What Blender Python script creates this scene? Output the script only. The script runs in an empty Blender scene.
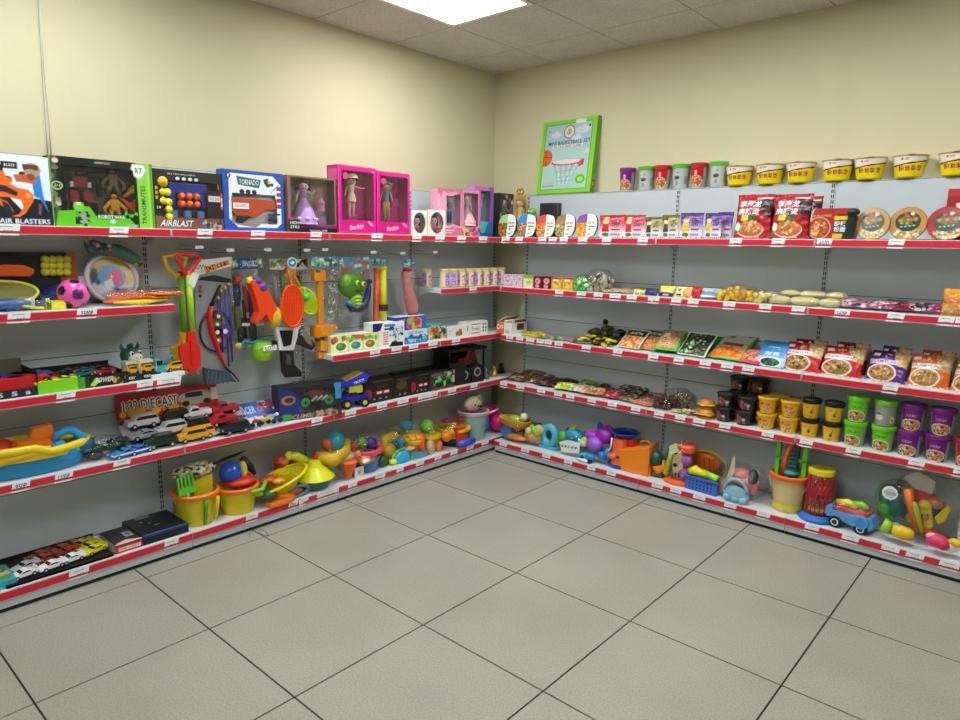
import bpy, bmesh, math, random
import numpy as np
from mathutils import Matrix, Vector, Euler
C = bpy.context.scene.collection
PI = math.pi
rnd = random.Random(7)

# ------------------------------------------------------------------ materials
def lin(h):
    if not isinstance(h, str): return tuple(h)[:3]
    h = h.lstrip('#'); o = []
    for i in (0, 2, 4):
        c = int(h[i:i+2], 16) / 255
        o.append(c / 12.92 if c <= .04045 else ((c + .055) / 1.055) ** 2.4)
    return tuple(o)
_mats = {}
def M(h, rough=.42, metal=0, kind='plastic', alpha=None, noise=.04):
    key = (h, rough, metal, kind, alpha)
    if key in _mats: return _mats[key]
    m = bpy.data.materials.new(f'{kind}_{h}'); m.use_nodes = True
    nt = m.node_tree; b = nt.nodes['Principled BSDF']
    col = lin(h)
    b.inputs['Roughness'].default_value = rough; b.inputs['Metallic'].default_value = metal
    n = nt.nodes.new('ShaderNodeTexNoise'); n.inputs['Scale'].default_value = 60; n.inputs['Detail'].default_value = 2
    tc = nt.nodes.new('ShaderNodeTexCoord'); nt.links.new(tc.outputs['Object'], n.inputs['Vector'])
    mx = nt.nodes.new('ShaderNodeMix'); mx.data_type = 'RGBA'
    mx.inputs['A'].default_value = (*[c * (1 - noise) for c in col], 1); mx.inputs['B'].default_value = (*[min(1, c * (1 + noise)) for c in col], 1)
    nt.links.new(n.outputs['Fac'], mx.inputs['Factor']); nt.links.new(mx.outputs['Result'], b.inputs['Base Color'])
    _mats[key] = m; return m
def clear(name='clear_film', tint='ffffff', gloss=.08, rough=.12, veil=.015, bump=0., fres=.7):
    if name in _mats: return _mats[name]
    m = bpy.data.materials.new(name); m.use_nodes = True; nt = m.node_tree
    nt.nodes.remove(nt.nodes['Principled BSDF']); out = nt.nodes['Material Output']
    t = nt.nodes.new('ShaderNodeBsdfTransparent'); t.inputs['Color'].default_value = (*lin(tint), 1)
    g = nt.nodes.new('ShaderNodeBsdfGlossy'); g.inputs['Roughness'].default_value = rough
    d = nt.nodes.new('ShaderNodeBsdfDiffuse'); d.inputs['Color'].default_value = (.9, .9, .9, 1)
    fr = nt.nodes.new('ShaderNodeFresnel'); fr.inputs['IOR'].default_value = 1.45
    ad = nt.nodes.new('ShaderNodeMath'); ad.operation = 'MULTIPLY_ADD'; ad.inputs[1].default_value = fres; ad.inputs[2].default_value = gloss * .4
    nt.links.new(fr.outputs[0], ad.inputs[0])
    m1 = nt.nodes.new('ShaderNodeMixShader'); m1.inputs[0].default_value = veil
    nt.links.new(t.outputs[0], m1.inputs[1]); nt.links.new(d.outputs[0], m1.inputs[2])
    m2 = nt.nodes.new('ShaderNodeMixShader'); nt.links.new(ad.outputs[0], m2.inputs[0])
    nt.links.new(m1.outputs[0], m2.inputs[1]); nt.links.new(g.outputs[0], m2.inputs[2])
    nt.links.new(m2.outputs[0], out.inputs[0])
    if bump:
        n = nt.nodes.new('ShaderNodeTexNoise'); n.inputs['Scale'].default_value = 28; n.inputs['Detail'].default_value = 3
        tc = nt.nodes.new('ShaderNodeTexCoord'); nt.links.new(tc.outputs['Object'], n.inputs['Vector'])
        bp = nt.nodes.new('ShaderNodeBump'); bp.inputs['Strength'].default_value = bump; bp.inputs['Distance'].default_value = .02
        nt.links.new(n.outputs['Fac'], bp.inputs['Height']); nt.links.new(bp.outputs[0], g.inputs['Normal']); nt.links.new(bp.outputs[0], fr.inputs['Normal'])
    _mats[name] = m; return m
def printed(rough=.38, name='printed_card', bump=0.):
    if name in _mats: return _mats[name]
    m = bpy.data.materials.new(name); m.use_nodes = True; nt = m.node_tree; b = nt.nodes['Principled BSDF']
    a = nt.nodes.new('ShaderNodeAttribute'); a.attribute_name = 'Col'
    nt.links.new(a.outputs['Color'], b.inputs['Base Color']); b.inputs['Roughness'].default_value = rough
    if bump:
        n = nt.nodes.new('ShaderNodeTexNoise'); n.inputs['Scale'].default_value = 45; n.inputs['Detail'].default_value = 2
        tc = nt.nodes.new('ShaderNodeTexCoord'); nt.links.new(tc.outputs['Object'], n.inputs['Vector'])
        bp = nt.nodes.new('ShaderNodeBump'); bp.inputs['Strength'].default_value = bump; bp.inputs['Distance'].default_value = .01
        nt.links.new(n.outputs['Fac'], bp.inputs['Height']); nt.links.new(bp.outputs[0], b.inputs['Normal'])
    _mats[name] = m; return m
CARD = printed(); FOIL = printed(.27, 'printed_foil', .5); GLOSSY = printed(.2, 'printed_lid')
FILM = clear(); BAG = clear('clear_bag', gloss=.10, rough=.08, veil=.0, bump=1., fres=.34)

# ------------------------------------------------------------------ mesh builder
class MB:
    def __init__(s):
        s.v = []; s.f = []; s.mi = []; s.sm = []; s.c = []; s.n = 0; s.mats = []; s.X = Matrix.Identity(4); s.has = False
    def slot(s, m):
        if m not in s.mats: s.mats.append(m)
        return s.mats.index(m)
    def add(s, vs, fs, m, smooth=False, cols=None):
        X = s.X
        s.v.extend((X @ Vector(p))[:] for p in vs)
        k = s.slot(m); n = s.n
        s.f.extend(tuple(i + n for i in f) for f in fs)
        s.mi.extend([k] * len(fs)); s.sm.extend([smooth] * len(fs)); s.n += len(vs)
        if cols is None: s.c.extend([(1, 1, 1)] * len(vs))
        else: s.c.extend(cols); s.has = True
        return s
    def addbm(s, bm, m, smooth=False):
        bm.verts.index_update()
        s.add([v.co[:] for v in bm.verts], [[v.index for v in f.verts] for f in bm.faces], m, smooth); bm.free(); return s
    def mesh(s, name):
        me = bpy.data.meshes.new(name); me.from_pydata(s.v, [], s.f)
        for m in s.mats: me.materials.append(m)
        me.polygons.foreach_set('material_index', s.mi); me.polygons.foreach_set('use_smooth', s.sm)
        if s.has:
            a = me.color_attributes.new('Col', 'FLOAT_COLOR', 'POINT')
            arr = np.ones((len(s.v), 4), dtype=np.float32); arr[:, :3] = np.array(s.c, dtype=np.float32)
            a.data.foreach_set('color', arr.ravel())
        me.update(); return me
    def build(s, name, parent=None, label=None):
        o = bpy.data.objects.new(name, s.mesh(name)); C.objects.link(o)
        if parent is not None: o.parent = parent
        if label: o['label'] = label
        return o

def bx(mb, x0, x1, y0, y1, z0, z1, m, b=0.):
    if b <= 0:
        vs = [(x0,y0,z0),(x1,y0,z0),(x1,y1,z0),(x0,y1,z0),(x0,y0,z1),(x1,y0,z1),(x1,y1,z1),(x0,y1,z1)]
        return mb.add(vs, [(0,3,2,1),(4,5,6,7),(0,1,5,4),(1,2,6,5),(2,3,7,6),(3,0,4,7)], m)
    bm = bmesh.new(); bmesh.ops.create_cube(bm, size=1)
    for v in bm.verts: v.co = ((x0+x1)/2 + v.co.x*(x1-x0), (y0+y1)/2 + v.co.y*(y1-y0), (z0+z1)/2 + v.co.z*(z1-z0))
    bmesh.ops.bevel(bm, geom=bm.edges[:], offset=min(b, .45*min(abs(x1-x0), abs(y1-y0), abs(z1-z0))), segments=2, profile=.7, affect='EDGES')
    return mb.addbm(bm, m, False)
def prism(mb, pts, y0, y1, m, b=0., smooth=False):
    """outline in x-z, extruded along y"""
    bm = bmesh.new(); fr = [bm.verts.new((x, y0, z)) for x, z in pts]; bk = [bm.verts.new((x, y1, z)) for x, z in pts]
    n = len(pts); bm.faces.new(fr); bm.faces.new(bk[::-1])
    for i in range(n): bm.faces.new((fr[i], bk[i], bk[(i+1) % n], fr[(i+1) % n]))
    bmesh.ops.recalc_face_normals(bm, faces=bm.faces[:])
    if b: bmesh.ops.bevel(bm, geom=[e for e in bm.edges if abs(e.verts[0].co.y - e.verts[1].co.y) < 1e-6], offset=b, segments=2, profile=.7, affect='EDGES', clamp_overlap=True)
    return mb.addbm(bm, m, smooth)
def sph(mb, c, r, m, seg=16, ring=10, fn=None):
    r = (r, r, r) if not hasattr(r, '__len__') else r
    vs = [(0, 0, -1)] ; fs = []
    for j in range(1, ring):
        t = -PI/2 + PI*j/ring
        for i in range(seg): a = 2*PI*i/seg; vs.append((math.cos(t)*math.cos(a), math.cos(t)*math.sin(a), math.sin(t)))
    vs.append((0, 0, 1)); N = len(vs)-1
    for i in range(seg):
        fs.append((0, 1+(i+1) % seg, 1+i)); fs.append((N, N-seg+i, N-seg+(i+1) % seg))
        for j in range(ring-2):
            a = 1+j*seg; fs.append((a+i, a+(i+1) % seg, a+seg+(i+1) % seg, a+seg+i))
    if fn: vs = [tuple(k*fn(Vector(v)) for k in v) for v in vs]
    return mb.add([(c[0]+v[0]*r[0], c[1]+v[1]*r[1], c[2]+v[2]*r[2]) for v in vs], fs, m, True)
def blob(mb, c, r, m, amp=.12, freq=3., seed=0, seg=24, ring=14):
    from mathutils import noise
    off = Vector((seed*3.7, seed*1.3, seed*.7))
    return sph(mb, c, r, m, seg, ring, lambda v: 1 + amp*noise.noise(v*freq+off) + amp*.5*noise.noise(v*freq*2.3+off))
def lathe(mb, prof, m, c=(0,0,0), seg=28, sx=1., sy=1., smooth=True, canvas=None):
    """prof: (r, z[, material of the band that starts here])"""
    prof = [p if len(p) > 2 else (*p, None) for p in prof]
    cur = m
    for k in range(len(prof)-1):
        r0, z0, mm = prof[k]; r1, z1, _ = prof[k+1]
        if mm is not None: cur = mm
        vs = []; fs = []
        for i in range(seg):
            a = 2*PI*i/seg; ca, sa = math.cos(a), math.sin(a)
            vs.append((c[0]+r0*ca*sx, c[1]+r0*sa*sy, c[2]+z0)); vs.append((c[0]+r1*ca*sx, c[1]+r1*sa*sy, c[2]+z1))
        for i in range(seg):
            j = (i+1) % seg; fs.append((2*i, 2*j, 2*j+1, 2*i+1))
        mb.add(vs, fs, cur, smooth)
    return mb
def lathe_art(mb, prof, cv, mat=None, c=(0,0,0), seg=72, rows=36, sx=1., sy=1.):
    """printed wrap; canvas u .5 faces -y, v 0..1 follows the profile"""
    L = [0]
    for a, b in zip(prof, prof[1:]): L.append(L[-1] + math.hypot(b[0]-a[0], b[1]-a[1]))
    P = np.array(prof, float); A = cv.down(); H, W = A.shape[:2]
    vs = []; cols = []
    for j in range(rows+1):
        t = L[-1]*j/rows; r = np.interp(t, L, P[:, 0]); z = np.interp(t, L, P[:, 1])
        for i in range(seg):
            u = i/seg; a = -PI/2 + (u-.5)*2*PI
            vs.append((c[0]+r*math.cos(a)*sx, c[1]+r*math.sin(a)*sy, c[2]+z))
            cols.append(tuple(A[min(H-1, int(j/rows*(H-.01))), min(W-1, int(u*W))]))
    fs = [(j*seg+i, j*seg+(i+1) % seg, (j+1)*seg+(i+1) % seg, (j+1)*seg+i) for j in range(rows) for i in range(seg)]
    return mb.add(vs, fs, mat or GLOSSY, True, cols)
def tube(mb, pts, r, m, seg=8, closed=False, cap=True, flat=1.):
    P = [Vector(p) for p in pts]; n = len(P); R = r if hasattr(r, '__len__') else [r]*n
    if closed: T = [(P[(i+1) % n]-P[i-1]).normalized() for i in range(n)]
    else: T = [(P[min(i+1, n-1)]-P[max(i-1, 0)]).normalized() for i in range(n)]
    up = Vector((0, 0, 1)) if abs(T[0].z) < .9 else Vector((1, 0, 0))
    u = T[0].cross(up).normalized(); vs = []; fs = []
    for i in range(n):
        u = (u - T[i]*u.dot(T[i])); u = u.normalized() if u.length > 1e-6 else T[i].orthogonal().normalized(); w = T[i].cross(u)
        for k in range(seg):
            a = 2*PI*k/seg; vs.append((P[i] + u*math.cos(a)*R[i] + w*math.sin(a)*R[i]*flat)[:])
    for i in range(n if closed else n-1):
        j = (i+1) % n
        for k in range(seg): l = (k+1) % seg; fs.append((i*seg+k, i*seg+l, j*seg+l, j*seg+k))
    if cap and not closed: fs.append(tuple(range(seg))[::-1]); fs.append(tuple((n-1)*seg+k for k in range(seg)))
    return mb.add(vs, fs, m, True)
def cyl(mb, p0, p1, r0, m, r1=None, seg=20):
    p0 = Vector(p0); p1 = Vector(p1); r1 = r0 if r1 is None else r1
    T = (p1-p0).normalized(); u = T.orthogonal().normalized(); w = T.cross(u); vs = []; fs = []
    for P, r in ((p0, r0), (p1, r1)):
        for k in range(seg): a = 2*PI*k/seg; vs.append((P + u*math.cos(a)*r + w*math.sin(a)*r)[:])
    n = len(vs); vs += vs[:]
    side = [(k, (k+1) % seg, seg+(k+1) % seg, seg+k) for k in range(seg)]
    mb.add(vs[:2*seg], side, m, True)
    return mb.add(vs[2*seg:], [tuple(range(seg))[::-1], tuple(seg+k for k in range(seg))], m)
def arc(cx, cz, r, a0, a1, n, y=0., rz=None):
    rz = r if rz is None else rz
    return [(cx+r*math.cos(math.radians(a0+(a1-a0)*i/n)), y, cz+rz*math.sin(math.radians(a0+(a1-a0)*i/n))) for i in range(n+1)]
def arc2(cx, cz, r, a0, a1, n, rz=None): return [(p[0], p[2]) for p in arc(cx, cz, r, a0, a1, n, 0, rz)]

# ------------------------------------------------------------------ lettering
_txt = {}
def glyphs(s):
    """triangles of a line of type, normalised to height 1 (x from 0 to its aspect)"""
    if s in _txt: return _txt[s]
    cu = bpy.data.curves.new('type', 'FONT'); cu.body = s; cu.offset = .012; cu.resolution_u = 2
    ob = bpy.data.objects.new('type', cu); me = bpy.data.meshes.new_from_object(ob)
    V = np.array([v.co[:2] for v in me.vertices]) if len(me.vertices) else np.zeros((1, 2)); me.calc_loop_triangles()
    Tn = [tuple(t.vertices) for t in me.loop_triangles]
    bpy.data.objects.remove(ob); bpy.data.curves.remove(cu); bpy.data.meshes.remove(me)
    lo, hi = V.min(0), V.max(0); h = max(hi[1]-lo[1], 1e-3)
    V = (V-lo)/h; _txt[s] = (V, Tn, (hi[0]-lo[0])/h); return _txt[s]
def letter(mb, s, cx, cz, h, m, y=0., w=None, rot=0., shear=0.):
    """flat type in the x-z plane at depth y, facing -y"""
    V, T, asp = glyphs(s); W = w or asp*h; c, sn = math.cos(math.radians(rot)), math.sin(math.radians(rot)); vs = []
    for x, z in V:
        X = (x/max(asp, 1e-3)-.5)*W; Z = (z-.5)*h; X += shear*Z; vs.append((cx+X*c-Z*sn, y, cz+X*sn+Z*c))
    return mb.add(vs, T, m)

class Canvas:
    """a small painted label: colours on a grid, w x h in metres"""
    def __init__(s, w, h, base='ffffff', res=.003, ss=2):
        s.w, s.h = w, h; s.nx = max(6, int(w/res)); s.ny = max(6, int(h/res)); s.ss = ss
        s.A = np.zeros((s.ny*ss, s.nx*ss, 3)); s.A[:] = lin(base)
        s.U, s.V = np.meshgrid((np.arange(s.nx*ss)+.5)/(s.nx*ss), (np.arange(s.ny*ss)+.5)/(s.ny*ss))
        s.rng = np.random.RandomState(int(w*9973+h*7919) % 1000)
    def put(s, mask, col): s.A[mask] = lin(col); return s
    def rect(s, x0, y0, x1, y1, col): return s.put((s.U >= x0) & (s.U <= x1) & (s.V >= y0) & (s.V <= y1), col)
    def ell(s, cx, cy, rx, ry=None, col='ffffff'):
        ry = rx*s.w/s.h if ry is None else ry
        return s.put(((s.U-cx)/rx)**2+((s.V-cy)/ry)**2 <= 1, col)
    def ring(s, cx, cy, rx, t, col):
        ry = rx*s.w/s.h; d = np.sqrt(((s.U-cx)/rx)**2+((s.V-cy)/ry)**2); return s.put((d <= 1) & (d >= 1-t), col)
    def poly(s, pts, col):
        m = np.zeros(s.U.shape, bool); n = len(pts)
        for i in range(n):
            x0, y0 = pts[i]; x1, y1 = pts[(i+1) % n]
            if y0 == y1: continue
            c = ((s.V >= min(y0, y1)) & (s.V < max(y0, y1))) & (s.U < (x1-x0)*(s.V-y0)/(y1-y0)+x0); m ^= c
        return s.put(m, col)
    def line(s, x0, y0, x1, y1, t, col):
        a = s.w/s.h; dx, dy = (x1-x0)*a, y1-y0; L = math.hypot(dx, dy) or 1; nx, ny = -dy/L*t/2/a, dx/L*t/2
        return s.poly([(x0+nx, y0+ny), (x1+nx, y1+ny), (x1-nx, y1-ny), (x0-nx, y0-ny)], col)
    def blobs(s, cx, cy, rx, ry, cols, n=40, size=.06, shape='ell'):
        """food and toy pictures: little dabs inside an ellipse"""
        for k in range(n):
            a = s.rng.rand()*2*PI; q = math.sqrt(s.rng.rand()) if shape == 'ell' else 1
            if shape == 'ell': x, y = cx+rx*q*math.cos(a), cy+ry*q*math.sin(a)
            else: x, y = cx+rx*(2*s.rng.rand()-1), cy+ry*(2*s.rng.rand()-1)
            r = size*(.5+s.rng.rand()); s.ell(x, y, r*(.6+.8*s.rng.rand()), r*s.w/s.h*(.6+.8*s.rng.rand()), cols[s.rng.randint(len(cols))])
        return s
    def txt(s, t, cx, cy, h, col, w=None, rot=0., shear=0., out=None, ow=.012):
        if out:
            for dx, dy in ((-1,0),(1,0),(0,-1),(0,1)): s.txt(t, cx+dx*ow, cy+dy*ow*s.w/s.h, h, out, w, rot, shear)
        V, T, asp = glyphs(t); Hm = h*s.h; Wm = (w*s.w if w else asp*Hm)
        c, sn = math.cos(math.radians(rot)), math.sin(math.radians(rot))
        X = (V[:, 0]/max(asp, 1e-3)-.5)*Wm; Z = (V[:, 1]-.5)*Hm; X = X+shear*Z
        PX = (cx*s.w+X*c-Z*sn)/s.w*s.nx*s.ss; PY = (cy*s.h+X*sn+Z*c)/s.h*s.ny*s.ss
        col = lin(col); ny, nx = s.A.shape[:2]
        for a, b, d in T:
            xs = (PX[a], PX[b], PX[d]); ys = (PY[a], PY[b], PY[d])
            i0, i1 = max(0, int(min(xs)-.5)), min(nx, int(max(xs)+1.5)); j0, j1 = max(0, int(min(ys)-.5)), min(ny, int(max(ys)+1.5))
            if i0 >= i1 or j0 >= j1: continue
            gx, gy = np.meshgrid(np.arange(i0, i1)+.5, np.arange(j0, j1)+.5)
            def e(x0, y0, x1, y1): return (gx-x0)*(y1-y0)-(gy-y0)*(x1-x0)
            e0, e1, e2 = e(xs[0], ys[0], xs[1], ys[1]), e(xs[1], ys[1], xs[2], ys[2]), e(xs[2], ys[2], xs[0], ys[0])
            m = ((e0 >= 0) & (e1 >= 0) & (e2 >= 0)) | ((e0 <= 0) & (e1 <= 0) & (e2 <= 0))
            s.A[j0:j1, i0:i1][m] = col
        return s
    def down(s):
        k = s.ss; return s.A.reshape(s.ny, k, s.nx, k, 3).mean((1, 3))
    def cols(s): return [tuple(x) for x in s.down().reshape(-1, 3)]

def sheet(mb, cv, x0, x1, z0, z1, y=0., mat=None, fn=None, side='front'):
    """a printed face, bent by fn(u, v, x, z) -> (x, y, z) if given"""
    nx, ny = cv.nx, cv.ny; vs = []
    for j in range(ny):
        v = j/(ny-1)
        for i in range(nx):
            u = i/(nx-1); x = x0+(x1-x0)*u; z = z0+(z1-z0)*v
            vs.append(fn(u, v, x, z) if fn else (x, y, z))
    if side == 'front': fs = [(j*nx+i, j*nx+i+1, (j+1)*nx+i+1, (j+1)*nx+i) for j in range(ny-1) for i in range(nx-1)]
    else: fs = [(j*nx+i, (j+1)*nx+i, (j+1)*nx+i+1, j*nx+i+1) for j in range(ny-1) for i in range(nx-1)]
    return mb.add(vs, fs, mat or CARD, fn is not None, cv.cols())
def carton(mb, w, h, d, cv, edge, top=None, side=None, right=None):
    """closed printed box, front face at y=0; top, side: canvases"""
    bx(mb, -w/2, w/2, .0012, d, 0, h, M(edge, .45, kind='card'), .0015)
    if cv: sheet(mb, cv, -w/2+.0008, w/2-.0008, .0008, h-.0008)
    if top: sheet(mb, top, -w/2, w/2, 0, 1, fn=lambda u, v, x, z: (x, v*d, h+.0008))
    if side: sheet(mb, side, 0, 1, .0, h, fn=lambda u, v, x, z: (-w/2-.0008, d*(1-u), z))
    if right: sheet(mb, right, 0, 1, .0, h, fn=lambda u, v, x, z: (w/2+.0008, d*u, z))
    return mb
def pillow(mb, w, h, t, cv, back='999999', seal=.05, seed=0, puff=.55, mat=None, wob=.02):
    """a filled sachet standing in x-z, seals at top and bottom, facing -y"""
    from mathutils import noise
    def th(u, v):
        vv = min(max((v-seal)/(1-2*seal), 0), 1)
        return t/2*(max(0, 4*u*(1-u))**puff)*(max(0, 4*vv*(1-vv))**puff)
    def fn(sg):
        def f(u, v, x, z):
            k = th(u, v); nz = noise.noise(Vector((u*7+seed*5.1, v*9, seed)))*.09*t
            pinch = 1-.05*math.sin(PI*v)*(1 if puff < 1 else .5)
            xe = x*pinch + wob*w*.5*noise.noise(Vector((v*4, seed*2.2, 3)))
            ze = z + wob*h*.6*noise.noise(Vector((u*4, seed*1.7, 9)))*(1 if v > .5 else .15)
            cr = .004*math.sin(u*60)*(1 if (v < seal or v > 1-seal) else 0)*.4
            return (xe, sg*(k+nz*(k > .1*t))+cr, ze)
        return f
    sheet(mb, cv, -w/2, w/2, 0, h, fn=fn(-1), mat=mat or FOIL)
    c2 = Canvas(w, h, back, res=max(w, h)/16, ss=1)
    sheet(mb, c2, -w/2, w/2, 0, h, fn=fn(1), mat=mat or FOIL, side='back')
    return mb

# ------------------------------------------------------------------ the camera and where things stand
F_PX = 671.4
CAM = Vector((3.4897, -4.0629, 1.5247)); YAW, PITCH, ROLL = math.radians(131.598), math.radians(-9.861), math.radians(.849)
_f = Vector((math.cos(PITCH)*math.cos(YAW), math.cos(PITCH)*math.sin(YAW), math.sin(PITCH)))
_r = _f.cross(Vector((0, 0, 1))).normalized(); _u = _r.cross(_f)
_r, _u = _r*math.cos(ROLL)+_u*math.sin(ROLL), _u*math.cos(ROLL)-_r*math.sin(ROLL)
def ray(px, py): return _f + _r*((px-480)/F_PX) - _u*((py-360)/F_PX)
def along(wall, px, out, z):
    """distance along a wall of the spot at height z, 'out' metres from the wall, seen in column px of the photo"""
    n = _r*F_PX - _f*(px-480)
    if wall == 'L':    # P=(out, s, z)
        return CAM.y - (n.x*(out-CAM.x)+n.z*(z-CAM.z))/n.y
    return CAM.x - (n.y*(-out-CAM.y)+n.z*(z-CAM.z))/n.x
def high(wall, px, py, out):
    d = ray(px, py); t = (out-CAM.x)/d.x if wall == 'L' else (-out-CAM.y)/d.y
    return CAM.z + d.z*t
def span(wall, out, z, x0, x1, ytop):
    """centre, width, height of an upright face that stands at height z"""
    a, b = along(wall, x0, out, z), along(wall, x1, out, z)
    return (a+b)/2, abs(b-a), high(wall, (x0+x1)/2, ytop, out)-z
SH = {'top': 1.570, 's2': 1.225, 's3': .878, 's4': .532, 'base': .095, 'crown': 1.874}
REG = []
def put(o, wall, s, out, z, rot=0., tip=(0, 0)):
    """local x runs along the shelf to the viewer's right, local y to the wall"""
    if wall == 'L': o.location = (out, s, z); a = 90+rot
    else: o.location = (s, -out, z); a = rot
    o.rotation_euler = (Euler((0, 0, math.radians(a))).to_matrix() @ Euler((math.radians(tip[0]), math.radians(tip[1]), 0)).to_matrix()).to_euler()
def tag(o, label, cat, group=None):
    o['label'] = label; o['category'] = cat
    if group: o['group'] = group
    return o
def thing(name, label, cat, wall, s, out, z, rot=0., tip=(0, 0), group=None, tell=True):
    o = bpy.data.objects.new(name, None); C.objects.link(o); o.empty_display_size = .05
    put(o, wall, s, out, z, rot, tip); tag(o, label, cat, group)
    if tell: REG.append((wall, s, z, label))
    return o
def solo(name, label, cat, mb, wall, s, out, z, rot=0., tip=(0, 0), group=None, tell=True):
    o = mb.build(name); put(o, wall, s, out, z, rot, tip); tag(o, label, cat, group)
    if tell: REG.append((wall, s, z, label))
    return o
def clone(src, label, wall, s, out, z, rot=0., tip=(0, 0), tell=True, scale=None):
    r = src.copy(); C.objects.link(r); put(r, wall, s, out, z, rot, tip); r['label'] = label
    if scale: r.scale = (scale,)*3
    for ch in list(src.children):
        c = ch.copy(); C.objects.link(c); c.parent = r
        for g in list(ch.children):
            d = g.copy(); C.objects.link(d); d.parent = c
    if tell: REG.append((wall, s, z, label))
    return r
def repaint(root, old, new):
    """give a copy its own colour: meshes that use material old get it swapped"""
    for o in [root]+list(root.children_recursive):
        if o.type == 'MESH' and old in list(o.data.materials):
            o.data = o.data.copy(); ms = list(o.data.materials); o.data.materials[ms.index(old)] = new
    return root
def rot_x(d): return Matrix.Rotation(math.radians(d), 4, 'X')
def rot_y(d): return Matrix.Rotation(math.radians(d), 4, 'Y')
def rot_z(d): return Matrix.Rotation(math.radians(d), 4, 'Z')
def tr(x, y, z): return Matrix.Translation((x, y, z))
# ------------------------------------------------------------------ the room
def noise_mat(name, c1, c2, scale, rough, bump=.0, c3=None, fleck=0):
    m = bpy.data.materials.new(name); m.use_nodes = True; nt = m.node_tree; b = nt.nodes['Principled BSDF']
    tc = nt.nodes.new('ShaderNodeTexCoord'); n = nt.nodes.new('ShaderNodeTexNoise'); n.inputs['Scale'].default_value = scale; n.inputs['Detail'].default_value = 5
    nt.links.new(tc.outputs['Object'], n.inputs['Vector'])
    r = nt.nodes.new('ShaderNodeValToRGB'); r.color_ramp.elements[0].color = (*lin(c1), 1); r.color_ramp.elements[1].color = (*lin(c2), 1)
    r.color_ramp.elements[0].position = .3; r.color_ramp.elements[1].position = .7
    nt.links.new(n.outputs['Fac'], r.inputs[0]); src = r.outputs[0]
    if fleck:
        n2 = nt.nodes.new('ShaderNodeTexNoise'); n2.inputs['Scale'].default_value = fleck; n2.inputs['Detail'].default_value = 2
        nt.links.new(tc.outputs['Object'], n2.inputs['Vector'])
        r2 = nt.nodes.new('ShaderNodeValToRGB'); r2.color_ramp.elements[0].position = .38; r2.color_ramp.elements[1].position = .62
        r2.color_ramp.elements[0].color = (.86, .86, .86, 1); r2.color_ramp.elements[1].color = (1.08, 1.08, 1.08, 1)
        nt.links.new(n2.outputs['Fac'], r2.inputs[0])
        mx = nt.nodes.new('ShaderNodeMix'); mx.data_type = 'RGBA'; mx.blend_type = 'MULTIPLY'; mx.inputs['Factor'].default_value = 1
        nt.links.new(src, mx.inputs['A']); nt.links.new(r2.outputs[0], mx.inputs['B']); src = mx.outputs['Result']
    nt.links.new(src, b.inputs['Base Color']); b.inputs['Roughness'].default_value = rough
    if bump:
        bp = nt.nodes.new('ShaderNodeBump'); bp.inputs['Strength'].default_value = bump; bp.inputs['Distance'].default_value = .01
        n3 = nt.nodes.new('ShaderNodeTexNoise'); n3.inputs['Scale'].default_value = scale*12; n3.inputs['Detail'].default_value = 4
        nt.links.new(tc.outputs['Object'], n3.inputs['Vector']); nt.links.new(n3.outputs['Fac'], bp.inputs['Height']); nt.links.new(bp.outputs[0], b.inputs['Normal'])
    return m
WALLM = noise_mat('cream_wall_paint', 'cdc5a2', 'd1c9a7', 1.4, .75, .06)
TILEM = noise_mat('porcelain_tile', '9e9c90', 'a9a79b', 2.2, .42, 0, fleck=150)
CEILM = noise_mat('ceiling_board', 'c8c4b8', 'cfcbbf', 6, .9, .25, fleck=120)
GROUT = M('1e1d1a', .8, kind='grout'); TBAR = M('bdbab4', .6, kind='painted_steel')
H = 2.78; X1, Y1 = 6.2, -7.2
def struct(name, mb):
    o = mb.build(name); o['kind'] = 'structure'; return o
mb = MB(); bx(mb, -.1, X1+.1, Y1-.1, .1, -.06, -.004, GROUT)
t = .600; g = .0034
for i in range(-1, 11):
    for j in range(-1, 13):
        x0, y1 = .475+(i)*t, -.54-(j-1)*t
        y0 = y1-t
        a, b_, c, d = max(x0+g, 0), min(x0+t-g, X1), max(y0+g, Y1), min(y1-g, 0)
        if a < b_ and c < d: bx(mb, a, b_, c, d, -.004, 0, TILEM)
struct('floor', mb)
mb = MB(); bx(mb, -.1, 0, Y1, 0, 0, H+.1, WALLM); struct('wall_left', mb)
mb = MB(); bx(mb, -.1, X1, 0, .1, 0, H+.1, WALLM); struct('wall_right', mb)
mb = MB(); bx(mb, X1, X1+.1, Y1, 0, 0, H+.1, WALLM); struct('wall_far_right', mb)
# wall behind the viewer with a glazed shopfront opening
mb = MB(); bx(mb, -.1, .7, Y1-.1, Y1, 0, H+.1, WALLM); bx(mb, 3.9, X1+.1, Y1-.1, Y1, 0, H+.1, WALLM)
bx(mb, .7, 3.9, Y1-.1, Y1, 2.3, H+.1, WALLM); bx(mb, .7, 3.9, Y1-.1, Y1, 0, .5, WALLM); struct('wall_behind', mb)
mb = MB(); fm = M('e8e8e4', .4, kind='window_frame')
for a, b_, c, d in ((.7, 3.9, .5, .56), (.7, 3.9, 2.24, 2.3), (.7, .76, .5, 2.3), (3.84, 3.9, .5, 2.3), (2.27, 2.33, .5, 2.3)): bx(mb, a, b_, Y1-.08, Y1-.02, c, d, fm)
bx(mb, .7, 3.9, Y1-.055, Y1-.045, .5, 2.3, clear('window_glass', gloss=.1, rough=.02, veil=.0)); struct('window_1', mb)
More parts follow.
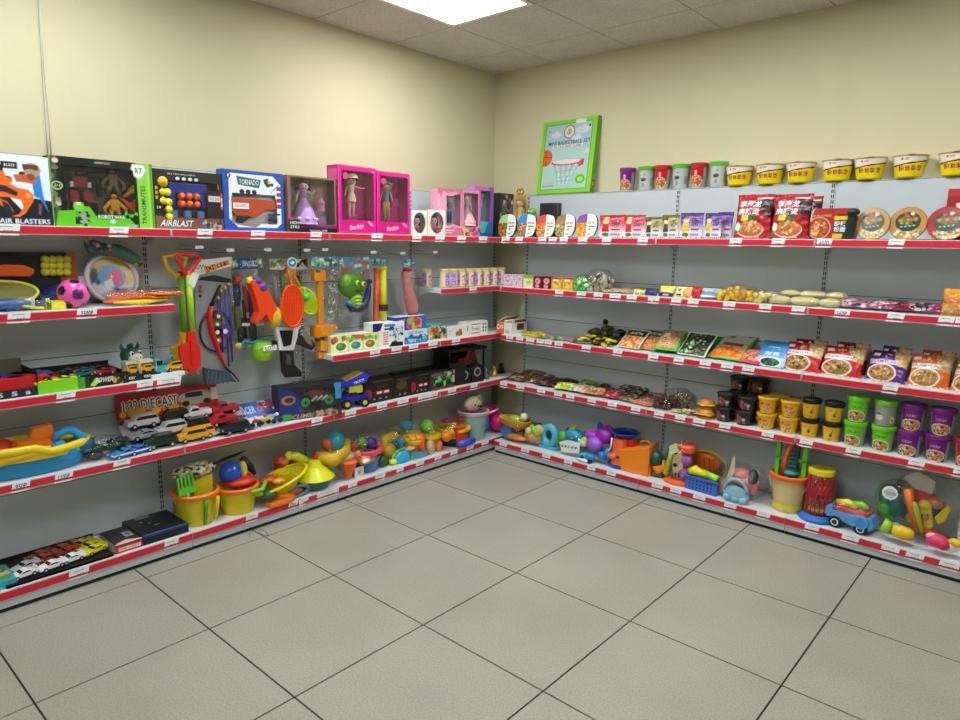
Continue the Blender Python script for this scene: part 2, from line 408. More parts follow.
# suspended ceiling: boards in a grid, lamps in some cells
LAMPS = [(0, 1), (0, 4), (2, 1), (4, 1), (3, 5), (3, 8)]
mb = MB(); cx0, cy0 = .543, -.425
for i in range(-1, 10):
    for j in range(-1, 12):
        if (i, j) in LAMPS: continue
        x0, y1 = cx0+i*t, cy0-j*t; y0 = y1-t
        a, b_, c, d = max(x0+.003, 0), min(x0+t-.003, X1), max(y0+.003, Y1), min(y1-.003, 0)
        if a < b_ and c < d: bx(mb, a, b_, c, d, H, H+.015, CEILM)
for i in range(-1, 11): bx(mb, cx0+i*t-.0025, cx0+i*t+.0025, Y1, 0, H+.001, H+.03, M('7d786f', .7, kind='ceiling_grid')) if 0 <= cx0+i*t <= X1 else None
for j in range(-1, 13): bx(mb, 0, X1, cy0-j*t-.0025, cy0-j*t+.0025, H+.001, H+.03, M('7d786f', .7, kind='ceiling_grid')) if Y1 <= cy0-j*t <= 0 else None
bx(mb, -.1, X1+.1, Y1-.1, .1, H+.03, H+.06, M('8a8a8a', .9, kind='slab'))
struct('ceiling', mb)
def emit(name, col, st):
    m = bpy.data.materials.new(name); m.use_nodes = True; nt = m.node_tree; nt.nodes.remove(nt.nodes['Principled BSDF'])
    e = nt.nodes.new('ShaderNodeEmission'); e.inputs[0].default_value = (*col, 1); e.inputs[1].default_value = st
    nt.links.new(e.outputs[0], nt.nodes['Material Output'].inputs[0]); return m
LAMP_ST = 23
LED = emit('lamp_diffuser', (.955, 1, 1.0), LAMP_ST)
for i, j in LAMPS:
    x0, y1 = cx0+i*t, cy0-j*t; o = bpy.data.objects.new('ceiling_lamp', None); C.objects.link(o); o.location = (x0+t/2, y1-t/2, H)
    tag(o, 'square white light panel set flush in the grid of the ceiling' if (i, j) == (0, 1) else 'square light panel in the ceiling, outside the picture', 'ceiling lamp', 'ceiling light panels' if (i, j) != (0, 1) else None)
    m1 = MB()
    for a, b_, c, d in ((-.297, .297, .27, .297), (-.297, .297, -.297, -.27), (-.297, -.27, -.27, .27), (.27, .297, -.27, .27)): bx(m1, a, b_, c, d, -.004, .02, M('eeeeea', .5, kind='painted_steel'))
    m1.build('lamp_frame', o)
    m2 = MB(); bx(m2, -.27, .27, -.27, .27, .0, .012, LED); m2.build('lamp_diffuser', o)
# white cable hanging down the left wall
mb = MB(); cm = M('c9c6b8', .5, kind='cable')
s0 = along('L', 37, .01, 2.7)
p = [(.008, along('L', x, .008, z_), z_) for x, z_ in ((33, 2.78), (37, 2.62), (40, 2.42), (43, 2.2), (46, 2.02), (48, 1.88))]
tube(mb, p, .0032, cm, 6)
p2 = [(.008, along('L', x, .008, z_), z_) for x, z_ in ((34.5, 2.78), (37.5, 2.6), (41.5, 2.4), (45, 2.2), (49.5, 2.02), (51, 1.88))]
tube(mb, p2, .0025, cm, 6)
o = mb.build('wall_cable'); tag(o, 'thin white cable hanging down the cream wall behind the green and black robot box', 'cable')

# ------------------------------------------------------------------ shelving bays
STEEL = noise_mat('white_steel', 'bcc4c8', 'c2cacf', 3, .45)
SHELF = noise_mat('shelf_steel', 'dadde0', 'dfe2e5', 3, .38)
SLOT_AND_SHADE = M('1c1b19', .8, kind='slot'); RED = M('d0243a', .3, kind='red_rail'); RAILW = M('d6c8c8', .3, kind='rail_plastic')
LF, RF, LBF, RBF = .335, .362, .362, .408   # distance of shelf fronts from the walls
def bay(label, wall, s0, s1, levels, slots=(1,), lean=None):
    """one gondola bay; local x along the wall from its centre, local y to the wall, origin at the floor on the wall line"""
    o = thing('shelving_unit', label, 'shelving', wall, (s0+s1)/2, 0, 0, tell=False)
    w = s1-s0; back = -.060 if wall == 'L' else -.085; fr = -(LF if wall == 'L' else RF); bf = -(LBF if wall == 'L' else RBF)
    pm = MB(); z = .10
    while z < 1.86:   # back panels, with a thin joint between the sheets
        z2 = min(z+.295, 1.872); bx(pm, -w/2+.001, w/2-.001, back, -.003, z+.0017, z2-.0017, STEEL, 0); z += .295
    bx(pm, -w/2+.012, w/2-.012, back+.004, -.004, .1, 1.87, SLOT_AND_SHADE); pm.build('back_panel', o)
    for sd in slots:
        um = MB(); x = sd*(w/2-.0125); bx(um, x-.012, x+.012, back-.002, -.003, .0, 1.872, STEEL)
        zz = .14
        while zz < 1.85:
            for dx in (-.0048, .0048): bx(um, x+dx-.0026, x+dx+.0026, back-.0026, back-.0018, zz, zz+.019, SLOT_AND_SHADE)
            zz += .027
        um.build('upright', o)
    for lv in levels:
        z = SH[lv]; m1 = MB(); x0, x1 = -w/2+.003, w/2-.003
        bx(m1, x0, x1, fr, back, z-.004, z, SHELF); bx(m1, x0, x1, fr, fr+.004, z-.036, z-.004, SHELF)
        for sx in (x0, x1-.003): bx(m1, sx, sx+.003, fr+.004, back, z-.03, z-.004, SHELF)
        sh = m1.build('shelf', o)
        m2 = MB()
        bx(m2, x0+.001, x1-.001, fr-.0035, fr, z-.038, z-.001, RAILW)
        bx(m2, x0+.002, x1-.002, fr-.0050, fr-.0035, z-.034, z-.0045, RED); m2.build('price_rail', sh, 'red price rail')
        for sx in (x0, x1):   # brackets under the shelf
            m3 = MB(); prism(m3, [(fr+.05, z-.006), (back, z-.006), (back, z-.075), (back-.03, z-.07)], sx-.001, sx+.001, STEEL)
            for k in range(len(m3.v)): a = m3.v[k]; m3.v[k] = (a[1], a[0], a[2])
            m3.build('bracket', sh)
    m4 = MB(); z = SH['base']; x0, x1 = -w/2+.0015, w/2-.0015
    bx(m4, x0, x1, bf, back, z-.005, z, SHELF); sh = m4.build('base_shelf', o)
    m5 = MB(); bx(m5, x0, x1, bf-.0035, bf, z-.040, z-.001, RAILW); bx(m5, x0+.001, x1-.001, bf-.005, bf-.0035, z-.036, z-.0045, RED); m5.build('price_rail', sh, 'red price rail')
    m6 = MB(); bx(m6, x0, x1, bf+.003, bf+.007, .020, z-.040, STEEL); bx(m6, x0, x1, bf+.012, bf+.016, .0, .03, SLOT_AND_SHADE); m6.build('kick_plate', sh)  # near-black strip paints the shadow line in the gap at the floor
    return o
ALL = ['top', 's2', 's3', 's4']
SL = [-3.541, -2.665, -1.789, -.916, -.040]; SR = [.400, 1.583, 2.458, 3.333]
bay('grey shelving bay at the left end of the left wall, with the blue boat', 'L', SL[0], SL[1], ALL)
bay('shelving bay with no middle shelves, spades and bow set hanging in it', 'L', SL[1], SL[2], ['top', 's4'])
bay('shelving bay whose short green toy box shelf sits under hanging tubes', 'L', SL[2], SL[3], ['top', 's3', 's4'])
bay('last shelving bay of the left wall, in the room corner, tins on its second shelf', 'L', SL[3], SL[4], ALL)
bay('wide shelving bay at the corner end of the right wall, below the basketball box', 'R', SR[0], SR[1], ALL, (-1, 1))
bay('middle shelving bay of the right wall with black food cups on it', 'R', SR[1], SR[2], ALL)
bay('rightmost shelving bay with green and purple noodle cups on it', 'R', SR[2], SR[3], ALL)

# ------------------------------------------------------------------ camera, light, view
cd = bpy.data.cameras.new('camera'); cam = bpy.data.objects.new('camera', cd); C.objects.link(cam)
cd.sensor_width = 36; cd.sensor_fit = 'HORIZONTAL'; cd.lens = F_PX*36/960; cd.clip_start = .05
R3 = Matrix((( _r.x, _u.x, -_f.x), (_r.y, _u.y, -_f.y), (_r.z, _u.z, -_f.z)))
cam.matrix_world = Matrix.Translation(CAM) @ R3.to_4x4()
bpy.context.scene.camera = cam
wd = bpy.data.worlds.new('day'); bpy.context.scene.world = wd; wd.use_nodes = True; nt = wd.node_tree
sky = nt.nodes.new('ShaderNodeTexSky'); sky.sun_disc = False; sky.sun_elevation = math.radians(35)
nt.links.new(sky.outputs[0], nt.nodes['Background'].inputs[0]); nt.nodes['Background'].inputs[1].default_value = .12
vs_ = bpy.context.scene.view_settings; vs_.view_transform = 'Standard'; vs_.look = 'None'; vs_.gamma = 1; vs_.use_curve_mapping = False; vs_.exposure = .13
bpy.context.scene.cycles.max_bounces = 8; bpy.context.scene.cycles.transparent_max_bounces = 16
bpy.context.scene.cycles.use_denoising = True
# ------------------------------------------------------------------ makers
def P(c, r=.4): return M(c, r)
BLACK = M('141414', .35); WHITE = M('f2f2f0', .4); GREY = M('8b8d90', .4); DARK = M('24262b', .35)
class Trace:
    """an outline read off the photo, at its own distance from the wall; gives local (x, z) in metres"""
    def __init__(s, wall, out, px, z): s.wall, s.out, s.z = wall, out, z; s.s = along(wall, px, out, z)
    def __call__(s, px, py):
        z = high(s.wall, px, py, s.out); return (along(s.wall, px, s.out, z)-s.s, z-s.z)
    def m(s, n): return n*.0055
def fbox(name, label, cat, wall, shelf, out, x0, x1, ytop, depth, edge, draw, rot=0, group=None, topc=None, sidec=None, rightc=None, res=.003, z=None, tip=(0, 0)):
    z = SH[shelf] if z is None else z; s, w, h = span(wall, out, z, x0, x1, ytop)
    cv = Canvas(w, h, edge, res); draw(cv); mb = MB()
    carton(mb, w, h, depth, cv, edge, topc, sidec, rightc)
    return solo(name, label, cat, mb, wall, s, out, z, rot, tip, group)
def sheet_hole(mb, cv, w, h, hole, y=0.):
    nx, ny = cv.nx, cv.ny; vs = []; fs = []
    for j in range(ny):
        for i in range(nx): vs.append((-w/2+w*i/(nx-1), y, h*j/(ny-1)))
    for j in range(ny-1):
        for i in range(nx-1):
            if not hole((i+.5)/(nx-1), (j+.5)/(ny-1)): fs.append((j*nx+i, j*nx+i+1, (j+1)*nx+i+1, (j+1)*nx+i))
    return mb.add(vs, fs, CARD, False, cv.cols())
def wbox(name, label, cat, wall, shelf, out, x0, x1, ytop, depth, edge, draw, hole, inner, rot=0, group=None, fill=None, res=.003, side=None, pane=True, z=None, back=None):
    """display box with a see-through window; fill(root, w, h, d) adds what is packed inside; inner: colour or drawing of the backing"""
    z = SH[shelf] if z is None else z; s, w, h = span(wall, out, z, x0, x1, ytop)
    root = thing(name, label, cat, wall, s, out, z, rot, group=group)
    cv = Canvas(w, h, edge, res); draw(cv); mb = MB(); sheet_hole(mb, cv, w, h, hole)
    e = M(edge, .45, kind='card'); t = .0015
    bx(mb, -w/2, -w/2+t, .0006, depth, 0, h, e); bx(mb, w/2-t, w/2, .0006, depth, 0, h, e)
    bx(mb, -w/2, w/2, .0006, depth, 0, t, e); bx(mb, -w/2, w/2, .0006, depth, h-t, h, e)
    ic = inner if isinstance(inner, str) else edge; bk = back or depth
    bx(mb, -w/2+t, w/2-t, bk-.002, bk, t, h-t, M(ic, .5, kind='card'))
    if not isinstance(inner, str): c2 = Canvas(w, h, edge, .004); inner(c2); sheet(mb, c2, -w/2+t, w/2-t, t, h-t, bk-.003)
    if side: sheet(mb, side, 0, 1, 0, h, fn=lambda u, v, x, z_: (-w/2-.0008, depth*(1-u), z_))
    mb.build('box', root)
    if pane:
        pm = MB(); pm.add([(-w/2+.004, .002, .004), (w/2-.004, .002, .004), (w/2-.004, .002, h-.004), (-w/2+.004, .002, h-.004)], [(0, 1, 2, 3)], FILM); pm.build('window', root)
    if fill: fill(root, w, h, depth)
    return root
# dolls -----------------------------------------------------------------
def skin_body(pts, edges, sub=1):
    me = bpy.data.meshes.new('body'); me.from_pydata([p[0] for p in pts], edges, []); ob = bpy.data.objects.new('body', me); C.objects.link(ob)
    ob.modifiers.new('Skin', 'SKIN'); ss = ob.modifiers.new('Sub', 'SUBSURF'); ss.levels = sub
    dg = bpy.context.evaluated_depsgraph_get(); dg.update()
    for i, p in enumerate(pts): me.skin_vertices[0].data[i].radius = (p[1], p[1])
    me.skin_vertices[0].data[0].use_root = True; me.update_tag(); ob.update_tag(); dg.update()
    ev = bpy.data.meshes.new_from_object(ob.evaluated_get(dg)); r = ([v.co[:] for v in ev.vertices], [tuple(f.vertices) for f in ev.polygons])
    bpy.data.objects.remove(ob); return r
def doll_pose(arm):
    """unit-height figure; arm: 'out', 'down', 'up'"""
    A = {'out': [(.075,0,.77),(.17,-.02,.72),(.26,-.05,.73)], 'down': [(.075,0,.77),(.11,-.01,.64),(.13,-.04,.52)], 'up': [(.075,0,.77),(.15,-.02,.70),(.20,-.05,.80)]}
    pts = [((0,0,.50), .050), ((0,0,.62), .036), ((0,0,.74), .047), ((0,0,.80), .020), ((0,0,.86), .022)]
    ed = [(0,1),(1,2),(2,3),(3,4)]
    for sg, kind in ((1, arm), (-1, 'down')):
        a = len(pts); q = A[kind]; pts += [((sg*x, y, z), r) for (x, y, z), r in zip(q, (.020, .015, .011))]; ed += [(2, a), (a, a+1), (a+1, a+2)]
        b = len(pts); pts += [((sg*.035, 0, .44), .036), ((sg*.036, -.01, .24), .023), ((sg*.036, .0, .05), .014), ((sg*.036, -.03, .02), .012)]
        ed += [(0, b), (b, b+1), (b+1, b+2), (b+2, b+3)]
    return skin_body(pts, ed)
POSE = {k: doll_pose(k) for k in ('out', 'down', 'up')}
def face(mb, cz, r, skin, y=0.):
    sph(mb, (0, y, cz), (r*.82, r*.86, r), skin, 20, 14)
    for sg in (-1, 1):
        sph(mb, (sg*r*.34, y-r*.74, cz-r*.02), (r*.2, r*.12, r*.2), WHITE, 10, 6); sph(mb, (sg*r*.34, y-r*.83, cz-r*.02), (r*.11, r*.08, r*.15), P('3a2c22'), 10, 6)
        sph(mb, (sg*r*.82, y, cz-r*.05), (r*.1, r*.14, r*.2), skin, 8, 6)
    sph(mb, (0, y-r*.86, cz-r*.25), (r*.08, r*.1, r*.12), skin, 8, 6); sph(mb, (0, y-r*.78, cz-r*.5), (r*.2, r*.07, r*.06), P('c2435a'), 10, 6)
def doll(root, x, y, z, h, skin='e8b99a', hair='2b1c18', dress='b58ad0', kind='gown', arm='down', hairlen=.2, trim=None, hat=None, rz=-28, fat=1.32):
    X = tr(x, y, z) @ rot_z(rz) @ Matrix.Diagonal((h*fat, h*fat, h, 1)); sk = M(skin, .5)
    mb = MB(); mb.X = X; mb.add(*POSE[arm], sk, True); face(mb, .885, .115, sk); b = mb.build('doll', root)
    mb = MB(); mb.X = X; hm = M(hair, .45)
    sph(mb, (0, .026, .925), (.125, .112, .112), hm, 20, 12)
    if hairlen:
        for i in range(9):
            a = math.radians(20+i*17.5); cx, cy = .105*math.cos(a), .03+.07*math.sin(a)
            tube(mb, [(cx, cy, .93), (cx*1.12, cy+.01, .93-hairlen*.5), (cx*1.2, cy+.01, .93-hairlen)], [.022, .026, .012], hm, 6)
    sph(mb, (-.045, -.070, .972), (.065, .038, .032), hm, 10, 6); sph(mb, (.045, -.070, .972), (.065, .038, .032), hm, 10, 6); mb.build('hair', b)
    mb = MB(); mb.X = X; dm = M(dress, .5); tm = M(trim, .5) if trim else dm
    if kind == 'gown':
        pr = [(.03,.80),(.058,.77),(.055,.70),(.043,.62),(.075,.52),(.15,.38),(.205,.20),(.235,.05,tm),(.238,.02),(.0,.02)]
        lathe(mb, pr, dm, seg=30)
        for k in range(9): a = 2*PI*k/9; sph(mb, (.2*math.cos(a), .2*math.sin(a), .14), (.055, .055, .05), tm, 8, 6)
        for sg in (-1, 1): sph(mb, (sg*.083, 0, .755), (.032, .03, .035), tm, 10, 8)
    elif kind == 'short':
        lathe(mb, [(.03,.81),(.06,.78),(.058,.70),(.048,.62),(.075,.52),(.09,.40,tm),(.092,.385),(0,.385)], dm, seg=24)
    elif kind == 'pants':
        lathe(mb, [(.03,.81),(.06,.78),(.058,.70),(.048,.60),(.06,.52),(0,.5)], dm, seg=24)
        for sg in (-1, 1): tube(mb, [(sg*.03, 0, .50), (sg*.037, 0, .3), (sg*.038, 0, .06)], [.045, .036, .032], tm, 10)
    elif kind == 'tail':
        lathe(mb, [(.03,.78),(.06,.76),(.048,.62),(.06,.52,tm),(.06,.4),(.04,.2),(.02,.1)], dm, seg=20)
        for sg in (-1, 1): tube(mb, [(0, 0, .12), (sg*.08, 0, .06), (sg*.13, 0, .0)], [.018, .035, .006], tm, 8, flat=.3)
    mb.build('dress', b)
    if hat:
        mb = MB(); mb.X = X; lathe(mb, [(.175, .955), (.135, .97), (.128, 1.03), (.07, 1.08), (0, 1.09)], M(hat, .6), seg=24); mb.build('hat', b)
    return b
# cars -------------------------------------------------------------------
OUT = {
 'sport': ([(-.5,.07),(-.5,.15),(-.40,.19),(-.20,.22),(-.06,.29),(.12,.30),(.30,.23),(.5,.22),(.5,.07)], [(-.17,.225),(-.055,.28),(.11,.29),(.26,.235)]),
 'suv': ([(-.5,.10),(-.5,.26),(-.30,.29),(-.20,.43),(.40,.44),(.48,.30),(.5,.10)], [(-.25,.30),(-.17,.41),(.38,.42),(.44,.31)]),
 'pickup': ([(-.5,.12),(-.5,.27),(-.3,.30),(-.2,.43),(.06,.43),(.1,.30),(.5,.30),(.5,.12)], [(-.25,.31),(-.17,.41),(.04,.41),(.07,.31)]),
 'truck': ([(-.5,.10),(-.5,.38),(-.44,.46),(-.26,.46),(-.24,.5),(.5,.5),(.5,.10)], [(-.51,.30),(-.45,.42),(-.3,.42),(-.3,.30)])}
def car(name, label, wall, s, out, z, L, col, style='sport', rot=0, tip=(0, 0), group=None, wcol='1a1a1c', win='16181d', big=False, cat='toy car', tell=True, stripe=None):
    root = thing(name, label, cat, wall, s, out, z, rot, tip, group, tell)
    a, b = OUT[style]; W = L*.42; up = .10*L if big else 0
    mb = MB(); bm_ = M(col, .25)
    prism(mb, [(x*L, q*L+up) for x, q in a], -W/2, W/2, bm_, L*.03)
    prism(mb, [(x*L, q*L+up) for x, q in b], -W/2-.0006, W/2+.0006, M(win, .1))
    if style != 'truck':
        k0, k1 = b[0], b[1]; prism(mb, [(k0[0]*L-.002, k0[1]*L+up), (k1[0]*L-.002, k1[1]*L+up+.001), (k1[0]*L+.004, k1[1]*L+up), (k0[0]*L+.004, k0[1]*L+up)], -W*.42, W*.42, M(win, .1))
    for sg in (-1, 1):
        sph(mb, (-.495*L, sg*W*.33, .17*L+up), (.012*L, .07*L, .03*L), M('f4f0d8', .2), 8, 6); bx(mb, .495*L, .505*L, sg*W*.33-.04*L, sg*W*.33+.04*L, .16*L+up, .19*L+up, M('c01818', .3))
    if stripe: bx(mb, -.5*L, .5*L, -W/2-.001, -W/2, .14*L+up, .18*L+up, M(stripe, .3))
    if style == 'sport': bx(mb, .40*L, .48*L, -W*.42, W*.42, .27*L+up, .285*L+up, bm_); bx(mb, .43*L, .45*L, -W*.3, -W*.26, .2*L, .28*L, bm_); bx(mb, .43*L, .45*L, W*.26, W*.3, .2*L, .28*L, bm_)
    mb.build('body', root)
    R = (.16 if big else .085)*L
    for cx in (-.3, .3):
        for sg in (-1, 1):
            wm = MB(); y = sg*(W/2-(0 if big else .02*L)); tw = (.13 if big else .07)*L
            cyl(wm, (cx*L, y-tw/2, R), (cx*L, y+tw/2, R), R, M(wcol, .5), seg=20 if big else 14); cyl(wm, (cx*L, y-tw/2-.0008, R), (cx*L, y+tw/2+.0008, R), R*.5, M('b9bcc2' if wcol == '1a1a1c' else '2a2a2a', .3), seg=12)
            wm.build('wheel', root)
    return root
# food -------------------------------------------------------------------
def cup_mesh(root, r0, r1, h, cv, lid='4fb82e', lidh=.012, base='dddddd', foot=True):
    mb = MB(); lathe_art(mb, [(r0, .002), (r1, h-lidh)], cv); lathe(mb, [(0, .001), (r0*.98, .001), (r0, .003)], M(base, .4)); mb.build('cup', root)
    mb = MB(); lathe(mb, [(r1+.001, h-lidh-.002), (r1+.0035, h-lidh), (r1+.0038, h-.003), (r1+.002, h), (r1-.004, h), (r1-.006, h-.003), (0, h-.003)], M(lid, .3), seg=40); mb.build('lid', root)
def bucket_mesh(root, r0, r1, h, col, rim=None, handle=None, sx=1, hang=-1, tex=None):
    mb = MB(); bm_ = M(col, .35); t = .0025
    lathe(mb, [(0, .0), (r0*.97, .0), (r0, .004), (r0+(r1-r0)*.55, h*.55), (r0+(r1-r0)*.6, h*.56), (r1, h), (r1-t, h), (r0-t, .006), (0, .006)], bm_, seg=36, sx=sx); mb.build('bucket', root)
    if rim: mb = MB(); lathe(mb, [(r1-.002, h-.026), (r1+.009, h-.023), (r1+.012, h-.004), (r1+.004, h+.002), (r1-.004, h+.001), (r1-.005, h-.01)], M(rim, .35), seg=36, sx=sx); mb.build('rim', root)
    if handle:
        mb = MB(); n = 18; tube(mb, [((r1+.008)*math.cos(PI*i/n)*sx, -(r1+.008)*.35*math.sin(PI*i/n)+(-.01 if hang < 0 else 0), h-.012+hang*(h*.62)*math.sin(PI*i/n)) for i in range(n+1)], .0032, M(handle, .35), 8); mb.build('handle', root)
def spade(mb, x, y, z, L, col, tilt=0, spin=0, rake=False, hcol=None):
    X0 = mb.X.copy(); mb.X = X0 @ tr(x, y, z) @ rot_y(tilt) @ rot_z(spin)
    m = M(col, .35); tube(mb, [(0, 0, 0), (0, 0, L*.6)], L*.035, M(hcol or col, .35), 8); tube(mb, [(-L*.09, 0, L*.01), (L*.09, 0, L*.01)], L*.03, M(hcol or col, .35), 8)
    if rake:
        bx(mb, -L*.16, L*.16, -L*.02, L*.02, L*.58, L*.72, m, L*.01)
        for k in range(5): bx(mb, -L*.16+k*L*.07, -L*.16+k*L*.07+L*.035, -L*.015, L*.015, L*.7, L*.95, m)
    else: prism(mb, [(-L*.05, L*.56), (-L*.16, L*.66), (-L*.16, L*.88), (-L*.08, L), (L*.08, L), (L*.16, L*.88), (L*.16, L*.66), (L*.05, L*.56)], -L*.018, L*.018, m, L*.01)
    mb.X = X0
def loose_bag(root, c, r, seed=0, name='clear_bag', amp=.16):
    mb = MB(); blob(mb, c, r, BAG, amp, 2.6, seed, 30, 18); return mb.build(name, root, 'clear plastic bag around the toy')
def header(root, w, h, y, z, cv): mb = MB(); sheet(mb, cv, -w/2, w/2, z, z+h, y); bx(mb, -w/2, w/2, y+.0006, y+.0014, z, z+h, M('dddddd', .5, kind='card')); return mb.build('header_card', root)
def lying(name, label, cat, wall, shelf, px, out, w, l, t, cv, tip=-70, rot=0, group=None, back='8a8a8a', seal=.05, seed=0, lift=0., mat=None, z=None, puff=.55, tell=True):
    """a sachet lying or leaning on the shelf: built upright, tipped back onto the board"""
    z = SH[shelf] if z is None else z
    mb = MB(); pillow(mb, w, l, t, cv, back, seal, seed, mat=mat, puff=puff)
    a = math.radians(-tip); lo = t/2*math.sin(a)
    s = along(wall, px, out, z)
    return solo(name, label, cat, mb, wall, s, out, z+lo+lift, rot, (tip, 0), group, tell)
# =================================================================== LEFT WALL, TOP SHELF
def d_blaster(c):
    c.rect(0,0,1,1,'dfeaf6'); c.rect(.30,.66,1,1,'c9dcef'); c.poly([(.0,.0),(1,.0),(1,.30),(.86,.42),(.55,.36),(.2,.5),(0,.45)],'16202e')
    c.poly([(.86,.42),(1,.30),(1,.75),(.93,.62)],'1c86d6'); c.ell(.9,.62,.09,.15,'1f8ee0'); c.ell(.79,.9,.055,.09,'d9a27e'); c.rect(.73,.94,.86,.99,'5a3a28'); c.blobs(.76,.78,.13,.06,['b8552f','d0632c','6b4a3a'],14,.03)
    q=lambda L:[(.49+.51*x/325,(500-y)/430) for x,y in L]
    c.rect(0,0,1,1,'dfeaf6'); c.poly(q([(-300,330),(60,330),(140,420),(215,330),(330,345),(330,500),(-300,500)]),'141c2c'); c.poly(q([(205,190),(262,180),(275,330),(300,420),(250,330),(215,320)]),'1f86d8')
    c.ell(.49+.51*215/325,.80,.085,.10,'b8937a'); c.poly(q([(155,122),(255,125),(255,160),(200,150),(160,160)]),'5a3c28'); c.ell(.49+.51*150/325,.74,.03,.03,'2a2a30'); c.poly(q([(95,190),(205,185),(240,200),(225,245),(170,235),(110,232)]),'c4602a'); c.ell(.49+.51*205/325,.70,.04,.05,'8a4a34')
    c.poly(q([(-200,110),(0,108),(35,150),(40,200),(80,205),(85,240),(0,250),(-200,260)]),'23272e'); o='ee6d1c'
    c.poly(q([(-200,150),(0,165),(42,178),(50,210),(92,215),(70,245),(110,268),(180,280),(212,310),(205,350),(150,425),(105,455),(60,447),(110,432),(140,390),(130,345),(60,332),(-200,330)]),o)
    c.poly(q([(-200,255),(0,258),(45,262),(115,300),(105,322),(30,300),(-200,300)]),'262a34'); c.ell(.49+.51*178/325,(500-315)/430,.03,.04,'f59a52')
    c.poly(q([(0,340),(45,360),(78,420),(62,442),(30,400),(0,380)]),o); c.poly(q([(8,350),(50,372),(78,430),(60,448),(20,400)]),'23272e'); c.poly(q([(240,360),(258,370),(246,440),(232,430)]),'8a4a4c')
    c.rect(.49+.51*25/325,.80,.49+.51*125/325,.895,'16191e'); c.txt('BLAZE',.49+.51*78/325,.85,.04,'e8e0dc',.1); c.rect(0,0,1,.115,'131b3a'); c.txt('AIR BLASTERS',.715,.057,.07,'f0f2f8',.50)
fbox('toy_blaster_box','white and navy toy box picturing an orange blaster, left end of top shelf','toy box','L','top',.318,-52,54,153.5,.09,'dfeaf6',d_blaster,res=.0025)
def fill_robot(root, w, h, d):
    mb=MB(); X=-.20*w; k=h
    rm,bk,wh=P('a3202c'),BLACK,P('d8d8dc')
    def B(x,z,a,b,m,y=.035,t=.03): bx(mb,X+(x-a/2)*k,X+(x+a/2)*k,y,y+t,(z-b/2)*k,(z+b/2)*k,m,.003)
    B(0,.66,.20,.16,rm); B(0,.80,.09,.08,bk); B(0,.78,.05,.03,rm,.03); B(-.18,.72,.16,.14,bk); B(.18,.72,.16,.14,bk); B(-.12,.62,.05,.08,wh,.03); B(.12,.62,.05,.08,wh,.03); B(-.36,.76,.2,.05,bk); B(.36,.76,.2,.05,bk)
    for sg in (-1,1): B(sg*.09,.46,.12,.16,rm); B(sg*.11,.32,.1,.16,rm,.03); B(sg*.12,.2,.13,.08,bk,.025,.04); B(sg*.27,.56,.07,.2,bk)
    B(0,.54,.14,.07,bk); mb.build('toy_robot',root)
    for (fx,fz,c,sd) in ((.12,.70,'7c6a3c',1),(.12,.32,'e8a820',2),(.34,.60,'d99a1e',3),(.34,.38,'e2571d',4)):
        mb=MB(); m=P(c); x=fx*w; z=fz*h
        if sd==3: tube(mb,[(x-.05,.04,z-.035),(x,.035,z),(x+.06,.04,z+.045)],[.006,.014,.004],m,8); tube(mb,[(x-.03,.03,z-.005),(x+.05,.03,z+.06)],.004,m,6)
        elif sd==4: prism(mb,[(x-.075,z+.03),(x-.02,z),(x,z+.02),(x+.02,z),(x+.08,z+.035),(x+.03,z-.03),(x,z-.045),(x-.03,z-.025)],.03,.05,m,.003)
        else:
            bx(mb,x-.018,x+.018,.03,.055,z-.02,z+.03,m,.004); sph(mb,(x,.04,z+.042),.012,m,10,8)
            for sg in (-1,1): tube(mb,[(x+sg*.015,.04,z+.02),(x+sg*.045,.035,z-.01),(x+sg*.04,.03,z-.035)],.008,m,6); tube(mb,[(x+sg*.01,.04,z-.015),(x+sg*.025,.04,z-.055)],.01,m,6)
        mb.build('toy_figure',root)
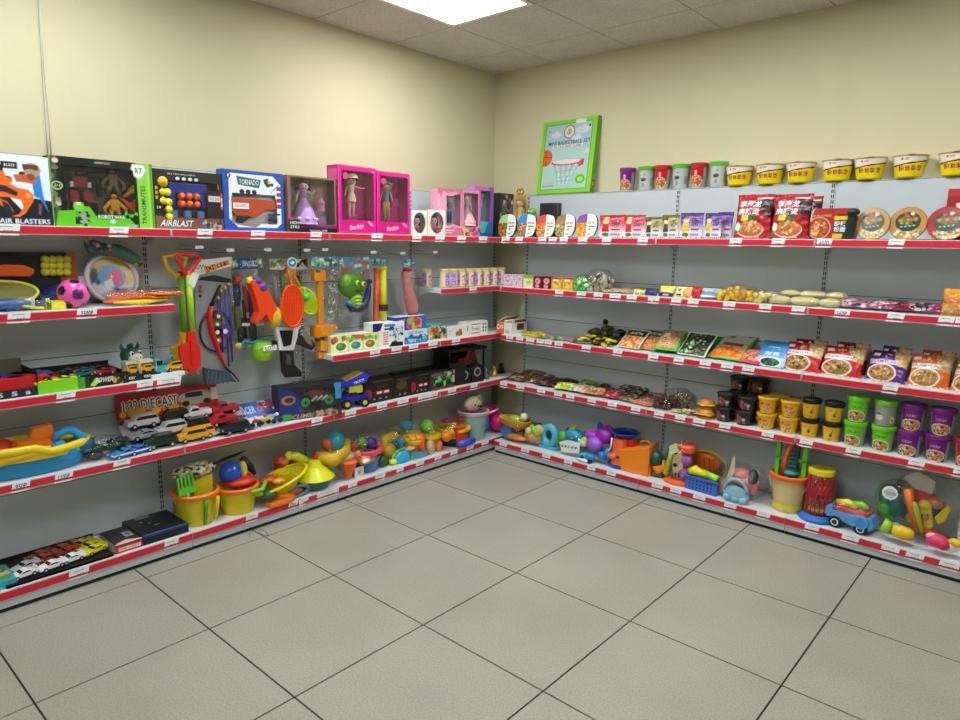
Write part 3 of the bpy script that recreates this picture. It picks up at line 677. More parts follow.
def d_robot(c):
    c.rect(0,0,1,1,'101510'); c.poly([(0,1),(.07,1),(.045,.5),(.10,0),(0,0)],'4b5a44'); c.blobs(.03,.5,.03,.42,['3c4a38','6a7a58','2a2f2a'],30,.02,'box'); c.rect(0,.0,.012,1,'79c33a')
    c.poly([(.02,0),(.80,0),(.80,.03),(.70,.19),(.45,.19),(.30,.12),(.2,.24),(.05,.22)],'5fc41f'); c.poly([(.22,.3),(.34,.3),(.44,.05),(.33,.05)],'62c820')
    c.ell(.24,.30,.05,.08,'78cf3c'); c.ell(.24,.34,.02,.03,'d7e6d0'); c.rect(.25,.12,.33,.2,'8d98a0'); c.rect(.2,.04,.26,.14,'1c241c'); c.blobs(.28,.12,.08,.1,['2a302c','9aa4a8','55b31c'],18,.016)
    c.rect(.83,0,.94,1,'86cf3f'); c.rect(.965,0,1,1,'5d9e2c'); c.rect(.94,0,.965,1,'9bdc57'); c.poly([(.79,.98),(.92,.98),(.94,.9),(.90,.78),(.86,.73),(.80,.79),(.77,.9)],'a9b8ac'); c.poly([(.795,.965),(.91,.965),(.925,.9),(.89,.8),(.86,.76),(.81,.81),(.785,.9)],'e9f5e2'); c.txt('R7',.853,.875,.09,'14301a',.075)
    c.txt('TRANSMUTES',.885,.36,.066,'12300f',.66*.62,rot=90)
    c.txt('ROBOT WAR',.55,.155,.05,'eef2f4',.26,out='30404a'); c.ell(.56,.09,.03,.03,'c9d6de'); c.rect(.68,.03,.82,.05,'16202a'); c.txt('CHANGEABLE',.75,.04,.025,'dfe6ea',.13)
    c.ell(.06,.58,.05,.06,'b8cfa4'); c.ell(.06,.58,.04,.045,'22301c'); c.txt('2+1',.06,.58,.04,'d8e830'); c.ell(.06,.93,.028,.035,'e4b8c4'); c.txt('MORPHING ROBOT',.5,.945,.025,'cfd6d2',.15); c.blobs(.06,.37,.02,.08,['c9c2ac','8d8468'],12,.012)
    c.ell(.75,.21,.07,.05,'4fbf2c'); c.ell(.75,.235,.04,.03,'1a2a1a'); c.ell(.71,.17,.02,.03,'181818'); c.ell(.79,.17,.02,.03,'181818')
wbox('toy_robot_box','green and black display box with a red and black robot behind its window','toy box','L','top',.318,54.3,155.8,160,.075,'101510',d_robot,lambda u,v:(.13<u<.80 and .24<v<.88 and not(.17<u<.42 and v<.36) ) or (.42<=u<.66 and .2<v<.88),lambda c:c.rect(0,0,1,1,'5a5348').blobs(.5,.5,.5,.5,['4a443a','6a6252','37332c'],60,.06,'box'),fill=fill_robot,res=.0022,back=.066)
def fill_airgun(root,w,h,d):
    mb=MB(); bl=P('2a38b8')
    prism(mb,[(-.30*w,.36*h),(-.23*w,.36*h),(-.20*w,.62*h),(-.1*w,.66*h),(.22*w,.62*h),(.26*w,.40*h),(.20*w,.36*h),(.16*w,.55*h),(-.12*w,.56*h),(-.16*w,.78*h),(-.26*w,.78*h)],.01,.04,bl,.003)
    bx(mb,-.24*w,.28*w,.012,.038,.62*h,.80*h,bl,.006); bx(mb,-.28*w,-.2*w,.008,.04,.40*h,.80*h,bl,.004); mb.build('toy_blaster',root)
    for k in range(4):
        mb=MB(); cyl(mb,((-.22+.2*k)*w,.02,.18*h),((-.22+.2*k)*w,.02,.32*h),.018,P('6f9fe0'),seg=16); mb.build('foam_dart_can',root)
def d_airgun(c):
    c.rect(0,0,1,1,'23211f'); c.rect(0,0,1,.2,'7a4a42'); c.poly([(0,.0),(.5,.0),(.35,.2),(0,.22)],'8a5648'); c.rect(.02,.3,.10,.42,'0c0c0c'); c.txt('1+',.06,.36,.05,'ffffff'); c.txt('AIRBLAST',.30,.10,.11,'f2f2f2',.46,shear=.3,out='30343c')
    c.rect(.965,.36,1,.66,'d84c18'); c.txt('BLAZE',.982,.5,.03,'ffffff',.12,rot=90); c.txt('MULTIPLE SHOOTING',.40,.93,.022,'d8d8d8',.4)
    for k in range(4): c.ell(.34+.09*k,.86,.028,.026,'e8e8ea')
    c.rect(.78,.50,.96,.60,'d9cdb8'); c.txt('2+1 2+2',.87,.55,.05,'5a4430',.15); c.blobs(.8,.08,.16,.06,['c0967a','3b5f9c','b8aca0','22304a'],30,.02,'box'); c.ell(.87,.75,.08,.05,'b8882a'); c.blobs(.87,.76,.08,.04,['e0a020','7a5a18'],14,.02)
    for k in range(3): c.rect(.02,.50+.08*k,.05,.55+.08*k,'e8962a')
root=wbox('toy_blaster_box','dark display box with blue blaster, orange balls and a yellow ball column','toy box','L','top',.318,156.5,224,171.5,.06,'23211f',d_airgun,lambda u,v:.10<u<.93 and .20<v<.82 and not(.76<u<.95 and v<.68),'4a3c34',fill=fill_airgun,res=.0022,back=.045)
w_=root.children[0].dimensions.x; _,w_,h_=span('L',.318,SH['top'],156.5,224,171.5)
for k in range(6): mb=MB(); sph(mb,(-.10*w_+(k%3)*.036,.016,.44*h_+(k//3)*.036),.0185,P('f0642a'),16,10); mb.build('foam_ball',root,'orange foam ball')
for x,z in ((-.37,.83),(-.38,.66),(-.31,.66),(-.38,.51),(-.30,.49),(-.30,.37),(-.30,.24)): mb=MB(); sph(mb,(x*w_,.010,z*h_-.01),.0185 if z<.8 else .026,P('e8dc2c' if z<.8 else 'd8b020'),16,10); mb.build('foam_ball',root,'yellow foam ball')
def fill_tornado(root,w,h,d):
    mb=MB(); o=P('ee5a1e'); prism(mb,[(-.40*w,.52*h),(-.20*w,.55*h),(.36*w,.53*h),(.42*w,.48*h),(.42*w,.38*h),(.2*w,.37*h),(.1*w,.27*h),(-.02*w,.22*h),(-.12*w,.26*h),(-.30*w,.24*h),(-.38*w,.36*h)],.006,.035,o,.004)
    prism(mb,[(-.25*w,.25*h),(-.28*w,.15*h),(-.2*w,.13*h),(-.05*w,.23*h)],.008,.03,DARK,.003); mb.build('toy_pistol',root)
    mb=MB(); prism(mb,[(-.42*w,.80*h),(-.30*w,.74*h),(.40*w,.74*h),(.42*w,.66*h),(0,.60*h),(-.34*w,.58*h)],.006,.03,P('1f2c44'),.003); mb.build('scope_rail',root)
    for k in range(3): mb=MB(); tube(mb,[(.25*w,.012,(.12+.08*k)*h),(.42*w,.012,(.12+.08*k)*h)],.007,P('1f3c70'),8); mb.build('foam_dart',root)
def d_tornado(c):
    c.rect(0,0,1,1,'1e52b8'); c.poly([(.10,.94),(.82,.94),(.95,.8),(.95,.14),(.86,.06),(.22,.06),(.08,.2)],'e6edf2'); c.poly([(.10,.2),(.2,.1),(.35,.08),(.5,.06),(.6,.12)],'a87c74')
    c.ell(.09,.9,.04,.045,'12192c'); c.txt('8',.09,.9,.05,'ffffff'); c.poly([(.22,.90),(.62,.86),(.58,.72),(.24,.76)],'2d6f74'); c.txt('TORNADO',.42,.81,.085,'e8f2ee',.32,out='1c4448')
    c.blobs(.74,.82,.08,.06,['1c1c20','b8d82a','24402c'],16,.02); c.line(.78,.66,.92,.8,.012,'4a78c8'); 
    for k in range(4): c.rect(.88,.40+.1*k,.955,.47+.1*k,'a0384a' if k%2 else '6a4a9a')
    for k in range(3): c.ell(.30+.1*k,.65,.04,.04,'16202a')
    c.rect(.16,.38,.38,.45,'f0e6de'); c.txt('SHOOTS',.27,.415,.04,'703030',.18); c.rect(.74,.28,.93,.31,'1b2c54')
wbox('toy_pistol_box','blue and white angular box with an orange toy pistol and dart clip','toy box','L','top',.318,225,284.5,171.5,.06,'1e52b8',d_tornado,lambda u,v:(.14<u<.86 and .46<v<.62) or (.12<u<.88 and .12<v<.56 and not(.15<u<.4 and .36<v<.46)),'dfe6ea',fill=fill_tornado,res=.0022,back=.030)
def doll_in(**k):
    def f(root,w,h,d): doll(root,k.get('x',0)*w,k.get('y',.5)*d,k.get('z',.12)*h,k.get('k',.78)*h,**{a:b for a,b in k.items() if a not in('x','y','z','k')})
    return f
def fill_gown(root,w,h,d):
    doll(root,-.10*w,.5*d,.13*h,.80*h,skin='f4d2b8',hair='221a20',dress='b48ccc',kind='gown',arm='up',hairlen=.16,trim='d4b4e0')
    mb=MB(); lathe(mb,[(0,0),(.018,0),(.014,.03),(.02,.045),(.004,.07),(0,.075)],P('e88ac0'),c=(.25*w,.03,.40*h)); mb.build('toy_perfume_bottle',root); mb=MB(); bx(mb,.15*w,.32*w,.02,.035,.14*h,.30*h,P('a878b0'),.004); mb.build('toy_handbag',root)
def d_gown(c):
    c.rect(0,0,1,1,'8a7060'); c.rect(0,0,1,.085,'181018'); c.rect(.25,.085,1,.14,'8a1c6a'); c.poly([(0,.24),(.24,.22),(.26,.02),(0,.0)],'141214'); c.txt('HIGH',.12,.17,.05,'ffffff',.17); c.txt('STYLE',.13,.095,.05,'ffffff',.18)
    c.ell(.06,.26,.06,.04,'e0408a'); c.txt('fashion doll',.6,.042,.03,'f0c8dc',.36)
wbox('boxed_doll','brown display box with a black haired doll in a lilac ball gown','doll','L','top',.318,289,337,177,.085,'8a7060',d_gown,lambda u,v:.05<u<.96 and .145<v<.965 and not(u<.27 and v<.25),lambda c:c.rect(0,0,1,1,'a98a76').blobs(.5,.5,.5,.5,['b59a86','9a7c6a','c2a898'],40,.09,'box'),fill=fill_gown)
def d_mag(c):
    c.rect(0,0,1,1,'e0188c'); c.rect(.05,.04,.95,.96,'d61082'); c.rect(0,.0,.025,1,'f04ab0'); c.ell(.2,.845,.075,.045,'c8507c'); c.txt('★',.2,.845,.04,'ffd0e8') if 0 else None
    c.txt('Barbie',.47,.11,.055,'ffd6ec',.36,rot=8,shear=.25); c.line(.3,.06,.62,.085,.008,'ff9ad0'); c.poly([(.76,.19),(.86,.12),(.9,.15),(.8,.21)],'f070b8'); c.txt('style',.84,.15,.03,'ffc0e0',.16,rot=-30); c.ell(.92,.93,.02,.012,'ffd0e8')
def in_mag(c): c.rect(0,0,1,1,'c4117a'); c.blobs(.6,.5,.4,.45,['b01070','d83a96','a80c68','cf2a8a'],50,.06,'box')
sc=Canvas(.09,.38,'d61082'); sc.rect(.1,.78,.9,.95,'f060b0'); sc.ell(.55,.72,.3,.07,'f6d8e0'); sc.blobs(.5,.4,.3,.3,['c40e78','ee50a8'],12,.08,'box')
wbox('boxed_doll','tall magenta box with a doll in a cream dress and round hat','doll','L','top',.330,339,376.5,166.5,.10,'d61082',d_mag,lambda u,v:.09<u<.93 and .20<v<.93 and not((u-.2)**2/.0064+(v-.845)**2/.0025<1),in_mag,side=sc,fill=doll_in(x=-.05,z=.25,k=.60,y=.4,skin='efc9ae',hair='6a4a34',dress='e6dcc2',kind='short',arm='out',hat='cbb690',hairlen=.12,trim='efe6d0'))
wbox('boxed_doll','magenta box with a long haired doll in grey and yellow','doll','L','top',.330,377.5,410,172.5,.10,'d61082',d_mag,lambda u,v:.09<u<.93 and .20<v<.93 and not((u-.2)**2/.0064+(v-.845)**2/.0025<1),in_mag,fill=doll_in(x=-.12,z=.21,k=.62,y=.35,skin='d9a888',hair='776a68',dress='8c88a8',kind='pants',arm='down',hairlen=.55,trim='b8a030'))
def d_egg(c): c.rect(0,0,1,1,'eee9e2'); c.ring(.5,.5,.385,.06,'c8b8a8'); c.rect(.96,0,1,1,'d8d0c8')
def fill_head(hair):
    def f(root,w,h,d):
        mb=MB(); XX=tr(0,.5*d,0)@rot_z(-30)@tr(0,-.5*d,0); mb.X=XX; sk=M('f0c4b2',.5); face(mb,.58*h,.19*h,sk,y=.5*d); b=mb.build('doll_head',root)
        mb=MB(); mb.X=XX; hm=M(hair,.5); sph(mb,(0,.5*d+.07*h,.63*h),(.20*h,.17*h,.21*h),hm,18,12); sph(mb,(0,.5*d-.08*h,.75*h),(.17*h,.12*h,.05*h),hm,14,8)
        for sg in(-1,1): tube(mb,[(sg*.15*h,.6*d,.66*h),(sg*.17*h,.58*d,.5*h),(sg*.15*h,.5*d,.36*h)],[.05*h,.045*h,.03*h],hm,8)
        mb.build('hair',b); mb=MB(); sph(mb,(0,.5*d,.34*h),(.15*h,.12*h,.1*h),P('e8889a'),14,8); sph(mb,(.1*h,.4*d,.36*h),(.05*h,.05*h,.06*h),P('d84a5c'),10,8); mb.build('dress',b)
    return f
_ov=lambda u,v:((u-.5)/.36)**2+((v-.5)/.42)**2<1
wbox('doll_gift_box','white box with oval window, doll with dark hair, beside the magenta boxes','doll','L','top',.330,411.5,427.5,210.5,.07,'eee9e2',d_egg,_ov,'9a8478',group=None,fill=fill_head('2a1814'))
wbox('doll_gift_box','white box with oval window, doll with brown hair, beside the pink doll boxes','doll','L','top',.330,428,445.5,210,.07,'eee9e2',d_egg,_ov,'a89488',fill=fill_head('5a3a2c'))
def d_pink(c): c.rect(0,0,1,1,'eba0bf'); c.poly([(0,1),(1,1),(1,.9),(.7,.95),(.4,.9),(.25,.95),(.1,.8),(0,.75)],'d86a90'); c.rect(0,0,1,.2,'d86a88'); c.poly([(0,.2),(.3,.24),(.6,.18),(1,.22),(1,.19),(0,.17)],'f2d0dc'); c.rect(.1,.12,.7,.14,'f4d4dc'); c.rect(.1,.07,.6,.09,'f4d4dc'); c.poly([(.05,.9),(.1,.85),(.08,.6),(.0,.62)],'f6c8d8')
wbox('boxed_doll','pink box with wavy window and a grey haired doll in blue','doll','L','top',.305,437.5,461.5,189,.07,'eba0bf',d_pink,lambda u,v:.36<u<.95 and .24+.02*math.sin(u*12)<v<.88+.03*math.sin(u*9),'a8a4bc',fill=doll_in(x=.14,z=.25,k=.60,skin='e8c8bc',hair='b4b0b8',dress='6a78a8',kind='pants',trim='3c4c88',hairlen=.3))
def d_pink2(c): c.rect(0,0,1,1,'e68ab4'); c.rect(.9,0,1,1,'d070a8'); c.rect(0,0,1,.15,'c8508c'); c.blobs(.5,.12,.45,.08,['3a4060','e8a0b8','f0c050','8a3a70'],26,.06,'box'); c.rect(.5,.04,.95,.08,'e83a98')
wbox('boxed_doll','pink narrow box with a blond doll in a pale pink gown','doll','L','top',.305,462,480,190,.07,'e68ab4',d_pink2,lambda u,v:.08<u<.86 and .22<v<.93,'b08a78',fill=doll_in(x=-.05,z=.22,k=.66,skin='f0d0bc',hair='dcc08a',dress='dfa8ae',kind='gown',hairlen=.22,trim='ecc8c0'))
def d_mer(c): c.rect(0,0,1,1,'b88ad0'); c.rect(.75,0,1,1,'8a5ab0'); c.poly([(0,.3),(.5,.25),(1,.32),(1,0),(0,0)],'2a6aa0'); c.poly([(.1,.45),(.7,.3),(.5,.05),(.1,.2)],'3cc0c0'); c.rect(0,.88,.55,1,'e05ac8'); c.rect(0,0,1,.08,'1f4a8a')
wbox('boxed_doll','tall violet box with a mermaid doll with a turquoise tail','doll','L','top',.26,474,493,186.5,.07,'b88ad0',d_mer,lambda u,v:.15<u<.82 and .3<v<.92,'9aa0b8',fill=doll_in(x=0,z=.26,k=.64,skin='a87a60',hair='1c1814',dress='caa0e0',kind='tail',trim='3ac8b8',hairlen=.25))
def d_dk(c): c.rect(0,0,1,1,'2a2226'); c.blobs(.5,.5,.45,.48,['5a3a48','8a6a74','3a4a30','b090a0','40303a'],70,.06,'box'); c.rect(0,0,.05,1,'141012'); c.rect(.95,0,1,1,'141012')
fbox('boxed_doll_pair','dark box printed with two dark haired dolls, in the corner of the top shelf','doll','L','top',.20,498.5,515.5,193.5,.06,'2a2226',lambda c:(d_dk(c),c.ell(.3,.82,.12,.08,'3a1c18'),c.ell(.3,.8,.07,.05,'e0b8a0'),c.poly([(.2,.72),(.42,.72),(.5,.2),(.1,.2)],'5a6a3a'),c.ell(.75,.82,.12,.08,'503040'),c.ell(.75,.8,.07,.05,'e0b8a0'),c.poly([(.62,.72),(.88,.72),(.9,.3),(.6,.3)],'8a5a7a')))
# =================================================================== LEFT WALL, SECOND SHELF (bay at the left)
z=SH['s2']
def d_balls(c):
    c.rect(0,0,1,1,'282a30'); c.poly([(.86,1),(1,1),(1,0),(.9,0),(.83,.5)],'c8642c'); c.poly([(.86,.75),(.94,.8),(.9,1),(.85,1)],'3a2a2c'); c.ell(.89,.86,.025,.05,'101010')
root=fbox('dart_game_box','grey card with orange toy gun and a block of yellow balls','toy box','L','s2',.10,-28,80,252,.02,'282a30',d_balls)
w,h=root.dimensions.x,root.dimensions.z
T=Trace('L',.10,26,z); cx0=along('L',26,.1,z); off=(root.location.y-cx0)
for j in range(3):
    for i in range(4):
        x,zz=T(44+7.3*i,259.5+6.3*j); mb=MB(); sph(mb,(x-off,-.014,zz),.0175,P('dfd63a',.5),14,10); mb.build('foam_ball',root,'yellow foam ball')
mb=MB(); g=lambda a,b:(T(a,b)[0]-off,T(a,b)[1])
prism(mb,[g(-20,266),g(5,264),g(22,265),g(31,269),g(31,273),g(27,276),g(0,276),g(-20,277)],-.045,-.005,P('f0641e'),.006); prism(mb,[g(-20,256),g(20,256),g(20,263),g(-20,265)],-.035,-.003,BLACK,.004); mb.build('toy_gun',root,'orange and black toy gun')
mb=MB(); x0,_=T(35,280); x1,_=T(75,280)
tube(mb,[(x0,0,.045),(x0*.5+x1*.5,-.01,.055),(x1,.0,.05)],[.035,.045,.03],P('1f3c98',.3),14); sph(mb,(x1-.02,-.02,.035),(.04,.03,.035),P('14265e',.3))
solo('toy_pouch','blue rolled bag lying in front of the yellow ball block','bag',mb,'L',cx0,.17,z)
# net racket with a yellow rim
mb=MB(); T2=Trace('L',.27,8,z)
pts=[]
for k in range(28):
    a=2*PI*k/28; pts.append((.13*math.cos(a),-.0+.05*math.sin(a)*.5,.075+.045*math.sin(a)))
tube(mb,pts,.006,P('e6e23a'),8,closed=True); tube(mb,[(.02,-.02,.03),(.10,-.05,.012),(.13,-.06,.010)],.006,P('e8e030'),8)
root=thing('beach_racket','toy racket with yellow rim at the left end of the second shelf','racket','L',along('L',3,.24,z),.24,z)
mb.build('rim',root); mb=MB(); mb.add([p for p in pts],[tuple(range(28))],P('7a7424',.6)); mb.build('net',root,'olive net'); mb=MB(); sph(mb,(0,.0,.028),(.12,.05,.026),P('35589a'),14,8); mb.build('grip',root,'blue grip bag')
root=thing('bag_of_bricks','small clear bag of blue toy pieces beside the yellow rimmed racket','toy bag','L',along('L',31,.26,z),.26,z)
for k in range(10): mb=MB() if k==0 else mb; bx(mb,-.09+.018*k,-.075+.018*k,-.02+.006*(k%3),.012+.006*(k%3),.004+.008*(k%2),.03+.008*(k%3),P(['2b4f86','4a78b0','c8d0da'][k%3]),.002)
mb.build('toy_piece',root,'blue toy pieces'); loose_bag(root,(0,0,.032),(.11,.045,.033),3)
fbox('chewing_gum_box','small yellow box on the shelf edge beside the pink ball','toy box','L','s2',.30,47,67,301,.05,'e6dc1e',lambda c:(c.rect(0,0,1,1,'e6dc1e'),c.rect(0,0,.25,1,'6a7a1c'),c.rect(.3,.2,.9,.8,'f0e83a')))
root=thing('toy_football','pink and orange toy ball with dark patches','ball','L',along('L',74.5,.27,z),.27,z)
from mathutils import noise as _nz
cv=None; mb=MB(); R_=.062
vs=[];cols=[]; n1,n2=64,40
ico=[Vector(p).normalized() for p in ((0,-1,0),(0,-.45,.9),(.85,-.45,.28),(.53,-.45,-.72),(-.53,-.45,-.72),(-.85,-.45,.28))]
for j in range(n2+1):
    for i in range(n1):
        t=-PI/2+PI*j/n2; a=2*PI*i/n1; v=Vector((math.cos(t)*math.cos(a),math.cos(t)*math.sin(a),math.sin(t))); d_=[v.dot(q) for q in ico]; b_=max(d_)
        col='2a1a2a' if b_>.955 else ('f05ab4' if v.z*.4-v.y*.8>.15 else 'f58a50'); 
        if v.y<-.93: col='6a2a6a'
        vs.append((v*R_+Vector((0,0,R_)))[:]); cols.append(lin(col))
mb.add(vs,[(j*n1+i,j*n1+(i+1)%n1,(j+1)*n1+(i+1)%n1,(j+1)*n1+i) for j in range(n2) for i in range(n1)],GLOSSY,True,cols); mb.build('ball_shell',root); mb=MB(); sph(mb,(0,-R_*.97,R_),(.008,.005,.008),P('16121c'),10,6); mb.build('valve',root)
# round target toy
root=thing('target_game','round white ringed dart target with yellow, blue and pink disc','target','L',along('L',116,.16,z),.16,z,0,(-12,0))
cv=Canvas(.22,.22,'e9e7ea',.003); cv.ell(.5,.5,.5,.5,'b8b4c4'); cv.ell(.5,.5,.44,.44,'2c2440'); cv.put((((cv.U-.5)/.44)**2+((cv.V-.5)/.44)**2<1)&(cv.U+.6*cv.V>.62),'d6b22c'); cv.put((((cv.U-.5)/.44)**2+((cv.V-.5)/.44)**2<1)&(cv.V<.38),'d8d4de')
cv.ell(.5,.54,.28,.27,'4f9ac4'); cv.ell(.57,.52,.15,.17,'e0307c'); cv.poly([(.5,.5),(.30,.42),(.36,.28),(.52,.30)],'e4e4ec'); cv.blobs(.62,.2,.2,.06,['a03c80','c86a9c','6a3a70'],18,.025); cv.ell(.5,.54,.02,.02,'ffffff')
mb=MB(); n=40
cyl(mb,(0,.0,.118),(0,.03,.118),.112,P('d8d4dc'),seg=48); tube(mb,[(.108*math.cos(2*PI*k/n),-.004,.118+.108*math.sin(2*PI*k/n)) for k in range(n)],.010,P('dcdae0'),10,closed=True); mb.build('rim',root)
mb=MB(); vs=[];cc=[];A=cv.down();N=36
for j in range(17):
    for i in range(N):
        r=.5*j/16; u=.5+r*math.cos(2*PI*i/N)*.98; v=.5+r*math.sin(2*PI*i/N)*.98; vs.append(((u-.5)*.21,-.003,.118+(v-.5)*.21)); cc.append(tuple(A[min(cv.ny-1,int(v*cv.ny)),min(cv.nx-1,int(u*cv.nx))]))
mb.add(vs,[(j*N+i,j*N+(i+1)%N,(j+1)*N+(i+1)%N,(j+1)*N+i) for j in range(16) for i in range(N)],GLOSSY,False,cc); mb.build('target_face',root)
mb=MB(); bx(mb,-.14,-.112,0,.02,.10,.13,P('c4c2cc'),.005); mb.build('handle',root); None
# snake shaped shimmering pack above it
T=Trace('L',.15,112,1.42); root=thing('plush_snake','shimmering green and purple plush snake hanging above the round target','toy','L',T.s,.15,1.42)
P_=[T(a,b) for a,b in ((86,243),(92,246),(100,249),(108,250),(117,251),(126,255),(134,259),(141,265))]; mb=MB(); tube(mb,[(a,.01*math.sin(i),b) for i,(a,b) in enumerate(P_)],[.012,.034,.030,.028,.030,.032,.028,.012],P('3f6f66',.25),14)
for i in range(24): k=i/23*6.9; a=int(k); f_=k-a; q=(P_[a][0]*(1-f_)+P_[a+1][0]*f_, P_[a][1]*(1-f_)+P_[a+1][1]*f_); sph(mb,(q[0]+.01*math.sin(i*5),-.024,q[1]+.018*math.sin(i*2.3)),(.010,.008,.008),P(['8a5aa0','c89a30','4aa080','b05a8a','d8d8c0'][i%5],.25),8,6)
mb.build('plush_body',root)
mb=MB(); tube(mb,[(P_[0][0],0,P_[0][1]+.0),(P_[0][0]+.03,.04,P_[0][1]+.05)],.0015,GREY,5); mb.build('hang_loop',root)
root=thing('toy_gliders','clear bag of orange toy planes with a yellow propeller on the shelf edge','toy bag','L',along('L',146,.27,z),.27,z,-4)
mb=MB(); 
for k in range(3): mb.X=tr(-.03+.02*k,.0,.016+.014*k)@rot_z(8-9*k); bx(mb,-.15,.15,-.02,.015,0,.010,P('f0731c'),.004); bx(mb,.02,.10,-.06,.05,0,.006,P('f48a2a'),.003)
mb.build('toy_plane',root,'orange foam planes'); mb=MB(); tube(mb,[(-.15,-.045,.018),(-.03,-.05,.014),(.08,-.045,.022)],[.005,.011,.005],P('ecd820'),8); sph(mb,(-.03,-.055,.013),.014,P('e8c814')); mb.build('propeller',root); loose_bag(root,(0,-.0,.04),(.18,.06,.04),5)
# =================================================================== LEFT WALL, THIRD SHELF (bay at the left)
z=SH['s3']
def d_truckbox(c): c.rect(0,0,1,1,'1c1f2c'); c.txt('S  S  a',.62,.5,.5,'e8e8ee',.5)
s,w,h=span('L',.315,z,-28,39.5,389); root=thing('truck_display_box','open navy tray with red toy fire trucks at the left end of the third shelf','toy box','L',s,.315,z)
mb=MB(); cv=Canvas(w,.035,'1c1f2c'); d_truckbox(cv); sheet(mb,cv,-w/2,w/2,.0,.035); bx(mb,-w/2,w/2,.0006,.22,0,.004,M('1c1f2c',.5,kind='card')); bx(mb,w/2-.002,w/2,.0,.22,0,.10,M('101014',.5,kind='card')); bx(mb,-w/2,w/2,.218,.22,0,.13,M('6a614e',.5,kind='card')); mb.build('tray',root)
for i,(x,o_,c,w2) in enumerate(((5,.28,'c01c22','f0e8e8'),(30,.27,'c8222a','eceaf0'),(12,.20,'2b50b8','f0f0f0'),(34,.20,'2c58c0','f0f0f0'))):
    r=car('toy_fire_truck' if i<2 else 'toy_bus',['red toy fire truck at the open end of the navy tray','red toy fire truck with a white badge, next to the lime tray','blue and white toy bus, nearer the left edge of the picture','blue and white toy bus behind the fire truck with the badge'][i],'L',along('L',x,o_,z)-.0,o_,z+.006,.15,c,'truck',180 if i%2 else 0,group=None,stripe=w2)
# lime and black tray of racing cars
s,w,h=span('L',.318,z,38.5,129,388); root=thing('car_display_tray','long open display tray, lime green front at one end and black at the other','tray','L',s,.318,z)
mb=MB(); cv=Canvas(w,.052,'7fd61e',.0025); cv.put(cv.U>.42,'4a9a28'); cv.put(cv.U>.5,'23351c'); cv.put(cv.U>.55,'121412'); cv.poly([(.55,.2),(.62,.8),(.65,.5),(.7,.6),(.6,.1)],'a8d83a'); cv.txt('POWER',.72,.55,.4,'f0f4f0',.2,shear=.3); cv.blobs(.9,.5,.08,.3,['e0e0e0','d0a030','303030'],10,.02,'box')
sheet(mb,cv,-w/2,w/2,0,.052); k=M('0e0f0e',.5,kind='card'); bx(mb,-w/2,w/2,.0006,.235,0,.003,k); bx(mb,-w/2,-w/2+.002,.0006,.235,0,.06,k); bx(mb,w/2-.002,w/2,.0006,.235,0,.052,k); bx(mb,-w/2,w/2,.233,.235,0,.075,k); mb.build('tray',root); w38=w; s38=s
for i,(f,o_,c) in enumerate(((.10,.285,'e3e020'),(.30,.285,'e6e41e'),(.16,.22,'a8282c'),(.06,.15,'b02a34'),(.34,.2,'1d1d20'),(.55,.24,'2c7a7c'),(.62,.17,'2e8084'),(.78,.25,'b8242c'),(.80,.17,'222428'),(.46,.15,'8a2028'))):
    car('toy_car',['yellow toy racer at the lime end of the tray','yellow toy racer beside the middle of the lime front','dark red toy car behind the yellow racers','dark red toy car in the back corner of the tray','black toy car behind the second yellow racer','teal toy car in the middle of the display tray','teal toy car near the back of the display tray','red toy car by the black front of the tray','black toy car in the far back of the tray','wine red toy car at the middle of the tray back'][i],'L',s38-w38/2+f*w38,o_,z+.020+(.02 if o_<.26 else .012),.095,c,'sport',12,cat='toy car')
# dragon figurine
root=thing('dragon_figurine','green dragon figurine with horns and pale muzzle on the shelf behind the small car boxes','figurine','L',along('L',131,.20,z+.06),.20,z,15)
g1,g2=P('1f5e50'),P('d8d4c0'); mb=MB(); lathe(mb,[(0,0),(.040,.0),(.042,.02),(.034,.05),(.025,.075),(0,.09)],g1,seg=20); blob(mb,(0,-.005,.105),(.048,.045,.038),g1,.06,3,2); sph(mb,(0,-.032,.098),(.036,.028,.024),g2); 
for sg in(-1,1): sph(mb,(sg*.02,-.038,.118),(.010,.008,.012),WHITE,10,8); sph(mb,(sg*.02,-.045,.118),(.005,.004,.007),BLACK,8,6); tube(mb,[(sg*.03,0,.13),(sg*.045,0,.148),(sg*.04,0,.165)],[.010,.008,.002],g1,8); sph(mb,(sg*.03,-.03,.012),(.016,.02,.012),g1,10,8); tube(mb,[(sg*.03,-.01,.06),(sg*.045,-.03,.045),(sg*.02,-.042,.04)],[.010,.009,.008],g1,8); sph(mb,(sg*.010,-.058,.10),.003,BLACK,6,5)
for k in range(3): sph(mb,(0,.01-.012*k,.145+.004*k),(.008,.008,.012),g1,8,6)
mb.build('dragon_body',root); mb=MB(); sph(mb,(0,-.03,.045),(.022,.016,.022),g2); sph(mb,(.0,-.044,.028),(.012,.008,.010),P('e0c060'),8,6); mb.build('belly',root)
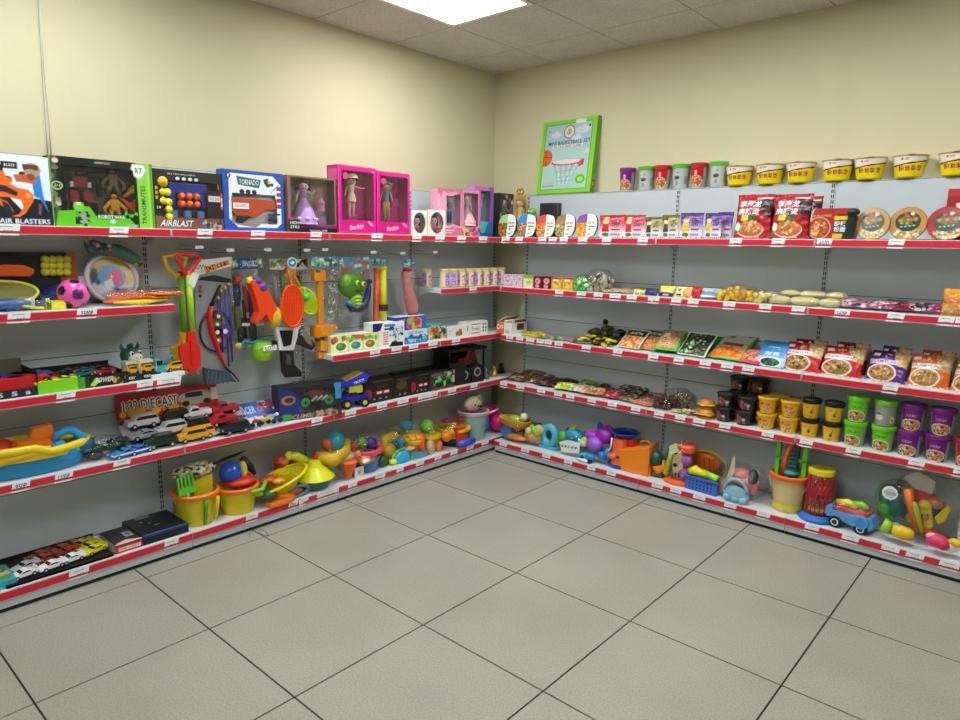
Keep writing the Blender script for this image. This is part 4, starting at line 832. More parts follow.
for i,(a,b,lb) in enumerate(((128.5,141,'small open car box with a yellow toy car, beside the black tray end'),(142,157.5,'small open car box with a yellow toy car, beside the turquoise digger'))):
    s,w,h=span('L',.30,z,a,b,362 if i==0 else 360.5); root=thing('car_box',lb,'toy box','L',s,.30,z); mb=MB(); e=M('16171a',.5,kind='card'); cr=M('d8cdb8',.5,kind='card')
    bx(mb,-w/2,w/2,0,.075,0,.032,e); prism(mb,[(-w/2,h-.012),(w/2,h-.012),(w/2-.004,h),(-w/2+.004,h)],.02,.075,cr); bx(mb,-w/2,-w/2+.002,.0,.075,.03,h-.01,cr); bx(mb,w/2-.002,w/2,.0,.075,.03,h-.01,cr); bx(mb,-w/2,w/2,.073,.075,.03,h-.01,cr); letter(mb,'car',-.01,.016,.012,WHITE,-.0006); mb.build('box',root)
    m2=MB(); prism(m2,[(-.036,.034),(-.038,.05),(-.02,.056),(-.012,.068),(.016,.068),(.026,.054),(.038,.05),(.038,.034)],.012,.045,P('e8a51c',.2),.003); prism(m2,[(-.016,.056),(-.010,.065),(.014,.065),(.02,.056)],.0112,.0458,DARK); cyl(m2,(-.02,.01,.037),(-.02,.047,.037),.008,BLACK); cyl(m2,(.022,.01,.037),(.022,.047,.037),.008,BLACK); m2.build('model_car',root)
root=thing('toy_digger','turquoise toy digger in a clear box','toy vehicle','L',along('L',161,.27,z),.27,z,10); mb=MB(); t_=P('2ca8b4')
bx(mb,-.04,.04,-.02,.03,.02,.05,t_,.006); bx(mb,-.035,.0,-.018,.025,.05,.085,t_,.005); bx(mb,-.036,-.0,-.019,-.017,.058,.078,BLACK); tube(mb,[(.02,0,.05),(.06,0,.09),(.08,0,.04)],.008,P('2394a0'),8); mb.build('digger_body',root)
for cx in(-.025,.03):
    for sg in(-1,1): mb=MB(); cyl(mb,(cx,.005+sg*.022-.006,.014),(cx,.005+sg*.022+.006,.014),.014,BLACK); mb.build('wheel',root)
car('toy_van','orange and yellow toy van at the end of the third shelf, under the spades','L',along('L',174,.265,z),.265,z+.02,.10,'e8a420','suv',8)
mb=MB(); T=Trace('L',.28,168,z); bx(mb,-.10,.055,-.04,.05,0,.018,M('dfe3e6',.4,kind='card'),.002); solo('display_stand','white card tray under the turquoise digger and orange van','tray',mb,'L',along('L',170,.275,z)-.0,.275,z)
mb=MB(); X=tr(0,0,.004); 
tube(mb,[(-.06,.02,.012),(.05,.0,.012),(.08,.02,.02)],[.006,.013,.004],P('4a7c80'),8); bx(mb,-.02,.05,-.015,.03,.018,.024,P('e4dcc4'),.002); solo('toy_plane','small grey green toy plane behind the orange van','toy vehicle',mb,'L',along('L',172,.16,z),.16,z)
# =================================================================== LEFT WALL, HOOKS
def hook(px, py, label):
    tip=.285; z=high('L',px,py,tip); s=along('L',px,tip,z); o=thing('peg_hook',label,'hook','L',s,.062,z-.012,tell=False,group=None)
    mb=MB(); m=M('b9bcc0',.25,1,'chrome')
    for dx in (-.0,): tube(mb,[(0,0,0),(0,-.17,0),(0,-.19,.004),(0,-.20,.012)],.0024,m,6)
    tube(mb,[(0,0,.022),(0,-.215,.016)],.0018,m,6); mb.build('rod',o); mb=MB(); bx(mb,-.012,.012,-.002,.002,-.006,.028,STEEL); mb.build('back_plate',o)
    mb=MB(); bx(mb,-.020,.020,-.218,-.215,.006,.022,M('f2f4f6',.25)); mb.build('ticket_plate',o,'white ticket plate'); return s,z-.012
HK=[hook(200,247.5,'peg hook with white ticket plate above the red and yellow spades'),hook(231,250.5,'peg hook with white ticket plate above the bow set card'),hook(268.5,250,'peg hook with white ticket plate above the orange water pistol'),hook(307.5,250.5,'peg hook with white plate above the orange net racket'),hook(326,250,'peg hook with white plate above the long orange crane toy'),hook(374.5,252.5,'peg hook with white plate above the green monster toy pack'),hook(403.5,253.5,'peg hook with white plate above the rubber pig toy'),hook(436,252.5,'empty peg hook beside the shelf of tins')]
def hung(name,label,cat,out,px,py,rot=0):
    z=high('L',px,py,out); T=Trace('L',out,px,z); o=thing(name,label,cat,'L',T.s,out,z,rot); return o,T
def pr(mb,T,pts,y0,y1,m,b=.003): return prism(mb,[T(a,c) for a,c in pts],y0,y1,m,b)
def loop(o,T,top):   # string that carries the toy on its hook
    x,z=T(*top); mb=MB(); tube(mb,[(-.004,.0,-.005),(x-.01,0,z),(x+.01,0,z),(.004,.0,-.005)],.0012,M('dedede',.5),5); mb.build('hang_string',o)
R_,Y_,LM=P('d01c1c'),P('e8c41a'),P('9ed01c')
# two spades, one behind the other
for n,(dx,dy,out,lb,cs) in enumerate(((0,0,.27,'long toy spade with lime shaft and bright red blade, hanging in front',('d8241c','a2d41e','d8241c')),(-8,1,.20,'long toy spade with lime shaft and yellow blade, hanging behind the red one',('c82020','7cae1e','e0b41c')))):
    o,T=hung('toy_spade',lb,'spade',out,188+dx,252+dy); a,b,c=[M(k,.3) for k in cs]; f=lambda x,y:T(x+dx,y+dy)
    mb=MB(); pts=[f(176,256),f(181,254),f(195,255.5),f(200,257.5),f(193,268),f(189,276),f(186,274)] if n==0 else [f(172,256),f(186,254),f(194,257),f(189,272),f(184,276),f(176,268)]
    tube(mb,[(x,0,z) for x,z in pts],.011,a if n==0 else Y_,10,closed=True)
    q=f(188.5,270); q2=f(189,283); tube(mb,[(q[0],0,q[1]),(q2[0],0,q2[1])],.013,a,10); mb.build('grip',o)
    mb=MB(); p0,p1=f(188.5,275),f(192.5,331); tube(mb,[(p0[0],0,p0[1]),(p1[0],0,p1[1])],.0145,b,12); mb.build('shaft',o)
    mb=MB(); pr(mb,T,[(187+dx,331+dy),(195+dx,331+dy),(196+dx,343+dy),(200+dx,346+dy),(200+dx,366+dy),(195+dx,373+dy),(189+dx,372+dy),(181+dx,366+dy),(178+dx,346+dy),(186+dx,343+dy)],-.012,.012,c,.008); pr(mb,T,[(189+dx,340+dy),(193+dx,340+dy),(194+dx,364+dy),(190+dx,364+dy)],-.02,-.008,c,.004); mb.build('blade',o,'bright red blade' if n==0 else 'yellow blade')
    if n==0: mb=MB(); pr(mb,T,[(186,282),(191,272),(198,274),(192,289)],-.018,-.016,M('dfe3d4',.5,kind='card'),0); mb.build('price_ticket',o)
# bow and arrow card
o,T=hung('toy_bow_set','grey and white card with a red and black toy bow and blue arrows','toy bow',.20,222,252)
mb=MB(); pr(mb,T,[(194,262),(230.5,256),(231,272),(231,374),(197,375)],.0,.003,M('8d8e90',.5,kind='card'),0); pr(mb,T,[(193,261),(229,256.5),(231.5,257),(231.5,266),(195,276)],-.002,.0,M('eceae8',.5,kind='card'),0)
pr(mb,T,[(204,267),(228,260),(229.5,264),(206,273)],-.003,-.002,M('b01f20',.5,kind='card'),0)
pr(mb,T,[(202,277),(214,275),(231,279),(231,283),(197,280)],-.002,.0,M('1d2026',.5,kind='card'),0)
for x,y in ((200,287),(200,291),(200,296)): pr(mb,T,[(x-1.5,y-1.5),(x+1.5,y-1.5),(x+1.5,y+1.5),(x-1.5,y+1.5)],-.0022,0,M('a03038' if y<295 else '222222',.5,kind='card'),0)
x,z=T(217,266); letter(mb,'ARCHERY SET',x,z,.026,M('f0c860',.5),-.0035,w=.19,rot=15); x,z=T(199,267); letter(mb,'BOW',x,z,.022,M('8a8a30',.5),-.0032); mb.build('backing_card',o)
mb=MB(); bow=[(219,285,.008),(216,292,.012),(213,299,.014),(210,306,.018),(208,315,.022),(209,325,.024),(211,334,.024),(214,342,.022),(217,350,.020),(220,358,.018),(224,366,.012),(229,371,.008),(238,381,.007)]
for seg,mt in ((bow[:4],BLACK),(bow[3:11],R_),(bow[10:],BLACK)): tube(mb,[(*[T(a,b)[0]],-.012,T(a,b)[1]) for a,b,r in seg],[r for a,b,r in seg],mt,10,flat=.5)
mb.build('bow',o); mb=MB(); cx,cz=T(215.5,331); tube(mb,[(cx+.085*math.cos(k*PI/12),-.006,cz+.105*math.sin(k*PI/12)) for k in range(24)],.006,P('2c2a5c'),8,closed=True)
for (a,b,c,r) in ((216,324,'4c6a2a',.022),(216,332,'1c1c1e',.028),(216.5,340,'b06a20',.02),(224,331,'5a2a8a',.032),(217,316,'5a3a1c',.024)): x,z=T(a,b); cyl(mb,(x,-.014,z),(x,-.002,z),r,P(c),seg=18); cyl(mb,(x,-.017,z),(x,-.012,z),r*.4,P('d8d8d0'),seg=12)
mb.build('target_disc',o)
for k,(a,b,c,d) in enumerate(((220,293,222,352),(224,290,228,366),(228,286,231.5,362),(217,300,220,350))):
    mb=MB(); x,z=T(a,b); x2,z2=T(c,d); tube(mb,[(x,-.009,z),(x2,-.009,z2)],.0045,P('2b2a86'),8); sph(mb,(x,-.009,z+.01),.010,P('c8b428'),10,8); mb.build('arrow',o)
mb=MB(); pr(mb,T,[(202,367),(226,371),(236,382),(228,381),(205,385),(203,380)],-.022,-.004,P('33464e'),.004)
for k in range(6): pr(mb,T,[(206+4*k,370+.6*k),(207+4*k,370+.6*k),(205.6+4*k,383),(204.6+4*k,383)],-.024,-.021,P('4c626a'),0)
mb.build('quiver',o); loop(o,T,(222,259))
# blister pack of foam swords
o,T=hung('toy_sword_pack','clear pack of blue and red toy weapons with blue header behind water pistol','toy pack',.17,246,256)
cv=Canvas(.3,.1,'1f5c9c'); cv.blobs(.5,.5,.5,.4,['3a8ad0','16406e','d8c83a','e8f0f4','2a70b8'],50,.05,'box'); cv.txt('SWORD',.6,.5,.5,'e8f2f8',.5); mb=MB(); x0,z0=T(231,258); x1,z1=T(275,268.5); x1=T(262,268)[0]; sheet(mb,cv,x0,x1,z1,z0,-.002); bx(mb,x0,x1,-.001,.002,z1,z0,M('c8d0d8',.5,kind='card')); mb.build('header_card',o)
for (a,b,c,d,r,col) in ((236,282,237,306,.022,'34506e'),(236,306,238,330,.018,'6a6c28'),(236,276,236,284,.024,'c84a3c'),(244,286,247,312,.015,'b8505a'),(250,290,252,318,.018,'5a3a78'),(243,300,246,338,.010,'1c1c22'),(255,296,252,312,.01,'3a2a5a'),(240,318,241,345,.02,'22262a'),(250,318,254,342,.022,'2a2a2e')):
    mb=MB(); x,z=T(a,b); x2,z2=T(c,d); tube(mb,[(x,0,z),(x*.5+x2*.5,-.008,z*.5+z2*.5),(x2,0,z2)],[r*.8,r,r*.7],P(col),10); mb.build('foam_weapon',o)
mb=MB(); x,z=T(245,323); 
for a,b in ((239,324),(253,324)): pr(mb,T,[(a,b-1.5),(a+8,b-1.5),(a+8,b+1.5),(a,b+1.5)],-.032,-.030,M('e8e8e4',.5,kind='card'),0)
mb.build('ticket',o); mb=MB(); x,z=T(246,306); blob(mb,(x,0,z),(.12,.035,.24),BAG,.08,2.5,4,24,16); mb.build('clear_bag',o)
# orange water pistol
o,T=hung('water_pistol','bright orange water pistol with yellow muzzle and violet tank','water pistol',.26,256,268)
mb=MB(); OR=P('f0461c',.3); pr(mb,T,[(248,283),(250,280),(254,279),(261,281),(266,290),(271,300),(275,309),(272,318),(267,322),(264,314),(258,320),(254,324),(252,321),(256,312),(255,303)],-.03,.03,OR,.010); mb.build('pistol_body',o)
mb=MB(); x,z=T(274,317); sph(mb,(x,0,z),(.042,.036,.062),P('e8b422',.3),18,12); mb.build('muzzle',o,'yellow muzzle'); mb=MB(); x,z=T(250.5,283); tube(mb,[(x-.01,0,z+.03),(x+.02,0,z-.035)],[.016,.02],P('e4c832'),12); mb.build('pump',o,'yellow pump')
mb=MB(); x,z=T(260.5,287); sph(mb,(x,-.026,z),(.024,.012,.022),P('5a3ab0'),12,8); x,z=T(256,281); sph(mb,(x,-.01,z),(.030,.026,.022),P('5438a0'),14,10); mb.build('tank',o,'violet tank'); loop(o,T,(256,277))
# green capsule ball with teal strap
o,T=hung('toy_capsule','lime green barrel toy with teal strap, under the orange water pistol','toy',.20,262,338)
mb=MB(); x,z=T(262,351); lathe(mb,[(0,-.052),(.045,-.048),(.056,-.02),(.058,.02),(.046,.05),(.02,.058),(0,.058)],P('8ecb1c'),c=(x,0,z)); mb.build('capsule',o)
mb=MB(); cx,cz=T(263,346.5); bx(mb,cx-.035,cx+.045,-.064,-.056,cz-.016,cz+.012,M('f2f2ee',.5,kind='card'),.002); letter(mb,'LOTI',cx+.005,cz,.02,BLACK,-.065,rot=8); mb.build('badge',o)
mb=MB(); tube(mb,[(*[T(a,b)[0]],.0,T(a,b)[1]) for a,b in ((240,347),(244,341),(250,343),(256,341),(262,340),(268,338))],.014,P('2b8cb0'),8,flat=.5); x,z=T(239,346); sph(mb,(x,0,z),(.022,.012,.018),P('c8c030'),10,8); mb.build('strap',o)
# rackets
def racket(label,out,px,cy,rx,rz,col,handle_top,badge=None,ang=0):
    o,T=hung('net_racket',label,'racket',out,px,handle_top); m=M(col,.3); x,z=T(px,cy); mb=MB(); n=32
    mb.X=tr(x,0,z)@rot_y(ang)
    tube(mb,[(rx*math.cos(2*PI*k/n),0,rz*math.sin(2*PI*k/n)) for k in range(n)],.008,m,8,closed=True)
    for sg in(-1,1): tube(mb,[(sg*.012,0,rz),(sg*.022,0,rz+.10)],.007,m,8)
    bx(mb,-.03,.03,-.006,.006,rz+.09,rz+.12,m,.004); mb.build('racket_frame',o)
    mb=MB(); mb.X=tr(x,0,z)@rot_y(ang); mb.add([(rx*math.cos(2*PI*k/n),.002,rz*math.sin(2*PI*k/n)) for k in range(n)],[tuple(range(n))],m)
    for k in range(-4,5): xx=rx*k/5; hh=rz*math.sqrt(1-(k/5)**2); bx(mb,xx-.002,xx+.002,-.004,.006,-hh,hh,M(col,.6)); zz=rz*k/5; ww=rx*math.sqrt(1-(k/5)**2); bx(mb,-ww,ww,-.0035,.0065,zz-.0015,zz+.0015,M(col,.6))
    mb.build('net',o)
    if badge: mb=MB(); mb.X=tr(x,0,z)@rot_y(ang); cyl(mb,(0,-.012,rz+.12),(0,-.006,rz+.12),.030,M('e8eef0',.4),seg=24); cyl(mb,(0,-.013,rz+.12),(0,-.0118,rz+.12),.024,M('2f8cc0',.4),seg=24); prism(mb,[(-.016,rz+.118),(0,rz+.132),(.014,rz+.124),(.004,rz+.112)],-.0138,-.012,WHITE); mb.build('badge',o,'round blue and white badge')
    return o,T
racket('bright orange net racket with a round blue badge, hanging on a hook',.27,292.5,306,.066,.115,'f4500e',272,True)
racket('yellow green net racket tucked behind the orange racket',.22,307,301,.055,.085,'c8e020',278,ang=-35)
o,T=hung('toy_ball','small green ball in the yellow net racket','ball',.245,305,297); mb=MB(); sph(mb,(0,-.004,0),.026,P('38c43a')); mb.build('ball_shell',o); mb=MB(); tube(mb,[(0,-.0,.02),(.0,0,.05)],.002,WHITE,5); mb.build('cord',o)
# pistol and gauntlet bag
o,T=hung('toy_holster_set','clear bag with a black and white toy pistol below the orange racket','toy pack',.22,286,326)
mb=MB(); pr(mb,T,[(273,327),(297,327),(294,341),(291,350),(277,350),(275,340)],-.025,.0,P('e4e5e6'),.004); mb.build('pistol_body',o,'white body'); mb=MB(); pr(mb,T,[(277,330),(290,330),(288,344),(281,346),(279,338)],-.034,-.02,BLACK,.003); pr(mb,T,[(270,340),(274,340),(275,345),(271,344)],-.03,-.01,BLACK,.002); mb.build('pistol_inset',o,'black inset')
mb=MB(); pr(mb,T,[(279,350),(291,350),(292,364),(299,371),(299,376),(284,377),(281,372)],-.028,.0,P('151517'),.004); pr(mb,T,[(283,354),(287,354),(288,364),(284,364)],-.032,-.026,P('4a4a4c'),.002); mb.build('grip',o,'black grip')
mb=MB(); pr(mb,T,[(294,334),(300,329),(307,334),(315,345),(311,350),(298,345),(293,344)],-.012,.014,P('201e1e'),.005); pr(mb,T,[(298,331),(303,328),(309,337),(311,346),(306,343)],-.018,-.010,P('8a827e'),.003); mb.build('gauntlet',o); mb=MB(); x,z=T(299,350); blob(mb,(x,.01,z),(.12,.05,.19),BAG,.08,2.5,7,24,16); mb.build('clear_bag',o); loop(o,T,(286,329))
# small packs behind
for k,(px,w,cs,lb) in enumerate(((283,.10,['8a8a7a','3a3a2e','c8c8b8'],'small hanging pack with a khaki and white header'),(300,.10,['a83a30','eceae4','2a2a30'],'small hanging pack with a white and red header'),(276,.08,['9aa0a0','c8c8c0','7a8a30'],'narrow pack with grey header behind the water pistol'))):
    o,T=hung('toy_pack',lb,'toy pack',.12+.02*k,px,258); cv=Canvas(.1,.06,'e4e4dc'); cv.blobs(.5,.5,.5,.45,cs,26,.08,'box'); header(o,w,.06,0,-.065,cv); mb=MB(); bx(mb,-w*.4,w*.4,.0,.02,-.26,-.065,BAG,.004); mb.build('clear_bag',o)
    mb=MB(); tube(mb,[(-.01,.01,-.10),(.0,.01,-.24)],.012,M(['7a9a2a','b84a48','d8d4cc'][k],.4),8); mb.build('small_toy',o)
# long orange crane toy
o,T=hung('crane_toy','tall orange crane toy in a clear bag with a blue header','toy',.23,322,257)
A=P('f0981c',.35); mb=MB(); x,z=T(318,274); pr(mb,T,[(312,269),(324,271),(325,281),(313,281)],-.02,.02,A,.006); pr(mb,T,[(317,281),(322,281),(322.5,324),(318,324)],-.012,.012,A,.004); pr(mb,T,[(313,270),(318,270),(318,272.5),(314,272.5)],-.022,-.02,P('7a4a20'),0); mb.build('mast',o)
mb=MB(); pr(mb,T,[(313,325),(333,324),(335,329),(328,333),(324,336),(313,337)],-.03,.03,A,.006); pr(mb,T,[(313,327),(317,326),(319,336),(314,338)],-.034,-.03,P('e87a10'),0); pr(mb,T,[(318,340),(333,342),(333,348),(327,352),(318,350)],-.03,.03,P('f0a41c'),.006); pr(mb,T,[(317,352),(325,352),(325,358),(317,358)],-.02,.02,A,.005); pr(mb,T,[(316,332),(323,332),(323,341),(316,341)],-.02,.012,P('5a4638'),.003); mb.build('base_body',o)
cv=Canvas(.2,.07,'2f86b8'); cv.blobs(.5,.5,.5,.4,['55b0dc','1c5a8c','e8f4f8','c8d840'],40,.06,'box'); mb=MB(); sheet(mb,cv,T(308,260)[0],T(334,260)[0],T(322,266.5)[1],T(322,256.5)[1],-.03); mb.build('header_card',o)
mb=MB(); x,z=T(322,308); bx(mb,T(310,0)[0],T(335,0)[0],-.036,.034,T(322,357)[1],T(322,264)[1],BAG,.02); mb.build('clear_bag',o)
mb=MB()
for k in range(40): x,z=T(325+rnd.random()*9,268+rnd.random()*76); sph(mb,(x,-.034,z),(.004+.006*rnd.random(),.002,.003+.004*rnd.random()),M('dfe6ee',.2),6,5)
mb.build('pale_flecks',o,'silvery foil flakes')  # small pale flecks scattered just inside the bag front
# green monster toy pack
o,T=hung('green_monster_toy','round green monster toy with navy tail, in a hanging pack','toy',.2,358,256)
mb=MB(); cv=Canvas(.3,.1,'4a9ab8'); cv.blobs(.5,.5,.5,.45,['3a86c0','d86a3a','e8e0c0','5aa8c8','b88a70'],50,.06,'box'); sheet(mb,cv,T(338,260)[0],T(369,260)[0],T(354,269)[1],T(354,257)[1],-.0); bx(mb,T(338,260)[0],T(369,260)[0],.001,.002,T(354,316)[1],T(354,257)[1],BAG); mb.build('header_card',o)
g_=P('4c8420',.45); mb=MB(); x,z=T(349,285); sph(mb,(x,-.02,z),(.090,.045,.078),g_,22,14); sph(mb,(x-.04,-.03,z+.02),(.05,.03,.05),P('7aae34'),14,10)
for dx,dy in ((351,282.5),(357,283.5)): a,b=T(dx,dy); sph(mb,(a,-.062,b),(.016,.01,.016),P('c8d83a'),12,8); sph(mb,(a+.003,-.071,b),(.007,.005,.009),BLACK,8,6)
a,b=T(353,290); tube(mb,[(a-.03,-.06,b+.004),(a,-.066,b-.004),(a+.03,-.06,b+.004)],.003,BLACK,6); mb.build('monster_head',o)
mb=MB(); x,z=T(353,300); sph(mb,(x,-.02,z),(.045,.04,.055),P('8ab430'),16,10); 
for k in range(3): sph(mb,(x,-.055,z+.02-.02*k),(.03,.008,.006),P('a8c84a'),10,6)
mb.build('monster_body',o)
mb=MB(); tube(mb,[(*[T(a,b)[0]],-.015,T(a,b)[1]) for a,b in ((346,303),(351,308),(358,308),(363,304),(366,297),(367,290),(368,284))],[.016,.026,.028,.026,.02,.018,.010],P('1b2c5a',.4),12); tube(mb,[(*[T(a,b)[0]],-.03,T(a,b)[1]) for a,b in ((344,302),(351,305),(357,305))],.014,P('3a8ac8'),8); a,b=T(368,283); sph(mb,(a,-.015,b+.01),(.02,.014,.016),P('16203c'),10,8); mb.build('tail',o,'navy tail'); loop(o,T,(358,259))
# foam tubes
for k,(px,col,lb,out) in enumerate(((377,'e8643a','long orange foam tube hanging beside the yellow one',.2),(383,'d0cc1c','long yellow foam tube with a dark band',.23))):
    o,T=hung('foam_tube',lb,'toy',out,px,257); mb=MB(); a,b=T(px,270 if k==0 else 268); c,d=T(px-(1 if k==0 else -.5),322); tube(mb,[(a,0,b),(c,0,d)],.021,M(col,.4),14); mb.build('tube',o)
    mb=MB(); cyl(mb,(a,0,b-.008),(a,0,b+.012),.025,M(col,.4)); mb.build('end_cap',o); cv=Canvas(.1,.05,'4a90b0'); cv.blobs(.5,.5,.5,.4,['2a5a78','8ac0d0','5a8a4a'],20,.08,'box'); header(o,.09,.04,-.0,-.052,cv); loop(o,T,(px,270))
    if k: mb=MB(); x,z=T(383.5,307.5); cyl(mb,(x,0,z-.02),(x,0,z+.02),.03,P('3a2a20')); mb.build('band',o,'dark brown band')
# rubber pig
o,T=hung('rubber_pig','pink rubber toy with red collar and red feet, hanging beside the tins','toy',.22,405,258); K=P('d8817e',.5)
mb=MB(); tube(mb,[(*[T(a,b)[0]],0,T(a,b)[1]) for a,b in ((407,268),(406,274),(406.5,282),(408,290),(410,298),(412,306),(412,313))],[.022,.032,.030,.032,.042,.044,.034],K,16); mb.build('pig_body',o)
mb=MB(); x,z=T(406.5,270); sph(mb,(x,-.01,z),(.032,.032,.012),P('b81c24'),14,8); sph(mb,(x-.012,-.02,z+.006),(.012,.012,.010),P('c8242c'),8,6); mb.build('collar',o,'red collar')
mb=MB(); 
for dx in(-.02,.022): x,z=T(412,315); sph(mb,(x+dx,-.01,z),(.022,.028,.016),P('a8181c'),12,8)
mb.build('feet',o,'red feet'); cv=Canvas(.12,.05,'2c7a9a'); cv.blobs(.5,.5,.5,.4,['1c4a6a','5ab0c8','c8d8d0'],26,.07,'box'); header(o,.12,.045,-.03,-.05,cv); mb=MB(); x,z=T(409,292); blob(mb,(x,0,z),(.075,.05,.20),BAG,.08,2.4,11,20,14); mb.build('clear_bag',o)
# =================================================================== LEFT WALL, TINS ON SECOND SHELF
def d_tin(c,a=0):
    c.rect(0,0,1,1,'e6d6a8'); c.rect(0,.0,1,.06,'c8b078'); c.rect(0,.94,1,1,'d8c088'); c.rect(.18,.08,.36,.92,'b48ad4'); c.blobs(.27,.5,.07,.3,['8a4ac0','d0a8e8','9a60c8'],24,.02); c.blobs(.5,.52,.09,.28,['b84a4a','d89a80','e8d0b0','9a3a3a','e0b8a0'],46,.02); c.rect(.42,.12,.58,.2,'c8a068')
first=None
for i,(px,out) in enumerate(((427,.17),(444.5,.29),(452.5,.285),(461,.285),(469,.285),(477.5,.285),(485,.28),(493,.275),(500.5,.27))):
    s=along('L',px,out,z:=SH['s2']); lb='single cream and violet biscuit tin at the open end of the shelf' if i==0 else ['cream tin with violet label, first of the row in the corner','cream and violet tin second in the row','third tin of the row counted from the violet one','fourth tin of the row counted from the violet one','fifth tin of the row counted from the violet one','sixth tin of the row counted from the violet one','seventh tin of the row, last but one before the corner','last tin of the row, beside the lilac sweet boxes'][i-1]
    if first is None:
        first=thing('biscuit_tin',lb,'tin','L',s,out,z,group='cream tins on the second shelf'); cv=Canvas(.22,.10,'e6d6a8',.0025); d_tin(cv); first.scale=(1,1,1.25); mb=MB(); lathe_art(mb,[(.034,.002),(.034,.088)],cv,rows=30); lathe(mb,[(0,.001),(.034,.001)],P('d8c088')); mb.build('tin_body',first); mb=MB(); lathe(mb,[(.034,.086),(.0355,.088),(.0355,.098),(.033,.1005),(0,.1005)],P('d9be7a',.3)); mb.build('lid',first)
    else: clone(first,lb,'L',s,out,z,rot=(75 if i==1 else 50 if i==2 else 8*(i%3)-8))
# =================================================================== LEFT WALL, THIRD SHELF (corner side)
def d_tri(c):
    c.rect(0,0,1,1,'e3e6a0'); c.blobs(.5,.8,.5,.18,['7aa83a','c86a3a','a8c84a','e8d060','8a5a3a'],60,.03,'box')
    for k in range(3):
        x=.2+.3*k; c.ell(x,.36,.13,.30,'f4f2d8'); c.ell(x,.36,.10,.23,['4a7a2a','2f8a78','8a6a2a'][k]); c.ell(x-.02,.42,.05,.1,['7ab03a','40b098','c8a030'][k]); c.rect(x-.08,.03,x+.08,.08,'c8c8a0')
    for k in range(2): c.rect(.345+.3*k,0,.355+.3*k,.75,'b8c070')
tc=Canvas(.4,.1,'eef0d0'); tc.rect(0,0,1,1,'eef0d0')
fbox('dinosaur_egg_box','long pale green box with three round pictures, at the start of the third shelf','toy box','L','s3',.30,332,378.5,334.5,.10,'e3e6a0',d_tri,rot=-3,topc=tc)
def d_rob(c): c.rect(0,0,1,1,'e9eef2'); c.poly([(0,1),(.32,1),(.24,.7),(.05,.62),(0,.7)],'1e2c6a'); c.blobs(.75,.55,.2,.35,['9ab0c8','dfe6ee','3a4a6a','c8d4e0','22304c'],40,.05); c.rect(.36,.82,.7,.92,'3a78b8'); c.rect(.36,.70,.62,.77,'1c2c50'); [c.rect(.32,.12+.09*k,.48,.17+.09*k,'d8562c') for k in range(6)]; c.poly([(.5,.0),(.95,.0),(.95,.16),(.6,.22)],'16181e'); c.rect(0,0,.1,.2,'7a2ac0')
fbox('robot_toy_box','white and navy toy box picturing a white robot','toy box','L','s3',.31,374,403.5,322.5,.10,'e9eef2',d_rob,rot=-5)
def d_ocean(c): c.rect(0,0,1,1,'cfe2ee'); c.rect(0,0,1,.5,'3a90c8'); c.blobs(.5,.42,.42,.16,['1c5a94','5ab0dc','16406c','a8d8ee'],40,.05); c.poly([(.1,.4),(.5,.52),(.9,.42),(.6,.3)],'27548a'); c.txt('OCEAN',.5,.78,.18,'2a5a9a',.6)
oc=fbox('ocean_toy_box','small white and blue box printed with a sea animal, under the violet box','toy box','L','s3',.31,404,427.5,329.5,.10,'cfe2ee',d_ocean)
zz=high('L',415,330,.31); def_=None
def d_vio(c): c.rect(0,0,1,1,'3a3ab0'); c.poly([(0,1),(.5,1),(.3,0),(0,0)],'4a28a0'); c.blobs(.62,.5,.25,.35,['e07a9a','d85a7a','8ac03a','c83a5a','e8b04a'],36,.07); c.txt('SET',.2,.7,.2,'e8e0ff',.22); c.rect(.85,0,1,1,'2a6ad0')
fbox('shell_toy_box','violet and blue box lying on top of the white ocean box','toy box','L','s3',.30,396,426,316.5,.11,'3a3ab0',d_vio,z=SH['s3']+oc.dimensions.z+.001,topc=Canvas(.2,.1,'c8d8f0'))
def d_mag2(c): c.rect(0,0,1,1,'2a9a9a'); c.rect(.06,.1,.94,.85,'e8d8b0'); c.blobs(.5,.45,.4,.35,['c83a2a','e8a03a','2a3a6a','1c1c20','6aa03a','e8d0a0'],60,.06,'box'); c.rect(0,0,1,.09,'e8f0f0'); c.txt('BUSY',.4,.92,.09,'f4f4e0',.4)
fbox('magnetic_toy_box','teal framed toy box with red and yellow figures, beside the ocean box','toy box','L','s3',.31,427.5,446.5,324.5,.09,'2a9a9a',d_mag2)
def d_wh(c): c.rect(0,0,1,1,'e6e8e4'); c.poly([(.45,.25),(.6,.8),(.72,.8),(.75,.3),(.6,.15)],'c87a3a'); c.blobs(.55,.35,.15,.15,['2a6a8a','d0a040','a83a2a'],14,.04); c.rect(.1,.6,.16,.68,'c83a2a'); c.rect(.1,.4,.14,.46,'3a8a4a')
fbox('puzzle_box','white box with an orange rocket picture, before the last white box','toy box','L','s3',.31,447.5,467,327,.09,'e6e8e4',d_wh)
def d_wh2(c): c.rect(0,0,1,1,'e9e9e6'); c.rect(.2,.78,.62,.84,'a83a3a'); c.rect(.2,.16,.62,.22,'a83a3a'); c.txt('Travel',.4,.5,.3,'9a6a5a',.38); [c.rect(.74+.12*(k%2),.2+.24*(k//2),.82+.12*(k%2),.36+.24*(k//2),'6a6a70') for k in range(6)]; c.rect(.0,.4,.06,.7,'6a8ac8')
fbox('puzzle_box','white box with brown lettering, nearest the corner on the third shelf','toy box','L','s3',.31,467,487.5,321.5,.09,'e9e9e6',d_wh2)
# =================================================================== LEFT WALL, FOURTH SHELF
z=SH['s4']
mb=MB(); T=Trace('L',.2,6,z); sph(mb,(0,0,.075),.075,P('d8341c')); solo('toy_ball','red ball at the very left end of the fourth shelf','ball',mb,'L',along('L',1,.16,z),.16,z)
